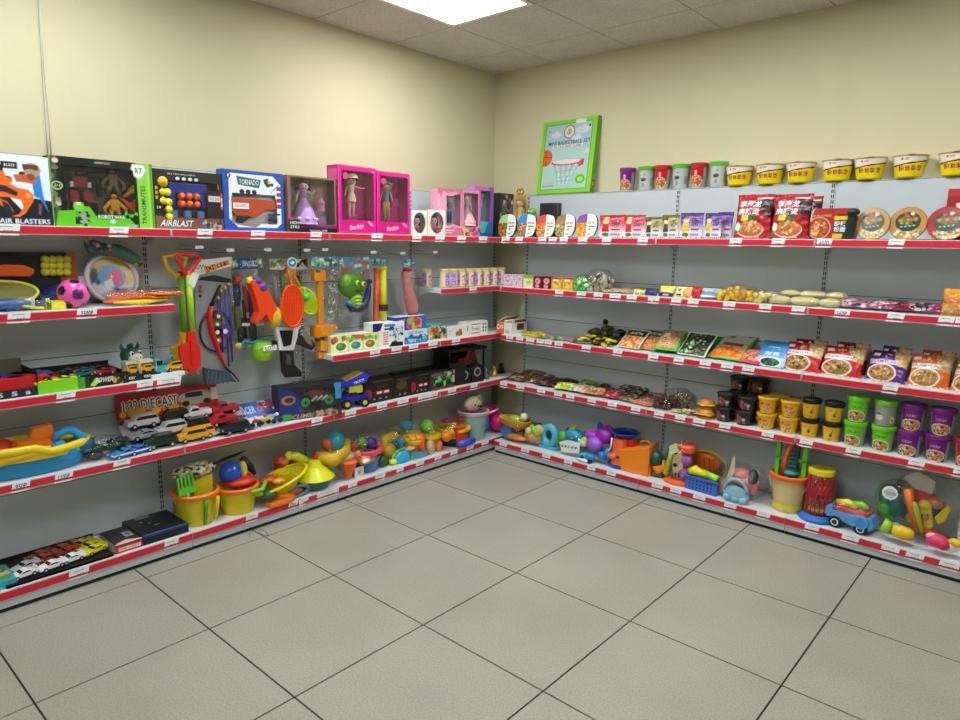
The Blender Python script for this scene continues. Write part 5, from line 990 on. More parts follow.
# boat tray
s0,s1=along('L',-30,.22,z),along('L',88,.22,z); W=s1-s0; root=thing('toy_boat','blue toy boat with a wide yellow rim, filled with sand toys','toy boat','L',(s0+s1)/2,.225,z,-3)
def hull(k,zf,m,mb,inner=False):
    n=40; pts=[]
    for i in range(n):
        a=2*PI*i/n; x=W/2*math.copysign(abs(math.cos(a))**.75,math.cos(a)); y=.10*math.copysign(abs(math.sin(a))**.8,math.sin(a))*(1-.25*max(0,x/(W/2))**2); pts.append((x*k,y*k))
    return pts
mb=MB(); B_=P('1f86b8',.35); rings=[(.78,0),(.86,.01),(.97,.085),(.99,.088)]
for (k0,z0),(k1,z1) in zip(rings,rings[1:]):
    a,b=hull(k0,0,0,0),hull(k1,0,0,0); n=len(a); mb.add([(x,y,z0) for x,y in a]+[(x,y,z1) for x,y in b],[(i,(i+1)%n,n+(i+1)%n,n+i) for i in range(n)],B_,True)
a=hull(.8,0,0,0); mb.add([(x,y,.012) for x,y in a],[tuple(range(len(a)))],B_); mb.build('hull',root)
mb=MB(); a=hull(1.0,0,0,0); tube(mb,[(x,y,.095+(.028 if x<0.02 and x>-.9 else .012*abs(x/W*2))) for x,y in a],.015,P('e8cc16',.35),10,closed=True,flat=1.2)
b=hull(.995,0,0,0); n=len(a); mb.add([(x,y,.072) for x,y in b]+[(x*1.01,y*1.06,.095+(.028 if x<0.02 and x>-.9 else .012*abs(x/W*2))) for x,y in a],[(i,(i+1)%n,n+(i+1)%n,n+i) for i in range(n)],P('e8cc16',.35),True); mb.build('rim',root,'wide yellow rim')
O_=P('ec7a1a',.4)
mb=MB(); T=Trace('L',.2,30,z); g=lambda a,b:(lambda q:(q[0]+T.s-(s0+s1)/2,q[1]))(T(a,b))
prism(mb,[g(8,462),g(13,440),g(28,437),g(46,436),g(52,444),g(62,452),g(40,462)],-.05,.03,O_,.012); prism(mb,[g(27,438),g(30,427),g(49,422),g(52,436),g(48,444),g(30,446)],-.02,.03,O_,.008); mb.build('sand_mould',root,'orange sand mould')
mb=MB(); bl=P('1d9ae0',.35)
q=[g(43,445),g(49,437),g(57,436),g(62,440),g(67,437),g(71,444),g(68,451),g(60,454),g(50,452)]
prism(mb,q,-.085,-.055,bl,.006); tube(mb,[(g(a_,b_)[0],-.04,g(a_,b_)[1]) for a_,b_ in((50,440),(53,431),(60,427),(68,427),(76,433),(82,441),(83,448))],[.010,.016,.018,.018,.018,.016,.010],bl,10); mb.build('toy_rake',root,'blue rake head')
mb=MB(); p,q=g(44,443),g(-8,458); tube(mb,[(p[0],-.085,p[1]),((p[0]+q[0])/2,-.095,(p[1]+q[1])/2+.003),(q[0],-.09,q[1])],.016,P('e6b81a'),10); mb.build('rake_handle',root,'yellow rake handle'); mb=MB(); p=g(76,441); sph(mb,(p[0],-.02,p[1]),(.06,.05,.035),P('17607a'),16,10); mb.build('sand_scoop',root,'dark teal scoop')
root=thing('bag_of_toy_parts','black and green toys in a shiny clear bag, beside the blue boat','toy bag','L',along('L',101,.24,z),.24,z)
mb=MB(); 
for k in range(14): sph(mb,(-.09+.18*rnd.random(),-.03+.06*rnd.random(),.02+.05*rnd.random()),(.03,.02,.016),M(['14161a','1c4a2c','2a2c34','141414'][k%4],.3),10,8)
mb.build('dark_toys',root,'black and dark green toys'); loose_bag(root,(0,0,.05),(.125,.06,.05),6,amp=.22)
for k,(px,o_,lb,c) in enumerate(((124,.30,'pale blue racing toy car beside the black bag','3a8ad8'),(139,.29,'blue racing toy car with white stripe, under the red card header','2c6cc8'))): car('toy_car',lb,'L',along('L',px,o_,z),o_,z,.13,c,'sport',10,stripe='e8eef8')
# blister tray of twelve cars
s0,s1=along('L',134,.31,z),along('L',255,.31,z); w=s1-s0; root=thing('car_card_display','large red headed display card lying on the shelf, rows of toy cars on it','display card','L',(s0+s1)/2+.0,.30,z,-4,)
tl=math.radians(42)
def cardp(u,v): # u along, v 0 front .. 1 back; card lies at the front and rises to the back
    y=.0+v*.17; zz=.004+max(0,v-.15)*.11; return (-w/2+u*w,y,zz)
cv=Canvas(w,.3,'c9c2c8',.004); cv.rect(0,0,1,1,'a8a0a8'); cv.blobs(.5,.5,.5,.5,['5a5560','b8b0b8','8a8490','2a282c'],90,.04,'box'); mb=MB(); sheet(mb,cv,0,1,0,1,fn=lambda u,v,x,y:cardp(u,v)); mb.add([(-w/2,.0,.0),(w/2,0,.0),(w/2,0,.004),(-w/2,0,.004)],[(0,1,2,3)],P('d8d4d8'))
cv=Canvas(w*.95,.14,'b3161c',.0028); cv.txt('1:32 DIECAST',.32,.5,.42,'1c1416',.52,out='e8d8d0'); cv.blobs(.4,.2,.35,.06,['e8a81c','d05a10','f0c040'],22,.03,'box'); cv.ell(.78,.5,.2,.28,'a8a49a'); cv.rect(.66,.52,.84,.72,'20242a'); cv.ell(.66,.28,.04,.12,'16161a'); cv.ell(.88,.28,.04,.12,'16161a'); cv.rect(.93,.3,1,.8,'d8ccc0')
hw=w*.80; sheet(mb,cv,-w/2,-w/2+hw,.125,.245,.135,fn=lambda u,v,x,y:(x,.165+v*.02,y*1.0)); bx(mb,-w/2,-w/2+hw,.187,.189,.12,.24,M('8a1418',.5,kind='card')); mb.build('card',root)
rows=[(.04,[('17341f','suv'),('e8a51c','suv'),('e8a51c','suv'),('23272c','suv')]),(.42,[('a8adb2','sport'),('d8dade','suv'),('17181a','suv'),('b8242a','pickup')]),(.80,[('c9cccf','suv'),('15171a','suv'),('e0e2e4','pickup'),('a82a30','pickup')])]
names=[['dark green off-roader at the near corner of the red headed card','yellow off-roader in the front row of the red headed card','second yellow off-roader, overlapping the first on the card','dark grey off-roader at the right end of the front row'],['silver low car in the middle row of the red headed card','white off-roader in the middle row of the card','black off-roader in the middle row of the card','red pickup in the middle row of the card'],['silver off-roader at the upper left of the card','black off-roader in the back row under the header','white and black pickup in the back row of the card','red pickup in the back row of the card']]
xs=[(.22,.46,.53,.82),(.14,.34,.52,.76),(.16,.40,.58,.82)]
for j,(v,cs) in enumerate(rows):
    for i,(c,st) in enumerate(cs):
        p=cardp(xs[j][i],v); a=math.radians(90-4); base=root.location; sx=p[0]; sy=p[1]+(.02 if (i==2 and j==0) else 0)
        wx=base.x+sx*math.cos(a)-sy*math.sin(a); wy=base.y+sx*math.sin(a)+sy*math.cos(a)
        car('toy_car',names[j][i],'L',wy,wx,z+p[2]+(.002 if j==0 else .008),.145,c,st,-4+180*((i+j)%2)*0,tip=(0 if j==0 else -0,0),tell=False)
# blue card of little motorbikes
s0,s1=along('L',228,.29,z),along('L',284,.29,z); w=s1-s0; root=thing('motorbike_card','blue card set of small toy motorbikes beside the red headed card','display card','L',(s0+s1)/2,.30,z,-2)
cv=Canvas(w,.14,'1d4f9e',.003); cv.rect(0,0,1,.5,'b8bcc8'); cv.txt('MOTO RACER',.35,.75,.22,'a8c8f0',.6,shear=.2); cv.blobs(.85,.8,.13,.16,['c83a3a','e8c0a0','2a2a40','b83a5a'],24,.03,'box'); mb=MB(); sheet(mb,cv,0,1,0,1,fn=lambda u,v,x,y:(-w/2+u*w,v*.16,.003+max(0,v-.2)*.13)); mb.build('card',root)
for k in range(5):
    x=-w*.38+k*w*.19; c=['2a2c34','2fae3a','a8282c','d8c83a','2f3c78'][k]; mb=MB(); yy=.02+.015*(k%2)
    for dx in(-.02,.02): cyl(mb,(x+dx,yy-.004,.016),(x+dx,yy+.004,.016),.013,BLACK,seg=14)
    tube(mb,[(x-.02,yy,.018),(x-.012,yy,.035),(x+.01,yy,.033),(x+.03,yy,.036)],[.004,.009,.010,.004],P(c),8); sph(mb,(x,yy,.052),(.010,.009,.012),M(['e8e8e8','d8d030','e8e8e8','c83a2a','f0f0f0'][k],.3),10,8); tube(mb,[(x+.004,yy,.034),(x,yy,.048)],[.008,.010],P(c),8); mb.build('toy_motorbike',root)
# monster truck box
def fill_monster(root,w,h,d):
    X=tr(.10*w,.045,.24*h); red=P('a8323a')
    mb=MB(); mb.X=X; prism(mb,[(-.08,.07),(-.075,.095),(-.04,.10),(-.02,.13),(.03,.135),(.05,.10),(.09,.095),(.09,.07)],-.02,.03,red,.006); tube(mb,[(-.05,-.02,.10),(-.02,-.02,.13),(.03,-.02,.135),(.06,-.02,.10)],.003,BLACK,6); mb.build('monster_truck',root)
    for cx in(-.065,.075): mb=MB(); mb.X=X; cyl(mb,(cx,-.035,.045),(cx,.0,.045),.046,BLACK,seg=24); cyl(mb,(cx,-.037,.045),(cx,-.034,.045),.026,P('2fb83a'),seg=18); cyl(mb,(cx,-.039,.045),(cx,-.036,.045),.009,BLACK,seg=12); mb.build('wheel',root,'black wheel with green rim')
    mb=MB(); mb.X=X; 
    for x in (-.03,.0,.03): tube(mb,[(x,-.036,.05),(x+.035,-.036,.075)],.006,P('d8d8d8'),8)
    mb.build('spring',root,'white spring')
def d_mon(c): c.rect(0,0,1,1,'26222a'); c.poly([(0,1),(.24,.86),(.38,.5),(.34,.2),(0,.22)],'22307e'); c.ell(.15,.62,.11,.14,'a8784a'); c.ell(.16,.62,.07,.08,'3a2a20'); c.rect(0,.0,1,.2,'3a3030'); c.txt('CLIMBING',.45,.10,.13,'b8a090',.5,shear=.3); c.blobs(.75,.1,.22,.08,['c89a78','6a4a3c','8a8a8a'],22,.03,'box'); c.ell(.1,.12,.1,.09,'3aa048'); c.ell(.36,.28,.05,.08,'3a4ab0'); c.rect(.88,.5,1,1,'2f96c8')
wbox('monster_truck_box','navy display box with a green wheeled monster truck inside','toy box','L','s4',.315,283,338,385.5,.12,'26222a',d_mon,lambda u,v:.34<u<.90 and .22<v<.86,'5a4a46',fill=fill_monster,res=.0025,rot=-13,back=.105)
root=car('toy_monster_truck','blue toy monster truck with yellow rims, leaning out of its box','L',along('L',353,.27,z),.27,z,.19,'2a2aa8','pickup',-14,big=True,wcol='18181a',cat='toy car')
for ch in root.children:
    if ch.name.startswith('wheel'): ch.data.materials[1]=P('c8cc30') if len(ch.data.materials)>1 else None
mb=MB(); prism(mb,[(-.09,.13),(-.10,.16),(.06,.215),(.09,.20),(.07,.15)],-.05,.05,P('2c2ec8'),.01); prism(mb,[(-.06,.168),(.05,.21),(.045,.216),(-.065,.175)],-.045,.045,P('c8a030'),.0); letter(mb,'TRUCK',.02,.165,.016,WHITE,-.0512,rot=15); mb.build('bonnet_cover',root); mb=MB(); bx(mb,-.04,.05,-.04,.04,.09,.14,P('c8cc30'),.01); mb.build('cabin',root,'yellow green cabin')
# dark train boxes
for k,(a,b,y,o_,lb,kind) in enumerate(((364.5,394,379.5,.29,'black toy train box with red and white lettering, first of the dark row',0),(393.5,411.5,377,.29,'narrow black box with a brown sketch, between two red lettered boxes',1),(411,430.5,373.5,.29,'black toy train box with red lettering, third of the dark row',0))):
    def dd(c,kind=kind):
        c.rect(0,0,1,1,'171413')
        if kind==0: c.rect(.38,.34,.86,.5,'b01c24'); c.rect(.42,.37,.58,.47,'e8dcd8'); c.rect(.66,.37,.82,.47,'e8dcd8'); c.ell(.12,.4,.14,.24,'a82028'); c.rect(.4,.62,.82,.74,'3a2a24'); c.rect(.3,.9,.95,.93,'6a5a40'); [c.rect(.3+.2*q,.14,.36+.2*q,.2,'b8a890') for q in range(3)]
        else: c.ell(.45,.62,.3,.2,'5a4a24'); c.rect(.2,.88,.9,.92,'6a5a40'); c.rect(.3,.14,.4,.2,'b8a890'); c.rect(.6,.14,.7,.2,'b8a890'); c.rect(.1,.36,.8,.4,'2a3a2a')
    fbox('toy_train_box',lb,'toy box','L','s4',o_,a,b,y,.08,'171413',dd,z=z)
for k,(px,o_,lb) in enumerate(((382,.17,'dark carton standing behind the first train box'),(406,.16,'dark carton standing behind the sketch box'),(428,.15,'dark carton standing behind the green car box'))):
    fbox('dark_carton',lb,'toy box','L','s4',o_,px-11,px+11,[377,372,368][k],.07,'14110f',lambda c:c.rect(0,0,1,1,'14110f').rect(.2,.86,.9,.9,'5a4a34'))
def d_gr(c): c.rect(0,0,1,1,'3a3632'); c.rect(0,0,1,.12,'8a2a2c'); c.blobs(.5,.55,.35,.25,['1f8a2c','3ac04a','16401c','0e1210','7ae08a'],40,.06); c.ell(.3,.3,.1,.16,'151515'); c.ell(.75,.34,.09,.14,'151515'); c.blobs(.5,.85,.5,.1,['c8c0b0','6a5a50'],16,.05,'box'); c.rect(.9,.3,1,.7,'c8c8c0')
fbox('green_car_box','small box picturing a green racing car, beside the black open frame','toy box','L','s4',.30,430.5,454.5,372,.08,'3a3632',d_gr)
# black frame with monster truck
s,w,h=span('L',.29,z,455,480,350); s,w=(along('L',453,.3,z)+along('L',478,.3,z))/2,.36; root=thing('truck_showcase','tall black open showcase with a dark red big wheeled truck inside','toy showcase','L',along('L',461,.24,z),.30,z,-4)
s=.0; h=high('L',461,349,.3)-z; mb=MB(); K_=M('0d0d0e',.5)
bx(mb,-.17,.17,0,.17,0,.028,K_,.003); bx(mb,-.185,.185,-.01,.18,h-.02,h,K_,.004); bx(mb,-.12,-.04,.02,.1,h,h+.008,K_); bx(mb,.04,.11,.02,.1,h,h+.008,K_)
for x in(-.17,.16): 
    for y in(.0,.16): bx(mb,x,x+.01,y,y+.01,.02,h-.01,K_)
bx(mb,-.17,.17,.165,.17,.02,h-.01,M('1a1918',.6)); bx(mb,-.17,-.02,.0,.004,.02,h*.62,M('141313',.6)); mb.build('frame',root)
mb=MB(); dr=P('4a1014'); mb.X=tr(.04,.07,.05); prism(mb,[(-.10,.08),(-.09,.13),(-.03,.14),(0,.19),(.06,.185),(.08,.13),(.10,.08)],-.04,.04,dr,.01); tube(mb,[(-.02,-.045,.12),(.0,-.045,.18),(.06,-.045,.175)],.004,P('c0282c'),6); mb.build('monster_truck',root)
for cx,cz in((-.02,.065),(.105,.075)): mb=MB(); cyl(mb,(cx,.005,cz),(cx,.05,cz),.062,BLACK,seg=26); cyl(mb,(cx,.003,cz),(cx,.006,cz),.034,P('9a9aa0'),seg=20); cyl(mb,(cx,.001,cz),(cx,.004,cz),.022,P('1c1c1e'),seg=20); mb.build('wheel',root,'black wheel with grey rim')
for k,(px,o_,c,lb) in enumerate(((486,.27,'55585a','small grey figurine in the corner of the fourth shelf'),(494,.25,'b08a3c','small golden bell toy in the corner of the fourth shelf'),(501,.2,'1d1e1e','small black toy at the corner end of the fourth shelf'))):
    mb=MB(); lathe(mb,[(0,0),(.03,.0),(.028,.02),(.018,.04),(.014,.055),(.02,.065),(.012,.078),(0,.08)],M(c,.3,.3 if k==1 else 0)); solo('figurine',lb,'figurine',mb,'L',along('L',px,o_,z),o_,z)
# =================================================================== LEFT WALL, BASE SHELF
z=SH['base']
tc=Canvas(.15,.2,'2aa8b0'); tc.rect(0,.1,.9,.9,'3a8a5a'); tc.blobs(.5,.5,.4,.35,['e8c83a','2a9a5a','e87a3a','e8a898'],26,.09); 
fbox('puzzle_box','small turquoise box with a yellow picture at the left end of the base shelf','toy box','L','base',.34,-12,17,581,.16,'22a8bc',lambda c:(c.rect(0,0,1,1,'22a8bc'),c.rect(0,.9,1,1,'e8b0a0')),topc=tc)
s0,s1=along('L',6,.34,z),along('L',113,.34,z); w=s1-s0; root=thing('model_car_tray','flat black tray holding white, orange and yellow toy cars on the base shelf','tray','L',(s0+s1)/2,.352,z)
mb=MB(); k=M('151516',.45,kind='card'); bx(mb,-w/2,w/2,0,.26,0,.012,k); bx(mb,-w/2,w/2,0,.002,0,.010,M('c8c4c0',.5,kind='card')); bx(mb,-w/2,w/2,.258,.26,0,.03,k); mb.build('tray',root)
spots=[(24,.31,'e8e8ec',-1),(52,.31,'ecebee',-1),(72,.30,'f0f0f2',-1),(95,.28,'dcd81c',1),(90,.23,'d8d41e',1),(82,.18,'b8b428',1),(68,.22,'b8441c',0),(62,.17,'a83c1c',0),(44,.22,'b0481e',0),(40,.17,'9a3c1c',0),(26,.24,'c8c8cc',0),(58,.25,'8a3014',0),(74,.16,'a05018',0)]
nm=['white sports car model nearest the turquoise box','white sports car model in the middle of the front row','white sports car model at the right of the front row','yellow sports car model at the front right of the tray','yellow sports car model behind the front yellow one','olive yellow sports car model at the back of the tray','orange red car model behind the front right white car','rust red car model second from the tray back','orange car model above the middle white car','dark orange car model in the back row at left','pale grey car model behind the first white one','brown car model between the white and orange rows','copper car model between the orange and yellow groups']
for (px,o_,c,d),lb in zip(spots,nm): car('model_car',lb,'L',along('L',px,o_,z),o_,z+.014,.108,c,'sport',14+6*d,cat='toy car',tell=False)
def d_red(c): c.rect(0,0,1,1,'c01c22'); c.rect(.12,.22,.92,.62,'f0dcd8'); c.txt('DIE-CAST',.52,.42,.26,'a02028',.7)
tc=Canvas(.16,.2,'231c20'); tc.poly([(0,0),(.2,0),(.9,.2),(.4,.6),(.1,.5)],'3a2c34'); tc.poly([(0,0),(1,0),(1,.06),(.5,.2),(.1,.1)],'d8c8c0'); tc.rect(.6,.35,.9,.65,'b8b0b0'); tc.txt('8',.75,.5,.2,'2a2a2a')
sc=Canvas(.2,.07,'d8d0c8'); sc.rect(0,.0,1,1,'c8bcb4'); sc.rect(0,0,1,.15,'6a1c20')
fbox('model_car_box','red and black box with white lettering plate, between the tray and a black box','toy box','L','base',.345,116,143,542,.20,'c01c22',d_red,topc=tc,sidec=sc)
def d_blk(c): c.rect(0,0,1,1,'0e0e12'); c.rect(.02,.80,.98,.90,'2c4a9a')
tc=Canvas(.26,.24,'15151a'); tc.blobs(.3,.6,.12,.1,['b8a060','3a3a48','d8d8d8'],6,.015); tc.txt('PRO',.5,.4,.05,'c8c8d0',.1); tc.rect(.02,0,.98,.05,'4466c8'); tc.rect(.25,.86,.55,.97,'8a8a88')
fbox('black_game_box','wide flat black box with a blue edge stripe beside the first yellow bucket','toy box','L','base',.345,143.5,189,530,.25,'0e0e12',d_blk,topc=tc)
def bucket(label,px,out,x0,x1,ytop,col,rim,handle,ratio=.78,rot=0,hang=-1,wall='L',name='sand_bucket',cat='bucket',zb=None):
    z=SH['base'] if zb is None else zb; s=along(wall,px,out,z); r=abs(along(wall,x1,out,z+.12)-along(wall,x0,out,z+.12))/2*.93; h=high(wall,px,ytop,out)-z
    root=thing(name,label,cat,wall,s,out,z,rot); bucket_mesh(root,r*ratio,r,h,col,rim,handle,hang=hang); return root,r,h
root,r,h=bucket('yellow bucket with orange rim and a green rake, beside the black game box',197,.24,174,218,489,'d8c41c','ee7a1e','6ab82a')
mb=MB(); spade(mb,-.05,-.06,h-.14,.26,'5cc42a',-6,0,True); mb.build('toy_rake',root,'green rake'); mb=MB(); bx(mb,-.02,.09,-.02,.05,h-.10,h+.07,P('e2cc1a'),.02); mb.build('sand_mould',root,'yellow castle mould')
mb=MB(); blob(mb,(.0,.01,h+.10),(.108,.06,.040),M('b8b48a',.6),.3,6,3,30,18); 
for k in range(60): a=rnd.random()*2*PI; q=rnd.random()**.5; sph(mb,(.10*q*math.cos(a),.01-.055*math.sqrt(1-q*q),h+.10+.034*math.sin(a)*q),(.018,.010,.011),M(['2a2a1e','8a8a60','d8d4b0','4a3a28','b8b48a'][k%5],.5),8,6)
mb.build('camouflage_cloth',root,'folded khaki patterned bag'); mb=MB(); tube(mb,[(.0,-.092,.012),(.0,-.108,h*.45),(.0,-.122,h*.85)],.009,P('4aa82a'),8); tube(mb,[(.055,-.085,.02),(.062,-.10,h*.5),(.066,-.108,h*.85)],.010,P('d8c020'),8); mb.build('green_strap',root)
root,r,h=bucket('yellow bucket with orange rim, holding a blue ball and red spade',238,.26,220,259,483.5,'dcc81a','ee7420','58c83a')
mb=MB(); sph(mb,(-.02,.02,h+.065),.060,P('1e56c0',.2)); sph(mb,(.04,.0,h+.07),(.02,.03,.05),P('e0d040')); mb.build('blue_ball',root,'blue ball with yellow band'); mb=MB(); sph(mb,(.02,.0,h+.01),(.085,.07,.03),P('d0301c')); prism(mb,[(.02,h),(.1,h+.02),(.06,h+.05)],-.03,.03,P('d8341c')); mb.build('toy_spade',root,'red spade')
mb=MB(); tube(mb,[(-.11,.05,h+.12),(-.04,.05,h+.135),(.04,.06,h+.14),(.09,.05,h+.155)],[.004,.016,.014,.002],BLACK,8,flat=.4); tube(mb,[(.06,.04,h+.12),(.10,.03,h+.06),(.12,.02,h+.02)],[.018,.02,.01],P('1c1e22'),8); mb.build('black_fin',root,'black fins'); mb=MB(); tube(mb,[(.02,-.115,h-.02),(.09,-.10,h-.03),(.15,-.04,h-.01)],.011,P('7ac83a'),8); mb.build('green_handle',root)
# yellow sand boat
T=Trace('L',.28,280,z); root=thing('sand_boat','yellow boat shaped sand tray with a round moulded cup, on an orange shovel','toy boat','L',T.s,.28,z)
mb=MB(); n=36; m=P('e4d21c',.3); ring=[(.165*math.cos(2*PI*i/n)*(1.0 if math.cos(2*PI*i/n)>0 else 1.0),.10*math.sin(2*PI*i/n),.115+.045*math.cos(2*PI*i/n)) for i in range(n)]; low=[(x*.55,y*.6,.045) for x,y,q in ring]
mb.add(ring+low,[(i,(i+1)%n,n+(i+1)%n,n+i) for i in range(n)]+[tuple(range(n,2*n))],m,True); tube(mb,ring,.009,m,8,closed=True); mb.build('hull',root)
mb=MB(); lathe(mb,[(.028,.0),(.05,.075),(.053,.078),(.048,.074),(.026,.004),(0,.004)],m,c=(.03,-.01,.075)); mb.X=Matrix.Identity(4); mb.build('moulded_cup',root); mb=MB(); tube(mb,[(-.10,-.03,.055),(-.02,-.06,.03),(.04,-.075,.02)],[.018,.02,.024],P('e87a1c'),10); bx(mb,-.12,.02,-.1,-.04,0,.028,P('ec8420'),.01); mb.build('toy_shovel',root,'orange shovel'); mb=MB(); sph(mb,(-.06,.02,.12),(.055,.04,.025),P('d84a20')); sph(mb,(-.02,-.03,.115),(.04,.03,.02),P('e09a1c')); mb.build('small_scoop',root,'red scoop'); mb=MB(); sph(mb,(-.10,-.06,.07),(.045,.04,.028),P('2c5a2a')); mb.build('green_mould',root,'dark green mould')
# heap behind
for k,(px,py,o_,r_,c,lb) in enumerate(((281,461,.16,.050,'c8402c','red ball mould behind the yellow sand boat'),(293,458,.15,.034,'e8c83a','pale yellow ring mould behind the yellow sand boat'))):
    zz=high('L',px,py,o_); s=along('L',px,o_,zz); root=thing('sand_mould',lb,'sand toy','L',s,o_,z); mb=MB(); lathe(mb,[(0,0),(r_,0),(r_*.8,zz-z-.02),(r_*.95,zz-z),(r_*.6,zz-z+r_*.6),(0,zz-z+r_*.8)],P(c)); mb.build('mould_body',root)
    mb=MB(); sph(mb,(0,-r_*.8,zz-z),(r_*.5,r_*.3,r_*.35),P('e07a2a')); mb.build('mould_knob',root)
# yellow cone watering toy with red knob
T=Trace('L',.26,313,z); root=thing('sand_windmill','lime yellow cone topped sand toy with a red knob, on a dark green dish','sand toy','L',T.s,.26,z); yl=P('dfe01c',.3)
mb=MB(); lathe(mb,[(.115,.06),(.12,.065),(.10,.085),(.05,.13),(.035,.165),(0,.17)],yl,c=(.01,0,0)); tube(mb,[(-.02,.04,.15),(-.07,.06,.19),(-.11,.07,.20)],[.03,.028,.02],yl,10); sph(mb,(-.11,.07,.20),(.025,.02,.03),yl); mb.build('cone',root); mb=MB(); sph(mb,(.03,-.0,.18),.024,P('d8283c')); mb.build('knob',root,'red knob'); mb=MB(); lathe(mb,[(0,0),(.08,0),(.11,.055),(.115,.062),(0,.062)],P('2e6a64'),c=(.01,0,0)); mb.build('dish',root,'dark green dish')
mb=MB(); n=20; tube(mb,[(-.15+.07*math.cos(2*PI*i/n),-.07,.035+.03*math.sin(2*PI*i/n)) for i in range(n)],.012,P('5f7688'),8,closed=True); sph(mb,(-.16,-.065,.035),(.05,.02,.02),P('b8562c')); mb.build('wheel_ring',root,'grey blue ring')
# bag with scoop and orange cone
T=Trace('L',.25,337,z); root=thing('sand_toy_set','net bag with yellow scoops, a parrot coloured ball and an orange cone','sand toys','L',T.s,.25,z)
g=lambda a,b:T(a,b)
mb=MB(); x,q=g(334,441); 
for dx,dz,rr,c in ((0,0,.060,'2f8a9a'),(-.045,-.01,.04,'d8502c'),(.02,-.03,.045,'7ad01e'),(-.02,-.045,.035,'e8a01c'),(.01,.03,.035,'2a94d0'),(-.02,-.02,.03,'e8e020')): sph(mb,(x+dx,.02-rr*.5,q+dz),rr,P(c),14,10)
mb.build('coloured_ball',root,'green, blue and orange ball'); mb=MB(); x,q=g(331,457); tube(mb,[(x-.11,-.0,q+.03),(x-.02,-.05,q),(x+.08,-.03,q+.03),(x+.13,.0,q+.08)],[.03,.045,.04,.015],P('dab41c'),12); sph(mb,(x+.02,0,q-.02),(.09,.05,.045),P('d0a81a')); mb.build('scoop',root,'yellow scoop')
mb=MB(); x,q=g(343,466); lathe(mb,[(0,-.075),(.02,-.06),(.058,.04),(.05,.05),(0,.05)],P('f2641c'),c=(x,-.05,q)); mb.build('cone',root,'orange cone'); mb=MB(); x,q=g(343,457); blob(mb,(x,-.02,q),(.08,.04,.03),M('d8c8b0',.5),.3,5,2); mb.build('net',root,'bunched pale net')
mb=MB(); bx(mb,.09,.16,-.06,-.056,.0,.06,M('e0e4e4',.5,kind='card')); bx(mb,.11,.135,-.061,-.06,.015,.04,P('d0904a')); mb.build('price_ticket',root); loose_bag(root,(0,.0,.13),(.13,.09,.13),12,amp=.12)
# shorter items in a row
def cluster(label,name,cat,px,out,parts,bag=None,rot=0,wall='L'):
    T=Trace(wall,out,px,SH['base']); root=thing(name,label,cat,wall,T.s,out,SH['base'],rot)
    for p in parts:
        mb=MB(); p[1](mb,T); mb.build(p[0],root,p[2] if len(p)>2 else None)
    if bag: x,q=T(px,bag[0]); loose_bag(root,(0,0,max(bag[2]*.98,q)),(bag[1],bag[3] if len(bag)>3 else .07,bag[2]),int(px),amp=.1)
    return root
def at(T,a,b,y=0.,lo=.004):
    z=high(T.wall,a,b,T.out-y); return along(T.wall,a,T.out-y,z)-T.s, max(z-T.z,lo)
def S(a,b,r,c,y=0.,seg=16):
    def f(mb,T):
        rz=r[2] if hasattr(r,'__len__') else r; x,z=at(T,a,b,y,rz); sph(mb,(x,y,z),r,P(c),seg,seg*2//3)
    return f
def multi(*f): return lambda mb,T:[q(mb,T) for q in f]
def LA(a,prof,c,y=0.,**k): return lambda mb,T:lathe(mb,prof,P(c),c=(at(T,a,450,y)[0],y,0),**k)
def TU(pts,r,c,y=0.,seg=10,**k):
    rr=max(r) if hasattr(r,'__len__') else r
    return lambda mb,T:tube(mb,[(q[0],y,q[1]) for q in (at(T,a,b,y,rr) for a,b in pts)],r,P(c),seg,**k)
def PR(pts,c,y0=-.02,y1=.02,b=.004): return lambda mb,T:prism(mb,[at(T,a,q,y0,.002) for a,q in pts],y0,y1,P(c),b)
def BX(x0,x1,y0,y1,z0,z1,c,b=.004): return lambda mb,T:bx(mb,x0,x1,y0,y1,z0,z1,P(c),b)
cluster('pink rimmed bucket with cat face mould and green beads, wrapped in film','sand_bucket','bucket',366,.24,[('bucket',LA(366,[(0,.0),(.06,0),(.075,.05),(.09,.10),(.088,.10),(.07,.01),(0,.01)],'3a78b0'),'blue bucket'),('rim',LA(366,[(.085,.115),(.105,.12),(.105,.14),(.08,.145),(.07,.13)],'e0506a'),'pink rim'),('cat_mould',multi(S(366,459,(.07,.04,.035),'d8864a',-.06),S(358,455,(.02,.02,.03),'d8864a',-.07),S(374,455,(.02,.02,.03),'d8864a',-.07),S(366,461,(.03,.02,.015),'f0ece8',-.095),S(360,457,(.010,.008,.006),'c83a4a',-.095),S(372,457,(.010,.008,.006),'c83a4a',-.095)),'orange cat face mould'),('sand_moulds',multi(S(361,443,(.04,.04,.04),'6aa82a'),S(370,443,(.045,.04,.04),'4a2a9a'),S(353,449,(.03,.03,.05),'c84a5a'),S(378,446,(.03,.03,.04),'d85a6a')),'green, violet and pink moulds')],bag=(456,.125,.13))
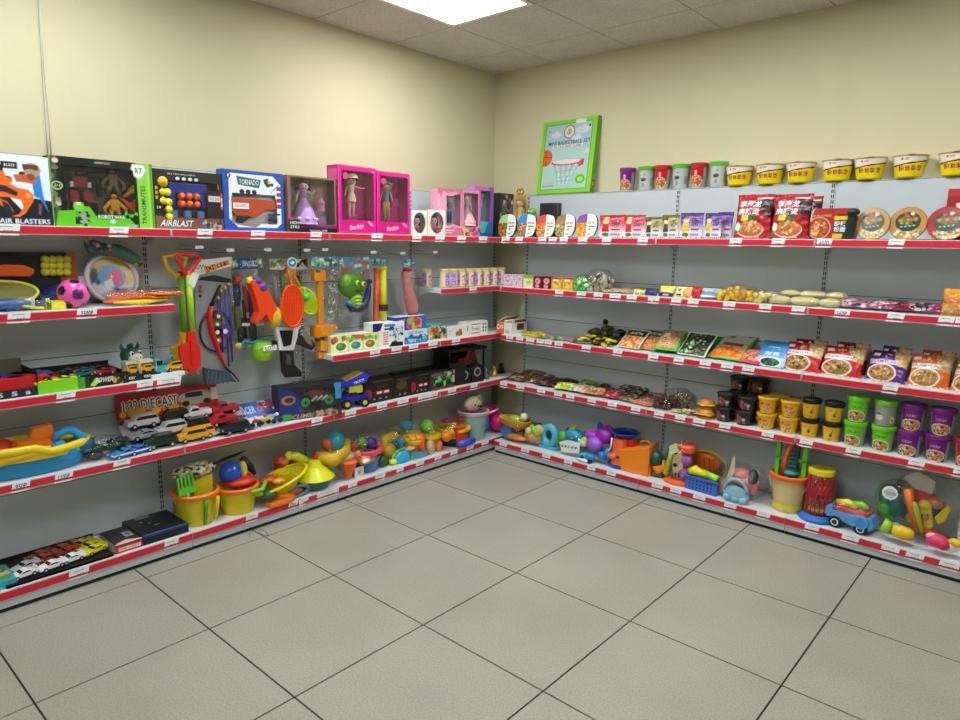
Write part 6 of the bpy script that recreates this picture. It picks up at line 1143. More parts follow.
cluster('yellow ring toy with a turquoise turtle shell and green rim','sand_toy_set','sand toys',394,.24,[('ring',TU([(378,458),(379,447),(385,439),(393,436),(400,440),(403,449),(401,458)],.032,'e0b81a',.03),'yellow ring'),('body',multi(S(388,450,(.055,.05,.045),'dcb01c',.0),S(394,446,(.04,.04,.05),'3f7f8a',.01))),('turtle_shell',lambda mb,T:(sph(mb,(T(397,456)[0],-.05,T(397,456)[1]),(.070,.035,.055),P('2fa8e0',.25)),sph(mb,(T(404,446)[0],-.03,T(404,446)[1]),(.035,.03,.025),P('3ab0d8'))),'turquoise shell'),('rim',lambda mb,T:tube(mb,[(T(397,456)[0]+.085*math.cos(2*PI*i/24),-.05,T(397,456)[1]+.062*math.sin(2*PI*i/24)) for i in range(24)],.009,P('9ad82a'),8,closed=True),'lime rim'),('feet',multi(S(383,464,(.04,.03,.035),'2f5a2a',-.03),S(393,466,(.03,.03,.02),'d8d84a',-.05)),'dark green and yellow feet')],bag=(455,.12,.12))
cluster('yellow castle mould with blue turret, face and an orange shovel','castle_mould','sand toy',411,.24,[('tower',lambda mb,T:(lathe(mb,[(0,0),(.05,0),(.062,.09),(.085,.10),(.09,.125),(.07,.13),(.06,.165),(0,.165)],P('e8be1c'),c=(0,0,0)),[sph(mb,(.062*math.cos(k*PI/4),.062*math.sin(k*PI/4),.145),.020,P('e8c81c'),8,6) for k in range(8)])),('turret',S(406,426,(.045,.04,.035),'2f8aa8',0),'blue turret'),('face',multi(S(407,440,(.018,.012,.012),'e89a1c',-.065),S(414,440,(.018,.012,.012),'e89a1c',-.065),S(410,448,(.05,.03,.02),'d8a888',-.05))),('toy_shovel',TU([(419,434),(420,443),(422,452)],[.028,.034,.026],'f0641c',-.06),'orange shovel'),('blue_ball',S(400,442,(.03,.03,.035),'2a7ab0',-.05)),('price_ticket',PR([(412,452),(427,451),(428,458),(413,459)],'4a9ac0',-.085,-.083,0))],bag=(440,.105,.115,.08))
cluster('yellow castle bucket with pale green dome and orange foot','castle_mould','sand toy',430,.24,[('tower',LA(430,[(0,0),(.045,0),(.06,.09),(.08,.10),(.078,.12),(.06,.125),(0,.13)],'e4c01c')),('dome',S(427,426,(.05,.045,.045),'7acb3a',0),'pale green dome'),('foot',multi(S(438,446,(.035,.03,.045),'ee7a3a',-.05),S(430,448,(.035,.03,.05),'c8a888',-.06)),'orange foot')],bag=(438,.09,.11))
cluster('low yellow bucket with orange cup and red and blue sand toys','sand_bucket','bucket',452,.24,[('bucket',LA(452,[(0,.0),(.08,0),(.10,.05),(.105,.07)],'1c1c26'),'black lower part'),('rim',LA(452,[(.105,.065),(.11,.10),(.135,.115),(.135,.13),(.11,.135),(.10,.12),(0,.12)],'e8c01c'),'wide yellow rim'),('orange_cup',S(447,436,(.045,.035,.038),'f07a1c',-.10)),('red_shovel',PR([(455,428),(466,426),(469,442),(459,447)],'d83a2c',-.12,-.10,.01),'red shovel'),('blue_scoop',TU([(458,449),(466,449),(474,445)],[.02,.03,.02],'3a5ad0',-.12)),('shells',multi(S(448,420,(.05,.04,.02),'8a3a6a'),S(462,419,(.04,.03,.02),'d83a3a')))],bag=(437,.15,.10,.12))
root,r,h=bucket('grey green bucket with pink rim holding a pink and cream beach bag',473,.26,463.5,484.5,410,'8fb5ac','d8a8c0',None,.72)
mb=MB(); blob(mb,(-.01,0,h+.045),(.075,.05,.055),P('e8dcb8'),.2,3,5); sph(mb,(-.05,-.02,h+.03),(.04,.03,.03),P('e888a8')); tube(mb,[(.05,0,h+.0),(.085,0,h+.05),(.06,0,h+.10),(.03,0,h+.09)],.012,P('dcd49a'),8); [sph(mb,(-.03+.03*k,-.045,h+.05-.01*k),.008,BLACK,8,6) for k in range(3)]; mb.build('beach_toys',root,'cream and pink beach toys'); mb=MB(); blob(mb,(-.0,0,h+.06),(.085,.06,.075),BAG,.15,3,3,24,14); mb.build('clear_bag',root)
cluster('bright pink ball and blue toy in a pink mesh bag, at the corner end','toy_bag','toy bag',492,.24,[('pink_ball',lambda mb,T:sph(mb,(T(495,421)[0],-.03,.075),.070,P('f0208c',.35),20,14),'bright pink ball'),('pink_band',TU([(487,414),(494,411),(498,409)],.008,'f4b8d8',-.075)),('pink_bag',S(490,411,(.075,.05,.05),'c81a6a',.03)),('blue_toy',S(484,423,(.045,.04,.07),'3a8ad0',-.01),'blue toy')])

# stray bit of string on the floor
mb=MB(); sx,sy=.52,-2.0
def fl(px,py): d=ray(px,py); t=-CAM.z/d.z; return CAM+d*t
o_=fl(262,534); tube(mb,[((fl(a,b)-o_).x,(fl(a,b)-o_).y,.0016) for a,b in((250,538),(249,534),(253,531),(258,529),(264,531),(269,536),(262,535),(258,533))],.0014,M('6a675c',.7),5); o=mb.build('string'); o.location=(o_.x,o_.y,.0004); tag(o,'thin loop of string lying on the floor tiles below the second yellow bucket','string')
# =================================================================== RIGHT WALL, ON TOP OF THE BACK PANEL
Z=SH['crown']
mb=MB(); bx(mb,0,2.95,-.088,-.0,0,.003,STEEL); o=mb.build('panel_cap'); o.location=(.395,0,1.871); tag(o,'narrow white steel ledge on top of the right wall shelving, under the cups','ledge'); 
s=along('R',560,.085,Z); w=abs(along('R',591,.085,Z)-along('R',534,.085,Z)); h=(high('R',568,120,.03)-Z)/math.cos(math.radians(8))
c=Canvas(w,h,'86cf2c',.0022); c.rect(.0,0,.02,1,'9adf4a'); c.rect(.075,.055,.925,.945,'1f5a2a'); c.rect(.085,.06,.915,.94,'a9cfc8'); c.rect(.085,.6,.915,.94,'9fc4cc')
for x,y,a in ((.28,.80,.10),(.76,.84,.13),(.66,.74,.09),(.86,.54,.06)): c.ell(x,y,a,a*.35,'d4cfe0'); c.ell(x+.02,y+.02,a*.5,a*.35,'d4cfe0')
c.ring(.52,.83,.10,.16,'c8502c'); c.ring(.52,.83,.075,.3,'e8d8a8'); c.txt('S',.52,.83,.07,'b83a24'); c.txt('MINI BASKETBALL SET',.53,.69,.05,'132a24',.76); c.rect(.24,.615,.78,.655,'e8d4d8'); c.txt('BACKBOARD GAME',.51,.635,.032,'b83a50',.5)
c.ell(.13,.50,.12,.115,'e0602a'); c.line(.02,.52,.25,.50,.008,'5a2010'); c.line(.14,.39,.12,.61,.008,'5a2010'); c.line(.05,.6,.1,.4,.008,'5a2010')
c.rect(.0,.38,.075,.62,'86cf2c'); c.ell(.54,.42,.30,.045,'d83050'); c.ell(.53,.43,.26,.032,'dcd8dc'); c.poly([(.72,.40),(.84,.46),(.83,.37),(.76,.35)],'d83048')
for k in range(9): c.line(.29+.06*k,.40,.38+.035*k,.24,.007,'f0f0f4' if k%2 else '6a8aa0'); c.line(.33+.055*k,.40,.33+.03*k,.27,.006,'8aa0b4')
for k in range(5): c.line(.40+.05*k,.24,.44+.03*k,.13,.007,'2a6a7a' if k%2 else 'e8f0f0')
for y in (.30,.22,.16): c.line(.36,y,.68,y+.01,.006,'7a98ac')
c.ell(.80,.18,.085,.062,'5cb81f'); c.ell(.80,.18,.05,.035,'9ae04a'); c.rect(.12,.1,.32,.12,'8a9aa8'); c.rect(.12,.14,.30,.16,'d8a8b0'); c.rect(.62,.93,.8,.985,'dfe6e0'); c.rect(.86,.87,.89,.90,'1c2c2a'); c.rect(.14,.85,.16,.87,'1c2c2a')
sc=Canvas(.06,h,'5f9a1c'); sc.ell(.5,.12,.35,.05,'6a4a34'); sc.ell(.5,.12,.2,.03,'b8a090'); sc.rect(0,.02,1,.05,'4a7a18')
mb=MB(); carton(mb,w,h,.045,c,'74bb22',None,None,sc); solo('basketball_game_box','bright green box with a basketball hoop picture, leaning on top of the panel','toy box',mb,'R',(along('R',534,.085,Z)+along('R',591,.085,Z))/2-.0,.084,Z+.0045,-4,(-7,0))
# small cups
def d_cup(c,kind):
    if kind=='silver':
        c.rect(0,0,1,1,'b9bcbc'); c.rect(.56,.72,.62,.76,'4a4a4a') if 0 else None; c.txt('小面',.5,.78,.10,'2a2c2c',.10); c.ell(.5,.52,.06,.10,'3a4434'); c.blobs(.5,.52,.05,.07,['d8c890','5a6a3a','1c2418'],14,.012); c.rect(.47,.15,.53,.34,'8a9090'); c.rect(.66,.2,.74,.6,'909494')
    else:
        base={'red':'c4181e','purple':'7c1480'}[kind]; c.rect(0,0,1,1,'9a9c9c' if kind=='red' else '8f9096'); c.rect(.36,.40,.66,1,base); c.ell(.5,.30,.13,.30,'e8dcc8'); c.ell(.5,.30,.12,.27,'b8602c'); c.blobs(.5,.30,.10,.22,['d8b878','a83018','e8d0a0','6a7a2a','c84a20'],60,.012); c.txt('面',.5,.72,.2,'f4e8e8',.05)
protos={}
NAMES=[('purple',627,.0,'small purple noodle cup, first of the row on the panel top'),('silver',645.5,0,'silver noodle cup with green lid, between the purple and the first red cup'),('red',662,0,'red noodle cup, first of the two red ones on the panel'),('silver',680,0,'silver noodle cup with green lid, between the two red cups'),('red',698,0,'red noodle cup, beside the last silver cup'),('silver',717.5,0,'silver noodle cup with green lid, next to the yellow bowls')]
for kind,px,_,lb in NAMES:
    sx=along('R',px,.045,Z)
    if kind not in protos:
        p=thing('noodle_cup',lb,'noodle cup','R',sx,.045,Z,4,group=None); cv=Canvas(.28,.11,'999999',.0022); d_cup(cv,kind); p.scale=(1.2,)*3; cup_mesh(p,.036,.0415,.122,cv,{'red':'b8181c','purple':'7a1680','silver':'58b030'}[kind],.020); protos[kind]=p
    else: clone(protos[kind],lb,'R',sx,.045,Z,rnd.uniform(-6,10),scale=1.2)
def d_yb(c):
    c.rect(0,0,1,1,'f0d60c'); c.put(c.V>.62+.55*(c.U-.5),'7a2418'); c.put(c.V>.69+.55*(c.U-.5),'efe6d8'); c.put((c.U<.28)|(c.U>.72),'ecd20c'); c.rect(0,0,1,.05,'b8a014')
    c.txt('粉面菜蛋',.50,.42,.26,'8a2c18',.26,out='d8a860',ow=.003); c.txt('莫小仙',.44,.86,.14,'b02018',.075); c.rect(.46,.2,.58,.23,'b8901c')
bowl=None
for k,(px,lb) in enumerate(((738.5,'first yellow noodle bowl from the cups, on the panel top'),(769,'second yellow noodle bowl from the cups'),(799.5,'third yellow noodle bowl from the cups'),(836.5,'fourth yellow noodle bowl from the cups, above the panel joint'),(868.5,'fifth yellow noodle bowl from the cups'),(908,'sixth yellow noodle bowl from the cups'),(955,'last yellow noodle bowl, cut by the right edge of the picture'))):
    sx=along('R',px,.05,Z)
    if not bowl:
        bowl=thing('noodle_bowl',lb,'noodle bowl','R',sx,.052,Z,10,group='yellow noodle bowls on the panel'); bowl.scale=(1.2,)*3; cv=Canvas(.42,.10,'f0d60c',.002); d_yb(cv); mb=MB(); lathe_art(mb,[(.047,.002),(.063,.088)],cv,seg=96,rows=40); lathe(mb,[(0,.001),(.046,.001),(.047,.004)],P('c8ac18')); mb.build('bowl_body',bowl)
        mb=MB(); lathe(mb,[(.063,.086),(.0665,.088),(.0665,.092),(.062,.0935),(0,.0935)],P('c8a878',.35),seg=40); mb.build('lid',bowl); mb=MB(); bx(mb,-.012,.012,-.072,-.06,.0905,.0925,P('9a6a3a')); mb.build('pull_tab',bowl)
    else: clone(bowl,lb,'R',sx,.052,Z,rnd.uniform(4,14),scale=1.2)
# =================================================================== RIGHT WALL, TOP SHELF
z=SH['top']
# corner things
root=thing('gold_gift_box','clear golden box with a bow shaped top, a small doll inside','doll','R',along('R',520.5,.14,z),.16,z,-10)
mb=MB(); g_=clear('gold_film',tint='fdf0cc',gloss=.1,rough=.1,veil=.02,fres=.3); hh=high('R',520,195,.16)-z; bx(mb,-.040,.040,-.02,.03,0,hh,g_,.006); mb.build('clear_case',root); mb=MB(); gd=M('d0a040',.25,.6,'gold'); 
for sg in(-1,1): n=16; tube(mb,[(sg*.018+.016*math.cos(2*PI*i/n),.005,hh+.024+.018*math.sin(2*PI*i/n)) for i in range(n)],.006,gd,8,closed=True)
bx(mb,-.012,.012,-.005,.015,hh,hh+.014,gd,.003); mb.build('bow',root); doll(root,0,.005,.004,hh*.90,skin='f0cdb4',hair='b88850',dress='ece4d4',kind='short',arm='down',rz=25,fat=1.0)
mb=MB(); G_=P('5fb82c'); sph(mb,(0,0,.155),(.026,.022,.03),G_); bx(mb,-.026,.026,-.018,.02,.06,.125,G_,.01); bx(mb,-.03,-.006,-.015,.015,0,.06,P('4c9a24'),.006); bx(mb,.006,.03,-.015,.015,0,.06,P('4c9a24'),.006); [sph(mb,(sg*.010,-.02,.16),.006,WHITE,8,6) for sg in(-1,1)]; tube(mb,[(-.03,0,.11),(-.045,-.01,.07)],.009,G_,8); tube(mb,[(.03,0,.11),(.045,-.01,.07)],.009,G_,8)
solo('green_robot_figure','small green robot figure behind the first sealed noodle bowls','figure',mb,'R',along('R',534,.14,z),.17,z).scale=(1.2,1.2,1.15)
fbox('black_speaker_box','plain black box with a slanted edge, standing against the panel','box','R','top',.16,540,556,203,.06,'1c1d20',lambda c:c.rect(0,0,1,1,'1f2024').poly([(.9,1),(1,1),(1,.3)],'4a4c50'),rot=12)
# sealed bowls on edge
def d_plate(c,top,food):
    c.rect(0,0,1,1,'efeee8'); c.put((c.V>.62)&(c.U<.5),top); c.put((c.V<=.62)&(c.U<.52),food[0]); c.blobs(.27,.32,.25,.3,food,80,.035); c.put(c.U>.52,'f0efea'); c.txt('自热',.74,.62,.11,'4a5a6a',.34); c.rect(.6,.44,.9,.5,'6a8a5a'); c.ell(.68,.34,.05,.05,'5a9a3a'); c.ell(.8,.2,.07,.05,'c8d0c0'); c.rect(.6,.12,.76,.16,'3a4a5a')
def plate(label,px,x0,x1,ytop,top,food,out=.30):
    z=SH['top']; s,w,h=span('R',out,z,x0,x1,ytop); w*=1.02; root=thing('sealed_noodle_bowl',label,'noodle bowl','R',s,out,z,0,(-10,0)); cv=Canvas(w,h,'efeee8',.0022); d_plate(cv,top,food)
    def sup(u,v): # round plate outline from a square grid
        a=2*u-1; b=2*v-1; return a*math.sqrt(max(0,1-.36*b*b)), b*math.sqrt(max(0,1-.36*a*a))
    mb=MB(); sheet(mb,cv,0,1,0,1,fn=lambda u,v,x,y:(sup(u,v)[0]*w/2*.92,-.002,h/2+sup(u,v)[1]*h/2*.98)); mb.build('film_lid',root)
    mb=MB(); n=40; o0=[];o1=[];o2=[]
    for i in range(n):
        t=2*PI*i/n; a=math.cos(t); b=math.sin(t); k=1/max(abs(a),abs(b)); aa,bb=sup((a*k+1)/2,(b*k+1)/2); o0.append((aa*w/2*.92,-.001,h/2+bb*h/2*.98)); o1.append((aa*w/2*.97,.006,h/2+bb*h/2)); o2.append((aa*w/2*.7,.045,h/2+bb*h/2*.7))
    mb.add(o0+o1+o2,[(i,(i+1)%n,n+(i+1)%n,n+i) for i in range(n)]+[(n+i,n+(i+1)%n,2*n+(i+1)%n,2*n+i) for i in range(n)]+[tuple(range(2*n,3*n))[::-1]],P('23211f'),True); mb.build('bowl',root,'black bowl'); return root
plate('green topped sealed noodle bowl on edge, first of five in the corner',506,496.5,515,213.5,'a8cf9a',['a8401c','c85a28','6a9a2a','8ac83a','7a2a18'])
plate('blue topped sealed noodle bowl on edge',524,515,535,213.5,'2f8fd8',['b0703a','d8a868','8a4a28','e8d0a8','4a6a8a'])
plate('orange red topped sealed noodle bowl on edge',543,534,554,214,'e0483a',['d07a38','e8a858','b85a2c','d8b078','8a4a24'])
plate('brown topped sealed noodle bowl on edge',562.5,553,574,213.5,'9a7a4a',['a8905a','7a8a4a','c8b078','5a5a2a','d8c898'])
plate('violet topped sealed noodle bowl on edge, last of the five',584.5,574,596,213,'8a4ab0',['d8982c','e8b84a','c07a20','f0d070','a86a18'])
# pouches
def d_pouch(kind):
    top,mid,cat_={'red':('a8141e','d8486a','e8d8c8'),'olive':('5a541c','a8a05c','f0e8c8'),'violet':('4a1c68','7c50a4','e8e0f0')}[kind]
    def f(c):
        c.A[:]=0; c.A+=np.array(lin(top)); t=np.clip((c.V-.25)/.35,0,1)[...,None]; c.A[:]=np.array(lin('ded6dc'))*(1-t)+np.array(lin(mid))*t; c.put(c.V>.86,top); c.put((c.V>.74)&(c.U<.3),top)
        c.ell(.30,.70,.13,.12,'e8c8a0'); c.rect(.2,.76,.4,.9,{'red':'d8c070','olive':'3a2c1c','violet':'2a1c3a'}[kind]); c.poly([(.18,.60),(.42,.60),(.46,.25),(.14,.25)],{'red':'c82a2a','olive':'3a3a28','violet':'d8b82a'}[kind]); c.ell(.26,.72,.02,.02,'3a2418'); c.ell(.34,.72,.02,.02,'3a2418')
        c.txt('面',.70,.62,.30,'2a1c2a',.30,shear=.1); c.rect(.55,.3,.88,.38,{'red':'c83a4a','olive':'6a6a3a','violet':'a83a8a'}[kind]); c.ell(.3,.14,.14,.08,'4a7a4a'); c.rect(.5,.1,.86,.18,'8a9a9a')
    return f
def bag(label,name,cat,shelf,out,x0,x1,ytop,t,draw,back='888888',rot=0,tip=-6,seed=0,wall='R',group=None,seal=.06,z=None,res=.0025,puff=.55,wob=.02):
    z=SH[shelf] if z is None else z; s,w,h=span(wall,out,z,x0,x1,ytop); cv=Canvas(w,h,back,res); draw(cv); mb=MB(); pillow(mb,w,h,t,cv,back,seal,seed,puff,wob=wob)
    return solo(name,label,cat,mb,wall,s,out-t/2,z+.002,rot,(tip,0),group)
bag('red pouch of snack noodles with a cat cartoon girl, beside the violet bowl','snack_pouch','pouch','top',.31,596.5,622,215,.035,d_pouch('red'),'a8141e',seed=1)
bag('second red pouch, beside the olive pouches','snack_pouch','pouch','top',.31,620.5,642.5,215,.035,d_pouch('red'),'a8141e',seed=2)
bag('olive pouch beside the red ones','snack_pouch','pouch','top',.31,642,659.5,217,.035,d_pouch('olive'),'6a6428',seed=3)
bag('olive pouch beside the violet ones','snack_pouch','pouch','top',.31,659,676.5,215,.035,d_pouch('olive'),'6a6428',seed=4)
bag('violet pouch with a yellow dressed figure','snack_pouch','pouch','top',.31,677,700.5,213,.035,d_pouch('violet'),'4a1c68',seed=5)
bag('second violet pouch, its picture partly hidden','snack_pouch','pouch','top',.31,701.5,719.5,213,.035,d_pouch('violet'),'4a1c68',seed=6)
bag('third violet pouch, set back behind the second','snack_pouch','pouch','top',.25,714,730,212,.035,d_pouch('violet'),'4a1c68',seed=7)
def d_hot(c):
    c.rect(0,0,1,1,'a8121c'); c.poly([(.55,1),(1,1),(1,.45),(.75,.55)],'3a1418'); c.rect(0,.9,1,1,'b81a24'); c.rect(.55,.88,.92,.915,'e8c8c8')
    c.txt('李海龙',.40,.77,.15,'fbeef4',.60,shear=.12,out='3a1014',ow=.012); c.txt('麻辣烫',.38,.60,.15,'fbeef4',.60,shear=.12,out='3a1014',ow=.012)
    c.rect(.18,.40,.38,.52,'d8cc3a'); c.rect(.40,.38,.62,.52,'3a5a2c'); c.ell(.45,.2,.38,.17,'e0d0b8'); c.ell(.45,.21,.36,.155,'c8603a'); c.blobs(.45,.24,.3,.13,['d87a4a','e8a070','b84a2a','e8c890','7a8a3a','c89a5a'],80,.03); c.ell(.10,.26,.07,.1,'e0dcd8'); c.ell(.06,.14,.06,.05,'5a7a3a'); c.rect(.3,.03,.7,.05,'e8c0b0')
bag('red spicy noodle bag with white characters, nearest the violet pouches','noodle_bag','noodle bag','top',.31,731,768,194,.05,d_hot,'7a1018',seed=8,rot=-2,tip=-8,wob=.035)
bag('red spicy noodle bag tucked behind the first one','noodle_bag','noodle bag','top',.22,748,775,196,.04,d_hot,'7a1018',seed=9,rot=10,tip=-6)
bag('red spicy noodle bag with white characters, second at the shelf front','noodle_bag','noodle bag','top',.31,768,807,193.5,.05,d_hot,'7a1018',seed=10,rot=0,tip=-8,wob=.035)
bag('red spicy noodle bag, crumpled, behind the second front one','noodle_bag','noodle bag','top',.22,790,818,196,.04,d_hot,'7a1018',seed=11,rot=14,tip=-5)
# self heating pot box
s,w,h=span('R',.30,z,809,855,209); root=thing('self_heating_pot','red and black self heating pot pack between the noodle bags and round lids','noodle bowl','R',s,.31,z)
cv=Canvas(w,h,'a81c20',.0022); c=cv; c.put(c.U>.62,'1c2622'); c.poly([(.30,1),(.95,1),(.9,.8),(.2,.8)],'b02028'); c.rect(.4,.86,.55,.95,'8a2a1c'); c.ell(.22,.36,.27,.36,'c8b8a0'); c.ell(.22,.36,.25,.33,'a8401c'); c.blobs(.22,.36,.2,.26,['c86a3a','d88a5a','8a2a14','6a7a3a','e0b080'],70,.025); c.txt('自热火锅面',.28,.76,.07,'d8b060',.42); c.rect(.55,.62,.82,.74,'e0b81c'); c.rect(.54,.22,.82,.58,'14201c'); c.txt('酸辣',.68,.50,.17,'f0f4f8',.24); c.txt('粉面',.68,.32,.17,'f0f4f8',.24); c.rect(.54,.02,.76,.18,'e0b020'); c.put((c.U<.05)&(c.V>.6),'aabbb8')
mb=MB(); sheet(mb,cv,0,1,0,1,fn=lambda u,v,x,y:((u-.5)*w*(1-.12*abs(2*v-1)**3),-.02*math.sin(PI*u)**.5-.0,.002+v*h)); mb.build('printed_band',root); mb=MB(); bx(mb,-w*.46,w*.46,.004,.10,.002,h*.8,BLACK,.02); bx(mb,-w*.5,w*.5,-.0,.10,h*.62,h*.72,BLACK,.004); sph(mb,(w*.42,.0,h*.88),(.03,.03,.02),P('10241c')); sph(mb,(-w*.36,.0,h*.95),(.012,.01,.010),P('10341c')); mb.build('bowl',root,'black bowl')
# round lids
def d_round(c,ring):
    c.rect(0,0,1,1,ring); c.ell(.5,.5,.5,.5,ring); c.blobs(.55,.2,.36,.16,['dcd4a8','c8b888','e8e0c0','7a6a4a','b8c088'],90,.03); c.ell(.5,.56,.35,.30,'3c463a'); c.blobs(.5,.62,.28,.12,['8a6a3a','a8602c','5a7a4a','c8a060','7a3a3a'],40,.04); c.ell(.43,.78,.06,.05,'c8405a'); c.ell(.60,.80,.06,.05,'d8d0d8'); 
    for k in range(3): c.ell(.30+.2*k,.60+.02*k,.08,.07,'8a7038'); c.ell(.30+.2*k,.60+.02*k,.05,.04,'b89a58')
    for k in range(4): c.ell(.34+.11*k,.40+.015*k,.045,.03,'3a9a88'); c.ell(.34+.11*k,.40+.015*k,.02,.015,'c8e8dc')
for k,(x0,x1,yt,ringc,lb,out,rot) in enumerate(((852.5,887.5,208,'b8864a','tan round noodle lid on edge, beside the self heating pot',.30,-8),(887,924,207,'bd8a4e','tan round noodle lid on edge, the middle one of three',.30,-4),(924,965,206.5,'a8282c','red round noodle lid on edge, cut by the picture edge',.30,-2))):
    s,w,h=span('R',out,z,x0,x1,yt); r=h/2; root=thing('round_noodle_bowl',lb,'noodle bowl','R',s,out,z,rot,(-8,0)); cv=Canvas(2*r,2*r,ringc,.002); d_round(cv,ringc); A=cv.down(); N=64; K=26; vs=[];cc=[]
    for j in range(K+1):
        for i in range(N):
            q=.5*j/K; u=.5+q*math.cos(2*PI*i/N); v=.5+q*math.sin(2*PI*i/N); vs.append(((u-.5)*2*r,-.002,r+(v-.5)*2*r)); cc.append(tuple(A[min(cv.ny-1,int(v*cv.ny)),min(cv.nx-1,int(u*cv.nx))]))
    mb=MB(); mb.add(vs,[(j*N+i,j*N+(i+1)%N,(j+1)*N+(i+1)%N,(j+1)*N+i) for j in range(K) for i in range(N)],GLOSSY,False,cc); mb.build('printed_lid',root)
    mb=MB(); mb.X=tr(0,0,r)@rot_x(-90); lathe(mb,[(r,-.002),(r+.003,.0),(r+.003,.006),(r*.9,.01),(r*.72,.075),(0,.075)],P('8a6a44' if k<2 else '8a1c20'),seg=44); 
    mb.build('bowl_body',root)
def d_far(c): c.rect(0,0,1,1,'9a1c22'); c.rect(0,.85,1,1,'b82a30'); c.rect(.3,.6,.6,.72,'e8d8d0'); c.rect(.2,.1,.7,.45,'2a1c18'); c.blobs(.8,.3,.15,.25,['d8c090','6a8a3a','c86a3a'],14,.05)
zz=z; root=fbox('red_noodle_box','red noodle box standing behind the red round lid','noodle box','R','top',.17,942,975,188.5,.10,'9a1c22',d_far)
# =================================================================== RIGHT WALL, SECOND SHELF
z=SH['s2']
def d_lil(c): c.rect(0,0,1,1,'e0c8dc'); c.blobs(.5,.5,.45,.45,['c84a8a','b03a6a','f0e0ec','8a6ab0','d8a0c0'],70,.035,'box')
for k,(a,b,lb) in enumerate(((503.5,513,'lilac sweet box with pink pattern, first after the tins'),(513,522,'lilac sweet box with pink pattern, next to the green pack'))): fbox('sweet_box',lb,'sweet box','R','s2',.33,a,b,274.5,.05,'e0c8dc',d_lil)
def d_lime(c): c.rect(0,0,1,1,'dfe4b0'); c.put(c.V>.75,'74b81c'); c.rect(.2,.72,.6,.86,'8ad02a'); c.blobs(.6,.35,.25,.2,['e8d84a','8a9a4a','d8c8a0'],16,.06)
fbox('sweet_box','small cream and lime sweet pack','sweet box','R','s2',.33,523,532.5,275.5,.04,'dfe4b0',d_lime)
def d_maroon(c): c.rect(0,0,1,1,'6a1028'); c.ell(.5,.62,.32,.24,'e8a0b0'); c.ell(.45,.62,.12,.1,'b83a5a'); c.ell(.45,.2,.25,.16,'e0909e')
for a,b,lb in ((533.5,541.5,'maroon pack with a pink ring picture, beside the lime pack'),(542,550.5,'maroon pack with a pink ring picture, beside the yellow pack')): fbox('sweet_box',lb,'sweet box','R','s2',.33,a,b,276.5,.04,'6a1028',d_maroon)
def d_yel(c): c.rect(0,0,1,1,'d8a82a'); c.rect(.05,.86,.95,1,'c02a2a'); c.ell(.5,.45,.38,.3,'e8d05a'); c.blobs(.5,.45,.3,.25,['d8562c','e8e0a0','c83a3a','8a9a3a'],18,.05); c.rect(.2,.7,.7,.82,'f0e8d0')
for a,b,lb in ((551,561.5,'yellow sweet pack with a red top, first of two'),(562,573,'yellow sweet pack with a red top, beside the green lollies')): fbox('sweet_box',lb,'sweet box','R','s2',.33,a,b,277.5,.04,'d8a82a',d_yel)
def candies(label,name,px,out,n,R,cols,rr,bagr,zz=None,seed=1,wall='R',shelf='s2',bagm=True,rot=0):
    z=SH[shelf]; root=thing(name,label,'sweet bag',wall,along(wall,px,out,z),out,z,rot); rg=random.Random(seed)
    for ci,c in enumerate(cols):
        mb=MB()
        for k in range(n//len(cols)):
            a=rg.random()*2*PI; b=rg.random(); q=math.sqrt(rg.random()); x=R[0]*q*math.cos(a); y=R[1]*q*math.sin(a); zq=rr[2]+b*(R[2]*2-2*rr[2])*(1-q*q*.5)
            X=mb.X; mb.X=tr(x,y,max(zq,rr[2]))@Euler((rg.random()*3,rg.random()*3,rg.random()*3)).to_matrix().to_4x4(); sph(mb,(0,0,0),rr,M(c,.25),10,7); mb.X=X
        o=mb.build('sweets',root); o['kind']='stuff'
    if bagm: loose_bag(root,(0,0,R[2]+.004),(R[0]*1.1+.01,R[1]*1.1+.01,R[2]*1.08+.004),seed,amp=.16)
    return root
candies('bag of bright green and white round sweets','round_sweets',582,.30,60,(.060,.04,.050),['3cc43a','e8f0e0','2fae34'],(.016,.014,.012),0,seed=3)
candies('tall clear bag of beige round biscuits, behind the green sweets','round_biscuits',599,.24,80,(.085,.06,.068),['a8a488','8a8668','c4c0a4'],(.020,.018,.012),0,seed=4)
def flat(label,name,px,out,w,l,t,col,draw=None,rot=0,tip=-84,shelf='s2',back=None,cat='snack pack',lift=0.,seed=0,tell=True):
    cv=Canvas(w,l,col,.003); (draw(cv) if draw else cv.blobs(.5,.5,.45,.42,[col],4,.1)); return lying(name,label,cat,'R',shelf,px,out,w,l,t,cv,tip,rot,None,back or col,seed=seed,lift=lift,tell=tell)
def spk(base,cols,size=.05,n=50,title=None,tc='ffffff'):
    def f(c):
        c.rect(0,0,1,1,base); c.blobs(.5,.42,.42,.34,cols,n,size,'box')
        if title: c.txt(title,.5,.78,.14,tc,.7)
    return f
flat('flat pale snack strip lying on the second shelf edge, below the beige biscuits','snack_strip',613,.31,.16,.14,.016,'b8a888',spk('c8bca0',['a85a3a','d8d0b8','8a7a5a','b8442c']),rot=10)
flat('brown dried snack strip lying behind the yellow pack','snack_strip',634,.22,.20,.14,.022,'7a5a44',spk('8a6a50',['a8503a','5a3a2c','c8b090']),rot=-8,lift=.002)
flat('flat mixed snack strip beside the yellow and navy packs','snack_strip',628,.30,.12,.14,.014,'b09a70',spk('c0aa80',['d8c8a0','8a5a3a','c86a3a']),rot=4)
def small_up(label,a,b,yt,col,draw,t=.03,out=.33,tip=-25,name='snack_pack',shelf='s2',seed=0,rot=0): return bag(label,name,'snack pack',shelf,out,a,b,yt,t,draw,col,rot,tip,seed,wall='R')
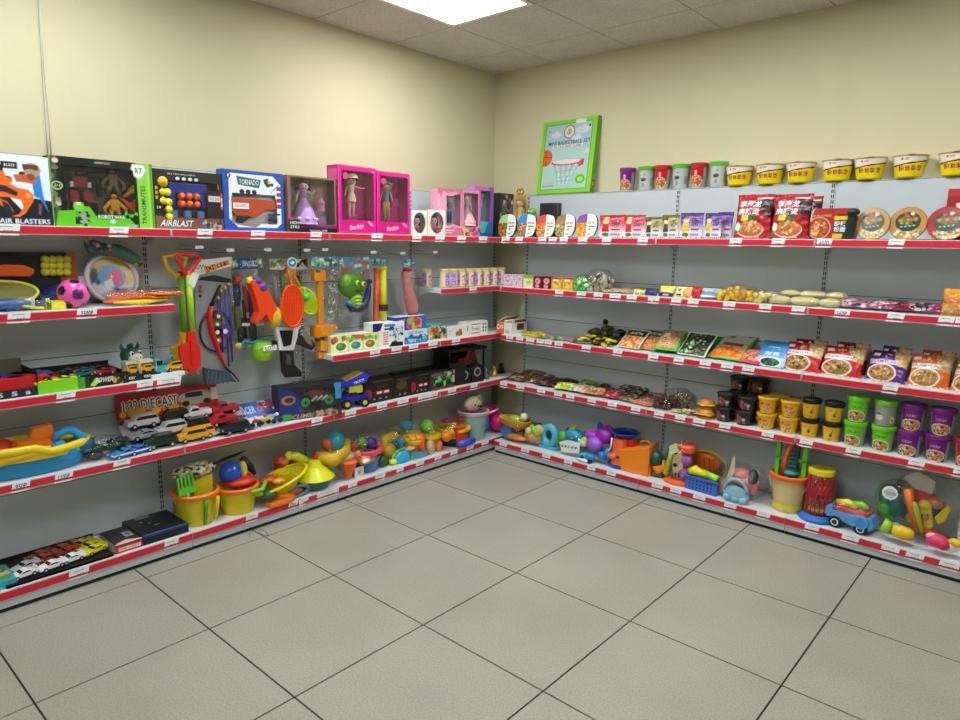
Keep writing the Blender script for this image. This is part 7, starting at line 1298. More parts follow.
small_up('small yellow pack with a green edge on the second shelf',632,643,289.5,'d8d02a',spk('d8d02a',['e8e870','8ac03a','f0f0c0']),seed=1)
small_up('small navy pack between two yellow ones',643.5,655.5,289,'22246a',spk('22246a',['2c3088','1a1c58','3a3c9a']),seed=2)
small_up('yellow and navy pack with a pale panel',657,672,285.5,'e0cc1e',lambda c:(c.rect(0,0,1,1,'e8d41e'),c.rect(0,0,1,.35,'232a5a'),c.rect(.2,.4,.8,.6,'d8e0a0'),c.rect(.3,.1,.7,.2,'c8c8d8')),seed=3)
small_up('cream pack with a cookie picture',673,691,286.5,'e8dca8',lambda c:(c.rect(0,0,1,1,'ece0a8'),c.ell(.72,.45,.26,.42,'c8823a'),c.ell(.72,.45,.2,.32,'dc9a4c'),c.ell(.25,.65,.1,.14,'6a7a1c'),c.rect(.1,.15,.4,.3,'2a2a1c')),seed=4)
small_up('crinkled red foil pack beside the cookie pack',688,699,286,'b0121c',spk('b81820',['8a0c14','d8343c']),seed=5,t=.04)
flat('white and blue flat pack lying in front of the green one','snack_pack',703,.31,.14,.13,.03,'c8d0dc',lambda c:(c.rect(0,0,1,1,'d8dee4'),c.rect(0,.1,1,.4,'8a9ac0'),c.rect(.2,.5,.8,.8,'b8dcc8')),rot=6,tip=-70,seed=6)
flat('pale green flat pack beside the gold wrapped sweets','snack_pack',716,.27,.10,.13,.028,'8ac060',spk('9acc70',['d8e8c8','5aa03a']),rot=12,tip=-72,seed=7)
candies('gold foil wrapped sweets heaped in a clear bag','foil_sweets',736,.27,60,(.105,.065,.040),['e4b41c','f0c832','c8900f'],(.022,.018,.014),0,seed=6)
candies('smaller bag of gold and pale sweets before the buns','foil_sweets',765,.28,40,(.075,.05,.035),['d8c060','c8a83c','e0d8b0'],(.020,.015,.012),0,seed=7)
def buns(label,px,out,n,seed,zl=0):
    z=SH['s2']+zl; root=thing('bun_bag',label,'bread','R',along('R',px,out,z),out,z,0); mb=MB()
    for k in range(n): blob(mb,(-.05+.1*k/max(1,n-1)*(1 if n>1 else 0) if n>1 else 0,0,.024),(.052,.045,.024),M('d2c58c',.5),.12,2.5,seed+k,20,12)
    mb.build('bun',root); loose_bag(root,(0,0,.028),(.105 if n>1 else .07,.055,.028),seed,amp=.1); return root
buns('clear bag of pale yellow buns, lower one beside the gold sweets',790,.29,2,1); buns('clear bag of pale yellow buns, lower one at the panel joint',819,.29,2,2); buns('clear bag of buns lying on the first lower bag',800,.21,2,3,.030); buns('clear bag of buns lying on the second lower bag',826,.20,2,4,.030)
for k,(px,o_,w,l,c,cs,lb) in enumerate(((841,.30,.10,.12,'c8a8b4',['a86a84','2a2a34','d8ccd0'],'pink and white snack pack beside the buns'),(852,.31,.12,.12,'a8607c',['d8c8d0','b04a70','3a2a3a'],'pink snack pack with white print'),(866,.30,.09,.12,'2c2c36',['1c1c24','5a5a6a','a8a8b8'],'black snack pack between two pink ones'),(876,.31,.11,.12,'9a5a74',['d0a8b8','7a2a4a','e0d8dc'],'second pink snack pack with white print'),(887,.26,.10,.13,'24202a',['4a3a4a','101014','8a2a3a'],'dark snack pack standing higher among the pink ones'),(895,.31,.14,.11,'7a1c40',['d0b8c0','a83a5a','3a1020'],'crimson snack pack under the beige one'),(906,.27,.14,.12,'b8a078',['d8c8a0','3a3a3a','8a6a4a'],'beige and black snack pack'),(920,.30,.13,.12,'2a2228',['5a5058','1c161c','c8a8b0'],'dark snack pack beside the last pink one'),(934,.31,.09,.13,'8a3258',['c898ac','5a1c38','a84a70'],'last pink snack pack, before the orange box'))):
    flat(lb,'snack_pack',px,o_,w,l,.026,c,spk(c,cs,.07,30),rot=rnd.uniform(-14,14),tip=-74,seed=10+k,lift=.0)
def d_or(c): c.rect(0,0,1,1,'d88a2a'); c.rect(0,.7,1,1,'d8961e'); c.rect(0,.45,1,.6,'c86a3a'); c.blobs(.5,.2,.45,.16,['c8965a','b87a44','e0b880'],40,.05,'box')
small_up('orange and tan snack bag, cut by the right picture edge',939,975,289,'d88a2a',d_or,t=.06,seed=20,tip=-12,out=.34)
# =================================================================== RIGHT WALL, THIRD SHELF
z=SH['s3']
root=thing('snack_carton','open white and orange carton of sweets at the corner end of the third shelf','snack box','R',along('R',511,.25,z),.25,z,0)
mb=MB(); wc_=M('e6e2da',.5,kind='card'); oc_=M('e2741c',.5,kind='card')
bx(mb,-.07,.07,-.08,.10,0,.085,wc_,.002); bx(mb,-.0712,-.0705,-.08,.10,.03,.06,oc_); bx(mb,-.07,.0,-.0812,-.0802,.0,.084,oc_); bx(mb,.0705,.0712,-.02,.06,.03,.075,M('5a2a24')); letter(mb,'D9',-.035,.05,.035,WHITE,-.082); bx(mb,.01,.05,-.0815,-.0805,.01,.03,M('b8b0a4')); prism(mb,[(-.07,.085),(.0,.125),(.004,.122),(-.064,.083)],-.08,.10,M('d8d6d0',.5,kind='card')); prism(mb,[(.07,.083),(.074,.083),(.074,.11),(.07,.11)],-.08,.10,M('d8d0c8',.5,kind='card')); bx(mb,.0745,.0755,-.05,.08,.088,.105,M('8a2030',.5,kind='card')); bx(mb,-.06,.06,-.07,.09,.085,.088,M('3a2c28')); mb.build('carton',root)
mb=MB(); [sph(mb,(-.03+.03*(k%3),-.05+.04*(k//3),.092),(.018,.022,.010),P(['b83a2a','e8d8c8','c8902a'][k%3])) for k in range(9)]; mb.build('sweets',root)
def heap(label,name,cat,px,out,n,R,cols,size,seed,zl=0.,shape='strip',shelf='s3',rot=0,film=False,wall='R'):
    """a loose heap of wrapped snacks, each a small puffed strip"""
    z=SH[shelf]; root=thing(name,label,cat,wall,along(wall,px,out,z),out,z,rot); rg=random.Random(seed)
    for ci,c in enumerate(cols):
        mb=MB()
        for k in range(n//len(cols)):
            x=R[0]*(2*rg.random()-1); y=R[1]*(2*rg.random()-1); zz=size[2]*.9+R[2]*rg.random()*(1-abs(x/R[0])*.6)
            mb.X=tr(x,y,zz)@rot_z(rg.uniform(-50,50)+90*(k%2))@rot_y(rg.uniform(-14,14))@rot_x(rg.uniform(-20,20)); blob(mb,(0,0,0),size,M(c,.28),.25,2.6,k,12,8)
        mb.X=Matrix.Identity(4); mb.build('wrapped_snacks',root)['kind']='stuff'
    if film: loose_bag(root,(0,0,R[2]*.6+size[2]),(R[0]*1.1+size[0]*.6,R[1]*1.1+size[0]*.4,R[2]*.6+size[2]),seed,amp=.15)
    return root
heap('heap of yellow wrapped snack sticks beside the open carton','snack_heap','snack heap',534,.27,26,(.10,.06,.025),['cdb81c','a8901a','dcc83a'],(.045,.012,.008),1)
heap('thin scatter of pale green and grey snack wrappers','snack_heap','snack heap',562,.29,22,(.12,.05,.008),['8a8a70','b0b48a','a8727a','6a7a4a'],(.035,.014,.007),2)
heap('heap of yellow and black wrapped snacks, the highest pile of the third shelf','snack_heap','snack heap',596,.27,40,(.12,.07,.05),['c4b81c','2a2418','6a4a28','d8cc3a'],(.042,.016,.010),3)
heap('black foil snack packs standing at the back behind the yellow heap','snack_heap','snack heap',607,.17,22,(.11,.03,.14),['15140f','2c2a14','5a5218'],(.045,.02,.02),4)
def sp(label,x0,x1,px,out,w,l,t,draw,base,tip=-52,rot=-6,seed=0,cat='snack pack',name='snack_pack',lift=0.): 
    cv=Canvas(w,l,base,.0028); draw(cv); return lying(name,label,cat,'R','s3',px,out,w,l,t,cv,tip,rot,None,base,seed=seed,lift=lift)
def d_sq(edge,cols,top=None,title=None):
    def f(c):
        c.rect(0,0,1,1,edge); c.rect(.05,.04,.95,.96,'d8d0c0'); c.rect(.07,.05,.93,.62,'c87a3a'); c.blobs(.5,.34,.42,.26,cols,80,.04,'box'); c.rect(.07,.62,.93,.94,top or '3a3c2a'); c.blobs(.5,.78,.4,.12,['2a2c1c','5a6a2a','1c1c14'],20,.05,'box')
        c.txt(title or '香辣味',.5,.76,.12,'f0e8d8',.6)
    return f
sp('square snack pack with white rim and orange food picture, beside the yellow heap',0,0,627,.30,.17,.17,.02,d_sq('c8d0b8',['d86a3a','e8a060','c84a3a','f0c080']),'d0d0c0',seed=1)
sp('square snack pack with orange food picture, behind the green fringed bag',0,0,645,.27,.17,.18,.02,d_sq('7a9a5a',['d86a3a','e09a58','b8483a','e8b878'],'4a4c6a'),'9aa88a',seed=2)
sp('bulging clear and green bag of orange snacks in front of the others',0,0,664,.30,.16,.21,.05,lambda c:(c.rect(0,0,1,1,'4ab02a'),c.rect(.1,.1,.9,.92,'c8946a'),c.blobs(.5,.45,.36,.36,['d87a3a','e8a868','c8583a','a85a2a','e8d0b0'],110,.03),c.rect(.2,.5,.42,.72,'e8e8e0')),'4ab02a',-60,4,3)
heap('small brown and clear bag of dried snacks, behind the green fringed bag','snack_heap','snack heap',676,.19,16,(.05,.03,.06),['a8a098','7a5040','c8b8a8'],(.03,.02,.02),9,film=True)
sp('white rimmed tray pack with dark green leaves',0,0,690,.30,.19,.19,.025,lambda c:(c.rect(0,0,1,1,'d8e0d0'),c.rect(.05,.05,.95,.95,'2a2c1c'),c.blobs(.5,.5,.4,.4,['3a4a2a','6aa07a','1c2414','8a6a3a','a8d0b0','2a3a1c'],90,.04,'box')),'cfd8c8',-50,-6,4)
sp('bright green snack pack standing behind the leaf tray',0,0,702,.19,.19,.21,.03,lambda c:(c.rect(0,0,1,1,'178a1c'),c.rect(0,.3,1,.5,'1f9c24'),c.txt('绿',.5,.6,.3,'6acb5a',.3)),'178a1c',-52,-4,5)
sp('long clear and green pack of orange noodles with brown print',0,0,722,.28,.21,.25,.025,lambda c:(c.rect(0,0,1,1,'5aa82a'),c.rect(.06,.06,.94,1,'b8b0a4'),c.rect(.08,.08,.92,.42,'e08a2a'),c.blobs(.5,.26,.4,.14,['e86a1c','f0a03a','d85a1c'],40,.05,'box'),c.rect(.2,.48,.8,.58,'6a4a34'),c.blobs(.3,.85,.1,.05,['c83a3a'],5,.04),c.blobs(.75,.93,.08,.03,['c83a3a'],4,.04)),'6aa83a',-60,-8,6)
sp('small pink and red snack pack beside the blue seaweed bag',0,0,746,.30,.15,.15,.02,lambda c:(c.rect(0,0,1,1,'c83a4a'),c.rect(.1,.15,.9,.85,'d85a6a'),c.blobs(.5,.4,.35,.2,['e8c08a','a82a3a','e88a7a','8a9a3a'],36,.05,'box'),c.txt('脆脆',.5,.72,.16,'f0d8b0',.6)),'c83a4a',-62,-8,7)
bag('blue seaweed crisp bag with a dark green picture at its foot','snack_bag','snack bag','s3',.32,752,783,338,.035,lambda c:(c.rect(0,0,1,1,'2a86c8'),c.put(c.V<.55,'4fa0d4'),c.put(c.V<.36,'b8d0dc'),c.ell(.5,.18,.38,.16,'e8f0f0'),c.ell(.5,.18,.33,.13,'143c2a'),c.blobs(.5,.18,.25,.09,['1c5a3a','0c2418','3a7a4a'],26,.04),c.txt('海苔',.5,.46,.13,'f0f6f8',.5),c.rect(.3,.7,.7,.73,'c8e0f0'),c.rect(0,0,1,.03,'1c3c6a')),'2a86c8',-8,-34,21,res=.0028)
def d_nood(base,acc,wh,title='FRAMYUN'):
    def f(c):
        c.rect(0,0,1,1,base); c.poly([(.0,.62),(.6,.66),(.62,1),(0,1)],acc); c.poly([(.55,1),(1,1),(1,.45),(.75,.5)],'c8a070'); c.blobs(.82,.72,.14,.2,['d8b078','b88a50','e0c898'],40,.03,'box'); c.rect(.02,.52,.74,.66,wh); c.txt(title,.38,.59,.085,'3a3a8a',.66,shear=.15); c.rect(.06,.78,.24,.88,'f0e8e4'); c.poly([(.3,.7),(.55,.72),(.5,.95),(.34,.92)],acc); c.blobs(.45,.82,.1,.08,['d8b078','e8d8b8',acc],12,.02)
        c.ell(.40,.26,.38,.26,'efe4d0'); c.ell(.40,.26,.34,.225,'a8743c'); c.blobs(.40,.27,.27,.17,['c89a58','8a5a2c','d8b878','4a3a20','5a7a30','b04a20','d8b070'],90,.026); c.poly([(.78,0),(1,.0),(1,.45),(.86,.5)],base); c.rect(0,0,.9,.03,'e8d8d0')
    return f
for a,b,yt,dr,bk,lb,o_,sd in ((777,817,341,d_nood('c41820','b0141c','f4ecf0'),'c41820','red instant noodle bag leaning back, first of two, beside the blue bag',.33,31),(790,822,340,d_nood('8a1018','7a0c14','e8e0e0'),'8a1018','dark red noodle bag standing behind the first red one',.22,32),(817,859,345,d_nood('c41820','b8161e','f4ecf0'),'c41820','red instant noodle bag, second of two, by the panel joint',.33,33),(830,864,343,d_nood('7a1018','6a0c14','e0d8d8'),'7a1018','dark red noodle bag standing behind the second red one',.22,34),(862,903,349,d_nood('5a1a7a','4a1468','d8c8e8'),'5a1a7a','violet instant noodle bag between the red and orange ones',.33,35),(875,905,347,d_nood('4a1462','3a1050','c8b8d8'),'4a1462','violet noodle bag standing behind the front violet one',.22,36),(905,947,353,d_nood('d8641c','d0601c','dce8d8'),'d8641c','orange instant noodle bag beside the violet one',.33,37),(915,950,351,d_nood('a8481c','9a401a','e0d0b8'),'a8481c','orange noodle bag standing behind the front orange one',.22,38),(948,985,361,d_nood('c87a4a','b86a3a','e8e0d0'),'c87a4a','pale orange noodle bag cut by the picture edge',.33,39)):
    bag(lb,'noodle_bag','noodle bag','s3',o_,a,b,yt,.055,dr,bk,rnd.uniform(-8,2),-30 if o_>.3 else -16,sd,res=.0028,wob=.04)
# =================================================================== RIGHT WALL, FOURTH SHELF
z=SH['s4']
def f4(label,px,out,w,l,t,base,cols,rot=0,tip=-80,lift=0.,seed=0,name='snack_pack',size=.05): flat(label,name,px,out,w,l,t,base,spk(base,cols,size,40),rot,tip,'s4',None,'snack pack',lift,seed)
f4('brown flat snack packs nearest the room corner',514,.30,.17,.15,.02,'6a3a30',['a85a4a','3a2420','c8a890'],8,seed=1)
f4('olive and brown snack pack behind the first brown one',524,.20,.20,.16,.035,'5a5a2c',['7a8a3a','4a2c20','a8604a'],-10,seed=2,tip=-74)
f4('copper brown snack pack with a small white plate picture',534,.28,.16,.15,.03,'7a4434',['4a2c24','a86a50','e0d8d0'],-8,seed=3,tip=-72)
f4('dark brown snack pack lying in front of the black one',549,.29,.19,.14,.03,'3c2620',['6a4030','241814','8a6a58'],12,seed=4,tip=-76)
heap('pile of black and dark brown jerky packs','jerky_pile','snack pile',563,.19,20,(.15,.06,.04),['1d1410','3a241c','2a1a14'],(.07,.04,.014),5,shelf='s4')
f4('lime and yellow pack lying at the shelf edge',564,.32,.16,.11,.035,'b4c22c',['d8d83a','7aa82a','e8e8a0'],16,seed=5,tip=-76)
f4('lime green pack behind the yellow one',578,.23,.14,.13,.03,'8aa028',['b8c83a','5a7a1c','d8d8a0'],-14,seed=6,tip=-70)
f4('pale silvery pack of nuts between lime and orange packs',578,.31,.15,.11,.035,'b8a898',['e0d8cc','8a6a50','c8b090'],14,seed=7,tip=-76)
f4('orange brown glossy pack lying at the shelf edge',591,.32,.16,.11,.04,'b06a3a',['d89a5a','8a4a24','e0b888'],14,seed=8,tip=-76)
f4('crimson packs beside the dark jerky',605,.30,.15,.14,.025,'a8203c',['d8405a','7a1428','e8a8b0'],-8,seed=9,tip=-78)
heap('small stack of brown packs set back on the fourth shelf','jerky_pile','snack pile',604,.16,8,(.04,.03,.05),['5a3a28','8a5a38','3a2418'],(.055,.035,.012),6,shelf='s4')
for k in range(4): f4(['dark jerky pack at the bottom of the olive stack','olive jerky pack second in the stack','dark green jerky pack third in the stack','black jerky pack on top of the olive stack'][k],620+4*k,.29-.05*k,.20,.15,.018,['6a6444','4a4430','3c3c28','2a2018'][k],['8a845a','3a3424','a8a070'],-6+3*k,-84,.016*k*1.0,10+k)
for k in range(3): f4(['salmon pink flat pack at the shelf edge','salmon pink flat pack lying on the first one','reddish brown flat pack at the back of the salmon ones'][k],638+7*k,.31-.065*k,.17,.14,.016,['c87a60','c07058','8a4434'][k],['e0a088','a85a44','d8b8a0'],-8,-84,.012*k,14+k)
candies('clear bag of dark red glossy nuts','nut_bag',664,.27,60,(.075,.06,.035),['3a1410','5a2018','2c100c'],(.014,.012,.012),0,seed=9,shelf='s4')
candies('clear bag of beige nuts behind the dark red ones','nut_bag',679,.17,60,(.085,.05,.055),['a08870','7a6450','c4b090'],(.016,.014,.012),0,seed=10,shelf='s4')
heap('scatter of small mixed wrapped sweets at the shelf edge','snack_heap','snack heap',686,.30,24,(.085,.04,.01),['8aa878','6a3a28','d8d0b8','c8a03a'],(.022,.012,.008),7,shelf='s4')
for k,(px,o_,zl,lb) in enumerate(((705,.31,0,'burger shaped snack at the shelf edge beside the black cups'),(707,.24,.0,'burger shaped snack set back beside the black cups'),(706,.28,.05,'burger shaped snack lying on the other two'))):
    root=thing('burger_snack',lb,'snack','R',along('R',px,o_,z),o_,z+zl,20*k); mb=MB(); lathe(mb,[(0,0),(.045,.001),(.05,.010),(.048,.015,P('5a2c18')),(.052,.019),(.050,.025,P('e8b81c')),(.056,.028),(.046,.032,P('c87a2c')),(.047,.038),(.035,.052),(0,.058)],P('c0722c'),seg=20); mb.build('bun',root); mb=MB(); prism(mb,[(-.05,.026),(.05,.026),(.03,.034),(-.03,.034)],-.05,-.0,P('f0c020')); mb.build('cheese',root)
# stacked cups
def cup_proto(kind,label,px,out,zz,rot=0):
    r=thing('food_cup' if kind in('black','noodle','mustard') else 'noodle_cup',label,'food cup' if kind=='black' else 'noodle cup','R',along('R',px,out,zz),out,zz,rot)
    if kind=='black':
        cv=Canvas(.30,.08,'1c1a1a',.0025); c=cv; c.ell(.43,.5,.085,.36,'8a4438'); c.blobs(.43,.5,.07,.3,['a8584a','c8786a','5a2820'],24,.012); c.rect(.52,.15,.58,.6,'8a8690'); c.rect(.53,.2,.57,.35,'8a2a34'); c.rect(.53,.4,.57,.5,'e0dce0')
        lathe_prof=(.040,.049,.080); lid='201c1a'; lh=.010
    if kind=='noodle':
        cv=Canvas(.32,.095,'dfa81a',.0025); c=cv; c.poly([(.36,0),(.62,0),(.66,.85),(.5,.5)],'e0b05a'); c.blobs(.53,.42,.07,.34,['b85a2a','e0a868','8a4a2a','e8c8a0','d87a3a'],70,.012); c.rect(.40,.62,.48,.8,'b85a1c'); lathe_prof=(.040,.052,.095); lid='e4ae14'; lh=.012
    if kind=='mustard':
        cv=Canvas(.30,.11,'dca91c',.0025); c=cv; c.ell(.54,.45,.028,.13,'2a2218'); c.ell(.54,.5,.012,.05,'b8a83a'); c.line(.55,.58,.58,.82,.03,'2a2218'); c.rect(.44,.7,.47,.76,'2a2218'); c.rect(.48,.14,.56,.18,'8a6a1c'); lathe_prof=(.038,.048,.112); lid='16130f'; lh=.024
    if kind in('green','purple'):
        base={'green':'66c216','purple':'6e1478'}[kind]; cv=Canvas(.32,.125,base,.0022); c=cv; c.put((c.U<.34)|(c.U>.66),'8f9196'); c.ell(.5,.27,.15,.27,'e8e0d0'); c.ell(.5,.27,.138,.24,'b87a4a'); c.blobs(.5,.27,.115,.19,['d8c08a','8a3a1c','e8dcb0','6a7a3a','c85a2a','3a2a1c'],80,.011); c.txt('藜麦牛肉' if kind=='green' else '红油面皮',.5,.70,.10,'1c3a10' if kind=='green' else 'b88ac0',.14); lathe_prof=(.042,.0495,.125); lid={'green':'6cc81c','purple':'75147e'}[kind]; lh=.020
    if kind=='silver': cv=Canvas(.32,.125,'8e9088',.0022); c=cv; c.ell(.42,.40,.07,.15,'c8c8c0'); c.poly([(.34,.52),(.5,.52),(.42,.66)],'5a6a58'); c.ell(.64,.3,.05,.18,'b89a6a'); c.blobs(.64,.3,.04,.15,['d8c08a','8a4a2c','e8dcb0'],24,.012); c.txt('米线',.42,.8,.10,'3a3c3a',.06); lathe_prof=(.042,.0495,.125); lid='6cb828'; lh=.020
    r0,r1,h=lathe_prof; cup_mesh(r,r0,r1,h,cv,lid,lh,base='b0b0a8'); return r,h
PR4={}
def stack(kind,px,out,level,label,rot=0,k=1.):
    hh={'black':.080,'noodle':.095,'mustard':.112,'green':.125,'purple':.125,'silver':.125}[kind]*k; zz=SH['s4']+level*(hh+.001)
    if kind not in PR4: r,_=cup_proto(kind,label,px,out,zz,rot); r.scale=(k,)*3; PR4[kind]=r
    else: clone(PR4[kind],label,'R',along('R',px,out,zz),out,zz,rot,scale=k)
for px,o_,lv,lb in ((724,.29,0,'black food cup, lower one of the left front stack'),(726,.29,1,'black food cup, upper one of the left front stack'),(744,.29,0,'black food cup, lower one next to the yellow cups'),(747,.29,1,'black food cup, upper one next to the yellow cups'),(737,.18,0,'black food cup at the back, bottom of the tall stack'),(738,.18,1,'black food cup at the back, middle of the tall stack'),(739,.18,2,'black food cup at the back, top of the tall stack'),(758,.18,1,'black food cup at the back right, second level'),(757,.18,0,'black food cup at the back right, standing on the shelf'),(759,.18,2,'black food cup at the back right, top level')): stack('black',px,o_,lv,lb,8 if lv else -4,1.04)
for px,o_,lv,lb in ((765.5,.29,0,'yellow noodle cup with food picture, lower, beside the black cups'),(767,.29,1,'yellow noodle cup with food picture, upper, beside the black cups'),(788,.29,0,'yellow noodle cup, lower, beside the black lidded ones'),(790,.29,1,'yellow noodle cup, upper, beside the black lidded ones'),(778,.18,0,'yellow noodle cup at the back, standing on the shelf'),(779,.18,1,'yellow noodle cup at the back, on top of another'),(799,.18,0,'yellow noodle cup at the back behind the black lidded cups')): stack('noodle',px,o_,lv,lb,-8+10*lv,.95)
for px,o_,lv,lb in ((808.5,.29,0,'mustard cup with black lid, lower of the first pair'),(810.5,.29,1,'mustard cup with black lid, upper of the first pair'),(830.5,.29,0,'mustard cup with black lid, lower, beside the green cups'),(833,.29,1,'mustard cup with black lid, upper, beside the green cups')): stack('mustard',px,o_,lv,lb,-4+8*lv,.93)
for kd,px,o_,lv,lb in (('green',853.5,.29,0,'green noodle cup, lower of the first green stack'),('green',857,.29,1,'green noodle cup, upper of the first green stack'),('green',881.5,.29,0,'green noodle cup under the silver one'),('silver',884.5,.29,1,'silver noodle cup with green lid, on top of a green one'),('purple',908,.29,0,'purple noodle cup, lower, beside the green cups'),('purple',911.5,.29,1,'purple noodle cup, upper, beside the silver cup'),('purple',936,.29,0,'purple noodle cup, lower, second stack'),('purple',941,.29,1,'purple noodle cup, upper, second stack')): stack(kd,px,o_,lv,lb,-6+6*lv,1.03)
for lv in(0,1):
    r=clone(PR4['green'],['red noodle cup at the picture edge, lower','red noodle cup at the picture edge, upper'][lv],'R',along('R',966+5*lv,.29,z),.29,z+lv*.130,0,scale=1.03); repaint(r,P('6cc81c') if P('6cc81c') in list(r.children[1].data.materials) else M('6cc81c',.3),M('b01c1c',.3))
    b_=[q for q in r.children if q.name.startswith('cup')][0]; b_.data=b_.data.copy(); a=b_.data.color_attributes['Col']; n_=len(a.data); arr=np.empty(n_*4,dtype=np.float32); a.data.foreach_get('color',arr); arr=arr.reshape(-1,4); m_=np.abs(arr[:,:3]-np.array(lin('66c216'))).sum(1)<.08; arr[m_,:3]=lin('c01c1c'); a.data.foreach_set('color',arr.ravel())
# =================================================================== RIGHT WALL, BASE SHELF
z=SH['base']
R='R'
cluster('yellow boat bowl on a blue and orange float, first on the right base shelf','toy_boat','toy boat',515,.30,[('bowl',lambda mb,T:lathe(mb,[(0,.10),(.07,.10),(.11,.13),(.13,.165),(.125,.167),(.10,.135),(0,.11)],P('e2a81c'),sx=1.1,sy=.7)),('float',multi(S(508,431,(.06,.05,.05),'2f7ad0',-.02),S(516,437,(.10,.04,.022),'e08a3a',-.04)),'blue and orange float'),('shells',multi(S(516,419,(.055,.04,.026),'b4c848'),S(524,417,(.03,.03,.03),'dfe0b8'),S(508,421,(.03,.03,.02),'a8b838'))),('anchor',TU([(526,421),(533,425),(541,424)],[.02,.018,.008],'1c2c5a',.06),'navy part')],bag=(428,.14,.10,.09),wall=R)
cluster('green and tan shell moulds in front of a dark red piece','sand_moulds','sand toys',535,.29,[('shell',multi(S(533,436,(.075,.04,.035),'d89a58',-.03),S(529,431,(.03,.03,.03),'c8c878',-.05)),'tan shell'),('green_mould',multi(TU([(531,425),(535,430),(538,436)],[.014,.022,.018],'9ac84a',-.05),S(539,430,(.04,.03,.04),'b4c068',-.03)),'green mould'),('red_part',S(527,428,(.04,.03,.05),'7a2a34',.05))],wall=R)
cluster('turquoise seahorse shaped sand toy with a dark oval hole','sand_mould','sand toy',549,.29,[('body',lambda mb,T:(tube(mb,[(.050*math.cos(2*PI*i/20),0,.095+.062*math.sin(2*PI*i/20)) for i in range(20)],.026,P('4fb4c8'),10,closed=True,flat=1.0),bx(mb,-.07,.09,-.03,.03,0,.022,P('42acc4'),.01))),('dark_inset',S(549,433,(.026,.014,.045),'14303c',.0))],wall=R)
cluster('bag of green, blue and yellow sand toys with a white header card','sand_toy_set','sand toys',574,.27,[('yellow_spade',TU([(571,427),(574,430),(577,424)],[.02,.026,.01],'dcc81c',.03),'yellow spade'),('blue_dome',multi(S(574,436,(.07,.05,.05),'2a9ac0'),S(586,437,(.04,.03,.04),'1c6a78',.02)),'blue dome'),('green_moulds',multi(S(563,436,(.035,.03,.035),'7ac82a'),S(558,441,(.03,.03,.03),'5a9a3a'),S(583,443,(.04,.03,.03),'c8d0a0',-.03),S(569,430,(.02,.02,.02),'7a4a34',.04)),'green moulds'),('header_card',PR([(559,442),(568,440),(580,443),(579,454),(562,452)],'e4ece6',-.075,-.07,.003),'white header card with small print'),('print',multi(*[PR([(561+3.4*k,445+.5*k),(563+3.4*k,445+.5*k),(563+3.4*k,447+.5*k),(561+3.4*k,447+.5*k)],['5a9a6a','3a6a9a','c8c84a'][k%3],-.077,-.0755,0) for k in range(5)]))],bag=(440,.13,.075,.07),wall=R)
cluster('purple and violet watering can with white handle loop','watering_can','watering can',598,.27,[('can',multi(S(595,444,(.060,.05,.052),'a060d8',-.04,20),S(592,435,(.05,.04,.03),'b030c0',-.02),S(604,436,(.075,.05,.055),'9a20a8',.0,20),S(608,431,(.05,.04,.04),'a828b8',.03))),('handle',TU([(585,453),(590,457),(598,458),(606,455),(611,447),(612,438)],.006,'e0d8e0',-.07,6),'white handle'),('spout',multi(S(600,426,(.02,.02,.03),'2a6ab0',.04),S(585,441,(.03,.02,.03),'c8d050',-.03)),'blue and lime tips')],wall=R)
root=cluster('pale blue toy car with white bumper, in front of the watering can','toy_car','toy car',587,.35,[('body',multi(S(586,459,(.06,.035,.028),'4ab8e0'),S(590,457,(.04,.03,.025),'2f8ac0',-.01))),('window',S(583,457,(.022,.02,.015),'123a5a',-.022)),('bumper',S(583,463,(.05,.02,.014),'e0eef2',-.03))],wall=R)
mb=MB(); [cyl(mb,(x,-.04,.014),(x,-.025,.014),.014,BLACK,seg=14) for x in(-.03,.04)]; mb.build('wheels',root)
cluster('blue round toy tops beside the purple watering can','sand_mould','sand toy',603,.33,[('ball',multi(S(602,456,(.035,.03,.032),'1f7ac8'),S(607,453,(.022,.02,.03),'2a8ad8',-.01)))],wall=R)
root=cluster('orange and red sand mill tower with a nose, on a blue base','sand_mill','sand toy',622,.29,[('base',lambda mb,T:lathe(mb,[(0,0),(.085,0),(.09,.02),(.075,.034),(0,.034)],P('1c58c0'),c=(-.015,0,0),sy=.7),'blue base'),('orange_tower',multi(lambda mb,T:lathe(mb,[(.055,.03),(.05,.10),(.042,.20),(0,.20)],P('ee6a3a'),c=(-.01,-.02,0)),S(613,456,(.04,.025,.022),'ee6a3a',-.06),S(617,457,(.014,.01,.008),'2a1a1a',-.075)),'orange tower'),('red_tower',lambda mb,T:(bx(mb,.025,.085,-.02,.03,.02,.20,P('d02420'),.01)),'red tower'),('blue_sieve',lambda mb,T:(lathe(mb,[(0,.205),(.06,.205),(.095,.235),(.09,.238),(.05,.215)],P('1a3f9a'),c=(.0,.02,0)),tube(mb,[(-.09,.02,.235),(0,.02,.26),(.09,.02,.235)],.005,P('1a3f9a'),6)),'navy sieve')],wall=R)
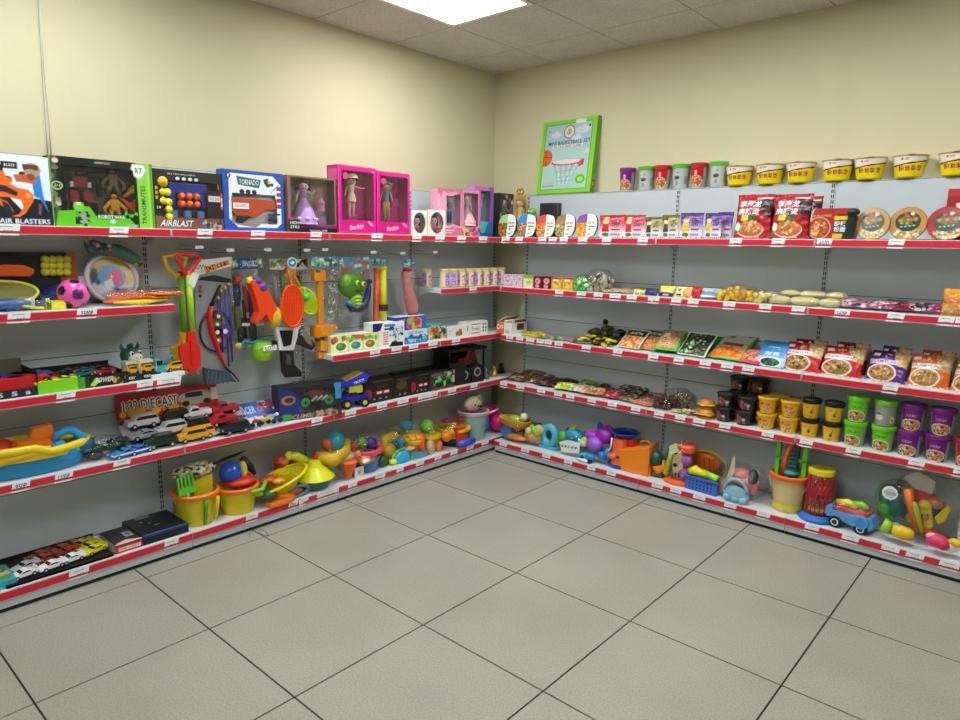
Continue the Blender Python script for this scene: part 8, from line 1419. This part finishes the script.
# orange bucket lying on its side
root=thing('sand_bucket','orange square bucket lying on its side with a dark green ball in its mouth','bucket',R,along(R,643,.27,z),.27,z,6)
mb=MB(); o_=P('f08418',.35); prism(mb,[(-.12,.0),(-.14,.14),(.055,.185),(.075,.0)],-.075,.075,o_,.012); bx(mb,.05,.066,-.085,.085,.0,.195,o_,.008); mb.build('bucket',root); mb=MB(); tube(mb,[(-.03,0,.17),(-.02,0,.20),(.02,0,.205),(.05,0,.185)],.008,P('e87a1c'),8); mb.build('handle',root)
mb=MB(); sph(mb,(.09,-.02,.11),(.045,.05,.055),P('14503c')); mb.build('green_ball',root,'dark green ball'); mb=MB(); tube(mb,[(.08,-.03,.06),(.12,-.05,.05),(.16,-.05,.075),(.15,-.05,.12)],[.02,.028,.024,.01],P('ee7a1a'),10); sph(mb,(.11,-.04,.02),(.05,.03,.02),P('4a4a28')); mb.build('orange_scoop',root,'orange scoop'); mb=MB(); tube(mb,[(-.14,-.05,.05),(-.17,-.05,.06)],.02,P('6a8a3a'),8); mb.build('green_peg',root)
cluster('tall lighthouse toy, cream tower with orange top and violet beads','sand_mill','sand toy',679,.30,[('base',lambda mb,T:lathe(mb,[(0,0),(.10,0),(.10,.015),(.06,.03),(0,.03)],P('f2602a'),sy=.7),'orange base'),('tower',PR([(672,479),(684,480),(681,450),(676,449),(672,462)],'e0c88a',-.03,.02,.01),'cream tower'),('windows',multi(S(675,465,(.014,.008,.012),'141414',-.045),S(676,453,(.010,.008,.010),'141414',-.045),*[PR([(671.5+3*k,473),(672.8+3*k,473),(672.8+3*k,478),(671.5+3*k,478)],'2a221a',-.048,-.04,0) for k in range(3)])),('roof',lambda mb,T:(lathe(mb,[(0,.205),(.055,.205),(.058,.235),(.05,.245),(0,.25)],P('f4623a'),c=(.03,.02,0)),tube(mb,[(.0,.0,.245),(.0,.0,.28)],[.005,.001],WHITE,6)),'orange top'),('beads',multi(S(686,460,(.04,.035,.035),'b45ac8',-.0),S(684,474,(.035,.03,.035),'a850c0',-.02),S(681,467,(.02,.02,.02),'1c1c1c',-.0)),'violet beads'),('lime_shovel',TU([(666,474),(669,462),(672,450)],[.02,.016,.012],'b4d82a',-.01),'lime shovel'),('ticket',PR([(669,446),(677,443),(678,452),(670,455)],'c8d8a0',-.06,-.058,0))],bag=(463,.10,.13,.07),wall=R)
root=thing('toy_basket','small blue basket with yellow and lime sand toys','basket',R,along(R,704,.32,z),.32,z,-4)
mb=MB(); bb=P('3f6fc8',.4); 
for y0,y1 in((-.05,-.045),(.045,.05)): prism(mb,[(-.085,.0),(.085,.0),(.10,.08),(-.10,.08)],y0,y1,bb)
bx(mb,-.10,-.085,-.05,.05,.0,.08,bb,.004); bx(mb,.085,.10,-.05,.05,.0,.08,bb,.004); bx(mb,-.085,.085,-.05,.05,0,.005,bb); bx(mb,-.105,.105,-.056,-.045,.076,.086,bb,.003); bx(mb,-.105,.105,.045,.056,.076,.086,bb,.003)
for k in range(7):
    for j in range(3): bx(mb,-.075+.023*k,-.066+.023*k,-.0515,-.0495,.016+.02*j,.026+.02*j,P('1c2c5a'))
mb.build('basket_body',root); mb=MB(); tube(mb,[(-.09,-.02,.10),(-.05,-.03,.12),(.03,-.02,.10)],[.02,.03,.012],P('e8e01c'),10); mb.build('toy_spade',root,'yellow spade'); mb=MB(); tube(mb,[(-.02,-.01,.12),(.05,-.02,.105),(.09,-.02,.095)],[.012,.02,.024],P('a8e01c'),10); mb.build('toy_scoop',root,'lime scoop')
cluster('orange and yellow toy net dish behind the blue basket','sand_sieve','sand toy',706,.19,[('dish',lambda mb,T:(sph(mb,(-.02,0,.13),(.10,.03,.065),P('f07a1c'),24,14),tube(mb,[(.13*math.cos(2*PI*i/28),-.02,.12+.09*math.sin(2*PI*i/28)) for i in range(28)],.008,P('d8b81c'),8,closed=True),[bx(mb,-.10+.028*k,-.088+.028*k,-.036,-.03,.09,.17,P('e86a10')) for k in range(6)])),('foot',BX(-.06,.06,-.02,.03,0,.06,'d8742a'))],wall=R)
cluster('salmon toy car with pale blue watering jug tied in front','toy_car','toy car',742,.31,[('body',multi(S(744,481,(.085,.05,.035),'dc7a72',.02),S(742,474,(.05,.045,.035),'d8706a',.02),S(752,486,(.035,.03,.05),'e07a74',.0))),('window',S(753,477,(.03,.03,.045),'26282c',-.02)),('blue_jug',lambda mb,T:(sph(mb,(-.015,-.06,.05),(.075,.03,.045),P('8cc0d4'),20,12),[sph(mb,(-.06+.045*k,-.075,.022),(.026,.02,.022),P('84bcd4'),10,8) for k in range(3)],tube(mb,[(-.015+.062*math.cos(PI*i/12),-.07,.07+.065*math.sin(PI*i/12)) for i in range(13)],.010,P('9ccadc'),8)),'pale blue jug'),('tan_scoop',S(724,487,(.03,.04,.05),'b88a68',.0),'tan scoop'),('header_card',PR([(726,478),(733,458),(735,455),(735,472),(728,482)],'c8bca0',-.03,-.027,0),'tan header card')],bag=(480,.14,.10,.10),wall=R)
# tall cream bucket
root,r,h=bucket('large cream bucket with orange rim holding green and orange tools',787,.28,768,807,472,'dcc48a','f26a20','d8d49a',.74,0,-.9,R)
mb=MB(); lathe(mb,[(r*.83,.022),(r*.86,.05)],P('e8d01c')); mb.build('yellow_ring',root,'yellow band')
mb=MB(); [bx(mb,x,x+.024,-.03,.0,h-.02,h+.21,P('6ac82a'),.005) for x in(-.078,.060)]; bx(mb,-.078,.084,-.03,.0,h+.075,h+.095,P('58b020'),.004); mb.build('green_frame',root,'green frame'); mb=MB(); tube(mb,[(-.03,-.04,h-.01),(-.02,-.04,h+.10),(.01,-.04,h+.21)],[.014,.012,.018],P('f0642a'),8); mb.build('orange_rake',root,'orange rake')
mb=MB(); [bx(mb,-.015+.004*j,.045-.003*j,-.05,-.03,h+.0+.024*j,h+.014+.024*j,P('1c5a5a'),.003) for j in range(7)]; bx(mb,.0,.04,-.04,-.0,h-.02,h+.17,P('16403c')); mb.build('dark_grate',root,'dark teal rake'); mb=MB(); sph(mb,(.01,-.03,h+.01),(.04,.04,.02),P('2a8a8a')); mb.build('teal_mould',root)
# red barrel in net
root=thing('toy_barrel','red mesh barrel of sand toys with a yellow top and blue base','sand toys',R,along(R,817,.30,z),.30,z)
hb=high(R,817,467,.30)-z; mb=MB(); lathe(mb,[(0,0),(.092,0),(.095,.014),(.07,.034),(0,.034)],P('1a6ac0')); mb.build('base',root,'blue base'); mb=MB(); lathe(mb,[(.060,hb-.03),(.066,hb-.028),(.066,hb-.004),(.055,hb),(0,hb-.006)],P('dfd01c')); mb.build('top_ring',root,'yellow top')
mb=MB(); n=18
for k in range(n): 
    for sg in(-1,1): tube(mb,[(.064*math.cos(2*PI*k/n+sg*t_*1.1),.064*math.sin(2*PI*k/n+sg*t_*1.1),.03+(hb-.055)*t_) for t_ in[i/8 for i in range(9)]],.0028,P('d0202c'),5)
mb.build('red_net',root,'red net'); mb=MB(); sph(mb,(.02,-.01,hb*.6),(.036,.03,.036),P('e03a2c')); sph(mb,(-.025,.0,hb*.5),(.03,.03,.05),P('c82430')); lathe(mb,[(0,.04),(.05,.04),(.05,.09),(0,.1)],P('4a3a2a')); mb.build('red_moulds',root,'red moulds'); mb=MB(); sph(mb,(.0,-.03,.06),(.05,.03,.016),P('9ad82a')); mb.build('lime_disc',root,'lime disc'); loose_bag(root,(0,0,hb*.52),(.08,.08,hb*.52),3,amp=.04)
# blue truck
root=thing('toy_truck','light blue toy truck with red bed and a round blue scoop, black wheels','toy truck',R,along(R,850,.31,z),.31,z,-6)
root.scale=(.88,)*3; bl=P('58a8e8',.3); mb=MB(); prism(mb,[(-.125,.055),(-.13,.10),(-.115,.125),(-.09,.13),(-.085,.10),(.06,.10),(.12,.105),(.135,.07),(.12,.03),(.03,.03),(-.02,.045)],-.055,.055,bl,.008); mb.build('truck_body',root); mb=MB(); bx(mb,-.08,.10,-.045,.05,.10,.128,P('d83238'),.008); bx(mb,-.09,.11,-.05,.05,.085,.10,P('e04a50'),.004); mb.build('truck_bed',root,'red bed'); mb=MB(); cyl(mb,(.075,-.075,.075),(.075,-.058,.075),.038,bl,seg=28); cyl(mb,(.075,-.077,.075),(.075,-.0745,.075),.030,P('3a90dc'),seg=28); mb.build('scoop',root,'round blue scoop')
for cx in(-.065,.075):
    for yy in(-.07,.05): mb=MB(); cyl(mb,(cx,yy,.034),(cx,yy+.022,.034),.034,BLACK,seg=24); cyl(mb,(cx,yy-.001,.034),(cx,yy+.0,.034),.021,P('e0e0e4'),seg=20); cyl(mb,(cx,yy-.002,.034),(cx,yy-.0005,.034),.015,P('2a2a2c'),seg=20); mb.build('wheel',root,'black wheel with white ring')
mb=MB(); tube(mb,[(-.08,-.01,.14),(-.02,-.02,.155),(.03,-.02,.14)],[.018,.024,.012],P('e8d82a'),10); mb.build('yellow_shovel',root,'yellow shovel'); mb=MB(); tube(mb,[(-.01,.0,.15),(.05,-.01,.16),(.09,-.01,.145)],[.014,.022,.014],P('8ad02a'),10); mb.build('lime_rake',root,'lime rake'); loose_bag(root,(.01,0,.085),(.155,.085,.085),14,amp=.06)
# green bag and yellow soldiers bag
cluster('green translucent bag of toys with a round white and blue badge','toy_bag','toy bag',892,.26,[('green_toys',multi(S(887,495,(.038,.04,.06),'2a8a4a'),S(886,509,(.042,.04,.05),'58a82a'),S(896,506,(.034,.04,.06),'1c7a78',-.01),S(893,490,(.045,.035,.03),'17563c',.02)),'green and teal toys'),('badge',lambda mb,T:(cyl(mb,(at(T,890,493,-.07)[0],-.072,at(T,890,493,-.07)[1]),(at(T,890,493,-.07)[0],-.068,at(T,890,493,-.07)[1]),.034,WHITE,seg=28),cyl(mb,(at(T,890,493,-.07)[0],-.074,at(T,890,493,-.07)[1]),(at(T,890,493,-.07)[0],-.0722,at(T,890,493,-.07)[1]),.024,P('b8d0dc'),seg=28),letter(mb,'TOYS',at(T,890,493,-.07)[0],at(T,890,493,-.07)[1],.016,P('b83048'),-.0748)),'round white badge')],bag=(500,.095,.115,.07),wall=R)
cluster('large clear bag of yellow, red and blue building toys with a white tag','toy_set_bag','toy bag',924,.25,[('yellow_block_figure',multi(PR([(919,508),(931,508),(933,527),(929,531),(920,531),(917,522)],'e0c01c',-.04,.01,.01),S(925,505,(.03,.03,.026),'e4c420',-.02),S(912,518,(.03,.03,.03),'d8b41c',-.0)),'yellow block figure'),('face_sticker',multi(S(925,516,(.020,.004,.018),'b8a050',-.045),S(922.5,515,(.004,.004,.005),'1c1c1c',-.05),S(927.5,515,(.004,.004,.005),'1c1c1c',-.05))),('red_blocks',multi(S(922,497,(.075,.04,.035),'d8301c',.02),S(926,531,(.05,.03,.018),'d03a1c',-.03),S(935,503,(.04,.03,.03),'c87a5a',.0)),'red blocks'),('blue_blocks',multi(S(933,509,(.035,.03,.045),'1f4a9a',.01),S(906,512,(.035,.03,.04),'2a5a8a',.02)),'blue blocks'),('yellow_scoop',multi(PR([(934,518),(948,505),(952,509),(945,522),(938,525)],'d8c41c',-.03,.01,.01)),'yellow scoop'),('orange_stick',TU([(908,489),(911,505),(917,531)],[.020,.018,.014],'f0741c',-.06),'orange bat'),('lime_stick',TU([(914,502),(918,518),(922,532)],[.012,.014,.012],'a8b82a',-.065),'lime bat'),('paper_tag',PR([(904,477),(918,471),(936,482),(932,494),(912,487)],'b4aea4',-.045,-.042,0),'crumpled white tag')],bag=(505,.175,.17,.085),wall=R)
cluster('lime and yellow toy blaster with a teal button on the shelf edge','toy_blaster','toy blaster',897,.36,[('barrel',TU([(883,524),(887,526),(891,528)],[.034,.032,.026],'a4d81c'),'lime barrel'),('body',multi(TU([(893,530),(901,532),(909,534),(914,535)],[.03,.034,.028,.016],'ecc820',-.01),S(905,536,(.04,.025,.02),'ee7a20',-.01))),('button',S(897,526,(.026,.02,.016),'5a9aa0',-.0),'teal button')],wall=R)
cluster('pink heart shaped sweet toy with yellow end, at the right picture edge','toy_candy','toy',940,.37,[('candy',multi(S(938,541,(.05,.035,.034),'e03a6a'),S(933,537,(.03,.02,.02),'f0a8c0',-.0),S(943,545,(.03,.03,.025),'c82a50',-.01))),('wrapper',multi(S(950,547,(.03,.02,.025),'f0e8e8'),S(957,543,(.035,.025,.02),'e8b82a')),'white and yellow ends')],wall=R)
fbox('white_toy_box','white card box partly cut by the right picture edge','toy box','R','base',.26,955,985,516,.05,'e4e4e4',lambda c:c.rect(0,0,1,1,'e6e6e6').rect(.1,.4,.5,.44,'5a5a5a').rect(.1,.5,.4,.53,'8a8a8a'))
# =================================================================== PRICE TICKETS
TI=M('f2f5f8',.35,kind='paper'); INK=M('3a4048',.6,kind='ink')
tick=[]
def ticket(wall,shelf,px,w_px=9,hand=None,crook=0.,tall=1.):
    z=SH[shelf]-.019 if shelf!='base' else SH['base']-.021; fr=(LF if wall=='L' else RF)+.0052 if shelf!='base' else (LBF if wall=='L' else RBF)+.0052
    s=along(wall,px,fr,z); w=abs(along(wall,px+w_px/2,fr,z)-along(wall,px-w_px/2,fr,z)); h=.045*tall
    mb=MB(); X=rot_y(crook)@rot_x(2); mb.X=X; sk=.004
    mb.add([(-w/2-sk,0,-h/2),(w/2-sk,0,-h/2),(w/2+sk,0,h/2),(-w/2+sk,0,h/2),(-w/2-sk,.0009,-h/2),(w/2-sk,.0009,-h/2),(w/2+sk,.0009,h/2),(-w/2+sk,.0009,h/2)],[(0,1,2,3),(7,6,5,4),(0,4,5,1),(3,2,6,7),(1,5,6,2),(0,3,7,4)],TI)
    if hand: letter(mb,hand,0,0,h*.5,P('2a3a6a'),-.0006,w=w*.62,shear=.15)
    else:
        k=random.Random(int(px*7)); bx(mb,-w*.28,w*.25,-.0007,-.0001,h*.22,h*.27,P('7a8088')); v=str(k.randint(11,99))+'0 P'; letter(mb,v,w*.06,-h*.16,h*.22,INK,-.0006,w=w*.36)
    o=mb.build('price_ticket'); put(o,wall,s,fr,z,0); tick.append([o,wall,s,SH[shelf]]); return o
LT={'top':[(6,28),(119,19),(205,15),(258,14),(316,11),(377,11),(417,9),(440,9),(461.5,8.5),(483,8)],'s2':[(19,23),(87,20,'2500P'),(473,7),(504,8)],'s3':[(66,19),(145,16),(169,24),(375,10),(396.5,10),(413.5,9),(433,9),(456,8)],  # first top entry: long white strip at the rail end, built like the tickets
 's4':[(21,18,'950P'),(64,18,'1100P'),(122,17),(317,11),(350.5,11),(382,10),(403,11),(424,12),(434,8),(452,8),(474,7)],'base':[(79,20),(171.5,14),(252,12),(293,9,'1750'),(304,10,None,-16),(328,22),(352.5,9),(380,10,None,8),(400,7),(420,8),(438,7),(454,7),(470,7),(485,7)]}
RT={'top':[(505.5,8),(519,7.5),(542,8),(552.5,8),(563.5,8),(582.5,9),(606.5,9),(642.5,10),(735.5,12),(778,13),(824,15,'6500'),(896,16)],'s2':[(559,8),(581,9),(598,9),(615,11),(631.5,10),(653.5,11),(676,10),(693,11),(729,12),(765,12),(798,13),(842,15,'160P'),(895.5,17),(946,16),(961,12)],
 's3':[(509.5,7),(519.5,7),(530,8),(540,7),(548,7),(558.5,8),(586,9),(617.5,9),(653,10),(678.5,10),(705,11),(727,12),(748,12),(890,15)],'s4':[(503.5,7),(520,8),(541,8),(558,8),(570,8),(591.5,8),(612,9),(635.5,9),(659,10),(680,10),(699,12),(724.5,11),(767.5,12),(806,13),(853,15),(916,16),(960,14)],
 'base':[(503,7),(525,8),(546,8),(568,8),(591,8),(611,9),(657,11),(675.5,11),(699,12),(730,12),(763,13),(811.5,14),(850,17),(890,18),(914.5,18),(949,20)]}
for wl,D in(('L',LT),('R',RT)):
    for sh,L_ in D.items():
        for t in L_: ticket(wl,sh,t[0],t[1],t[2] if len(t)>2 else None,t[3] if len(t)>3 else 0,1.0)
# what each ticket hangs under
short=lambda l:' '.join(l.split(',')[0].split(' beside ')[0].split(' with ')[0].split(' between ')[0].split(' behind ')[0].split()[:8])
near={}
for t in tick:
    o,wl,s,zz=t; c=[(abs(s-r[1]),r[3]) for r in REG if r[0]==wl and abs(r[2]-zz)<.02]; c.sort(); t.append(c[0][1]); near.setdefault((wl,zz,c[0][1]),[]).append(t)
used={}
SHN={SH['top']:'top',SH['s2']:'second',SH['s3']:'third',SH['s4']:'fourth',SH['base']:'base'}
for (wl,zz,lb),ts in near.items():
    ts.sort(key=lambda t:t[2]); n=len(ts)
    for i,t in enumerate(ts):
        pos='' if n==1 else (['left','right'][i] if n==2 else ['left','middle','right'][min(i,2)] if n==3 else ['first','second','third','fourth','fifth'][min(i,4)])+' '
        l=f'{pos}white price ticket on the {"left" if wl=="L" else "right"} wall {SHN[zz]} rail under {short(lb)}'.split()
        l=' '.join(l[:16]); 
        while l.split()[-1] in('with','and','of','a','the','in','on','its','under','at'): l=' '.join(l.split()[:-1])
        if l in used: used[l]+=1; l=l.replace('white price','small white price' if used[l]==2 else 'slightly tilted price',1); l=' '.join(l.split()[:16])
        used[l]=used.get(l,0)+1; tag(t[0],l,'price ticket','price tickets on the shelf rails')
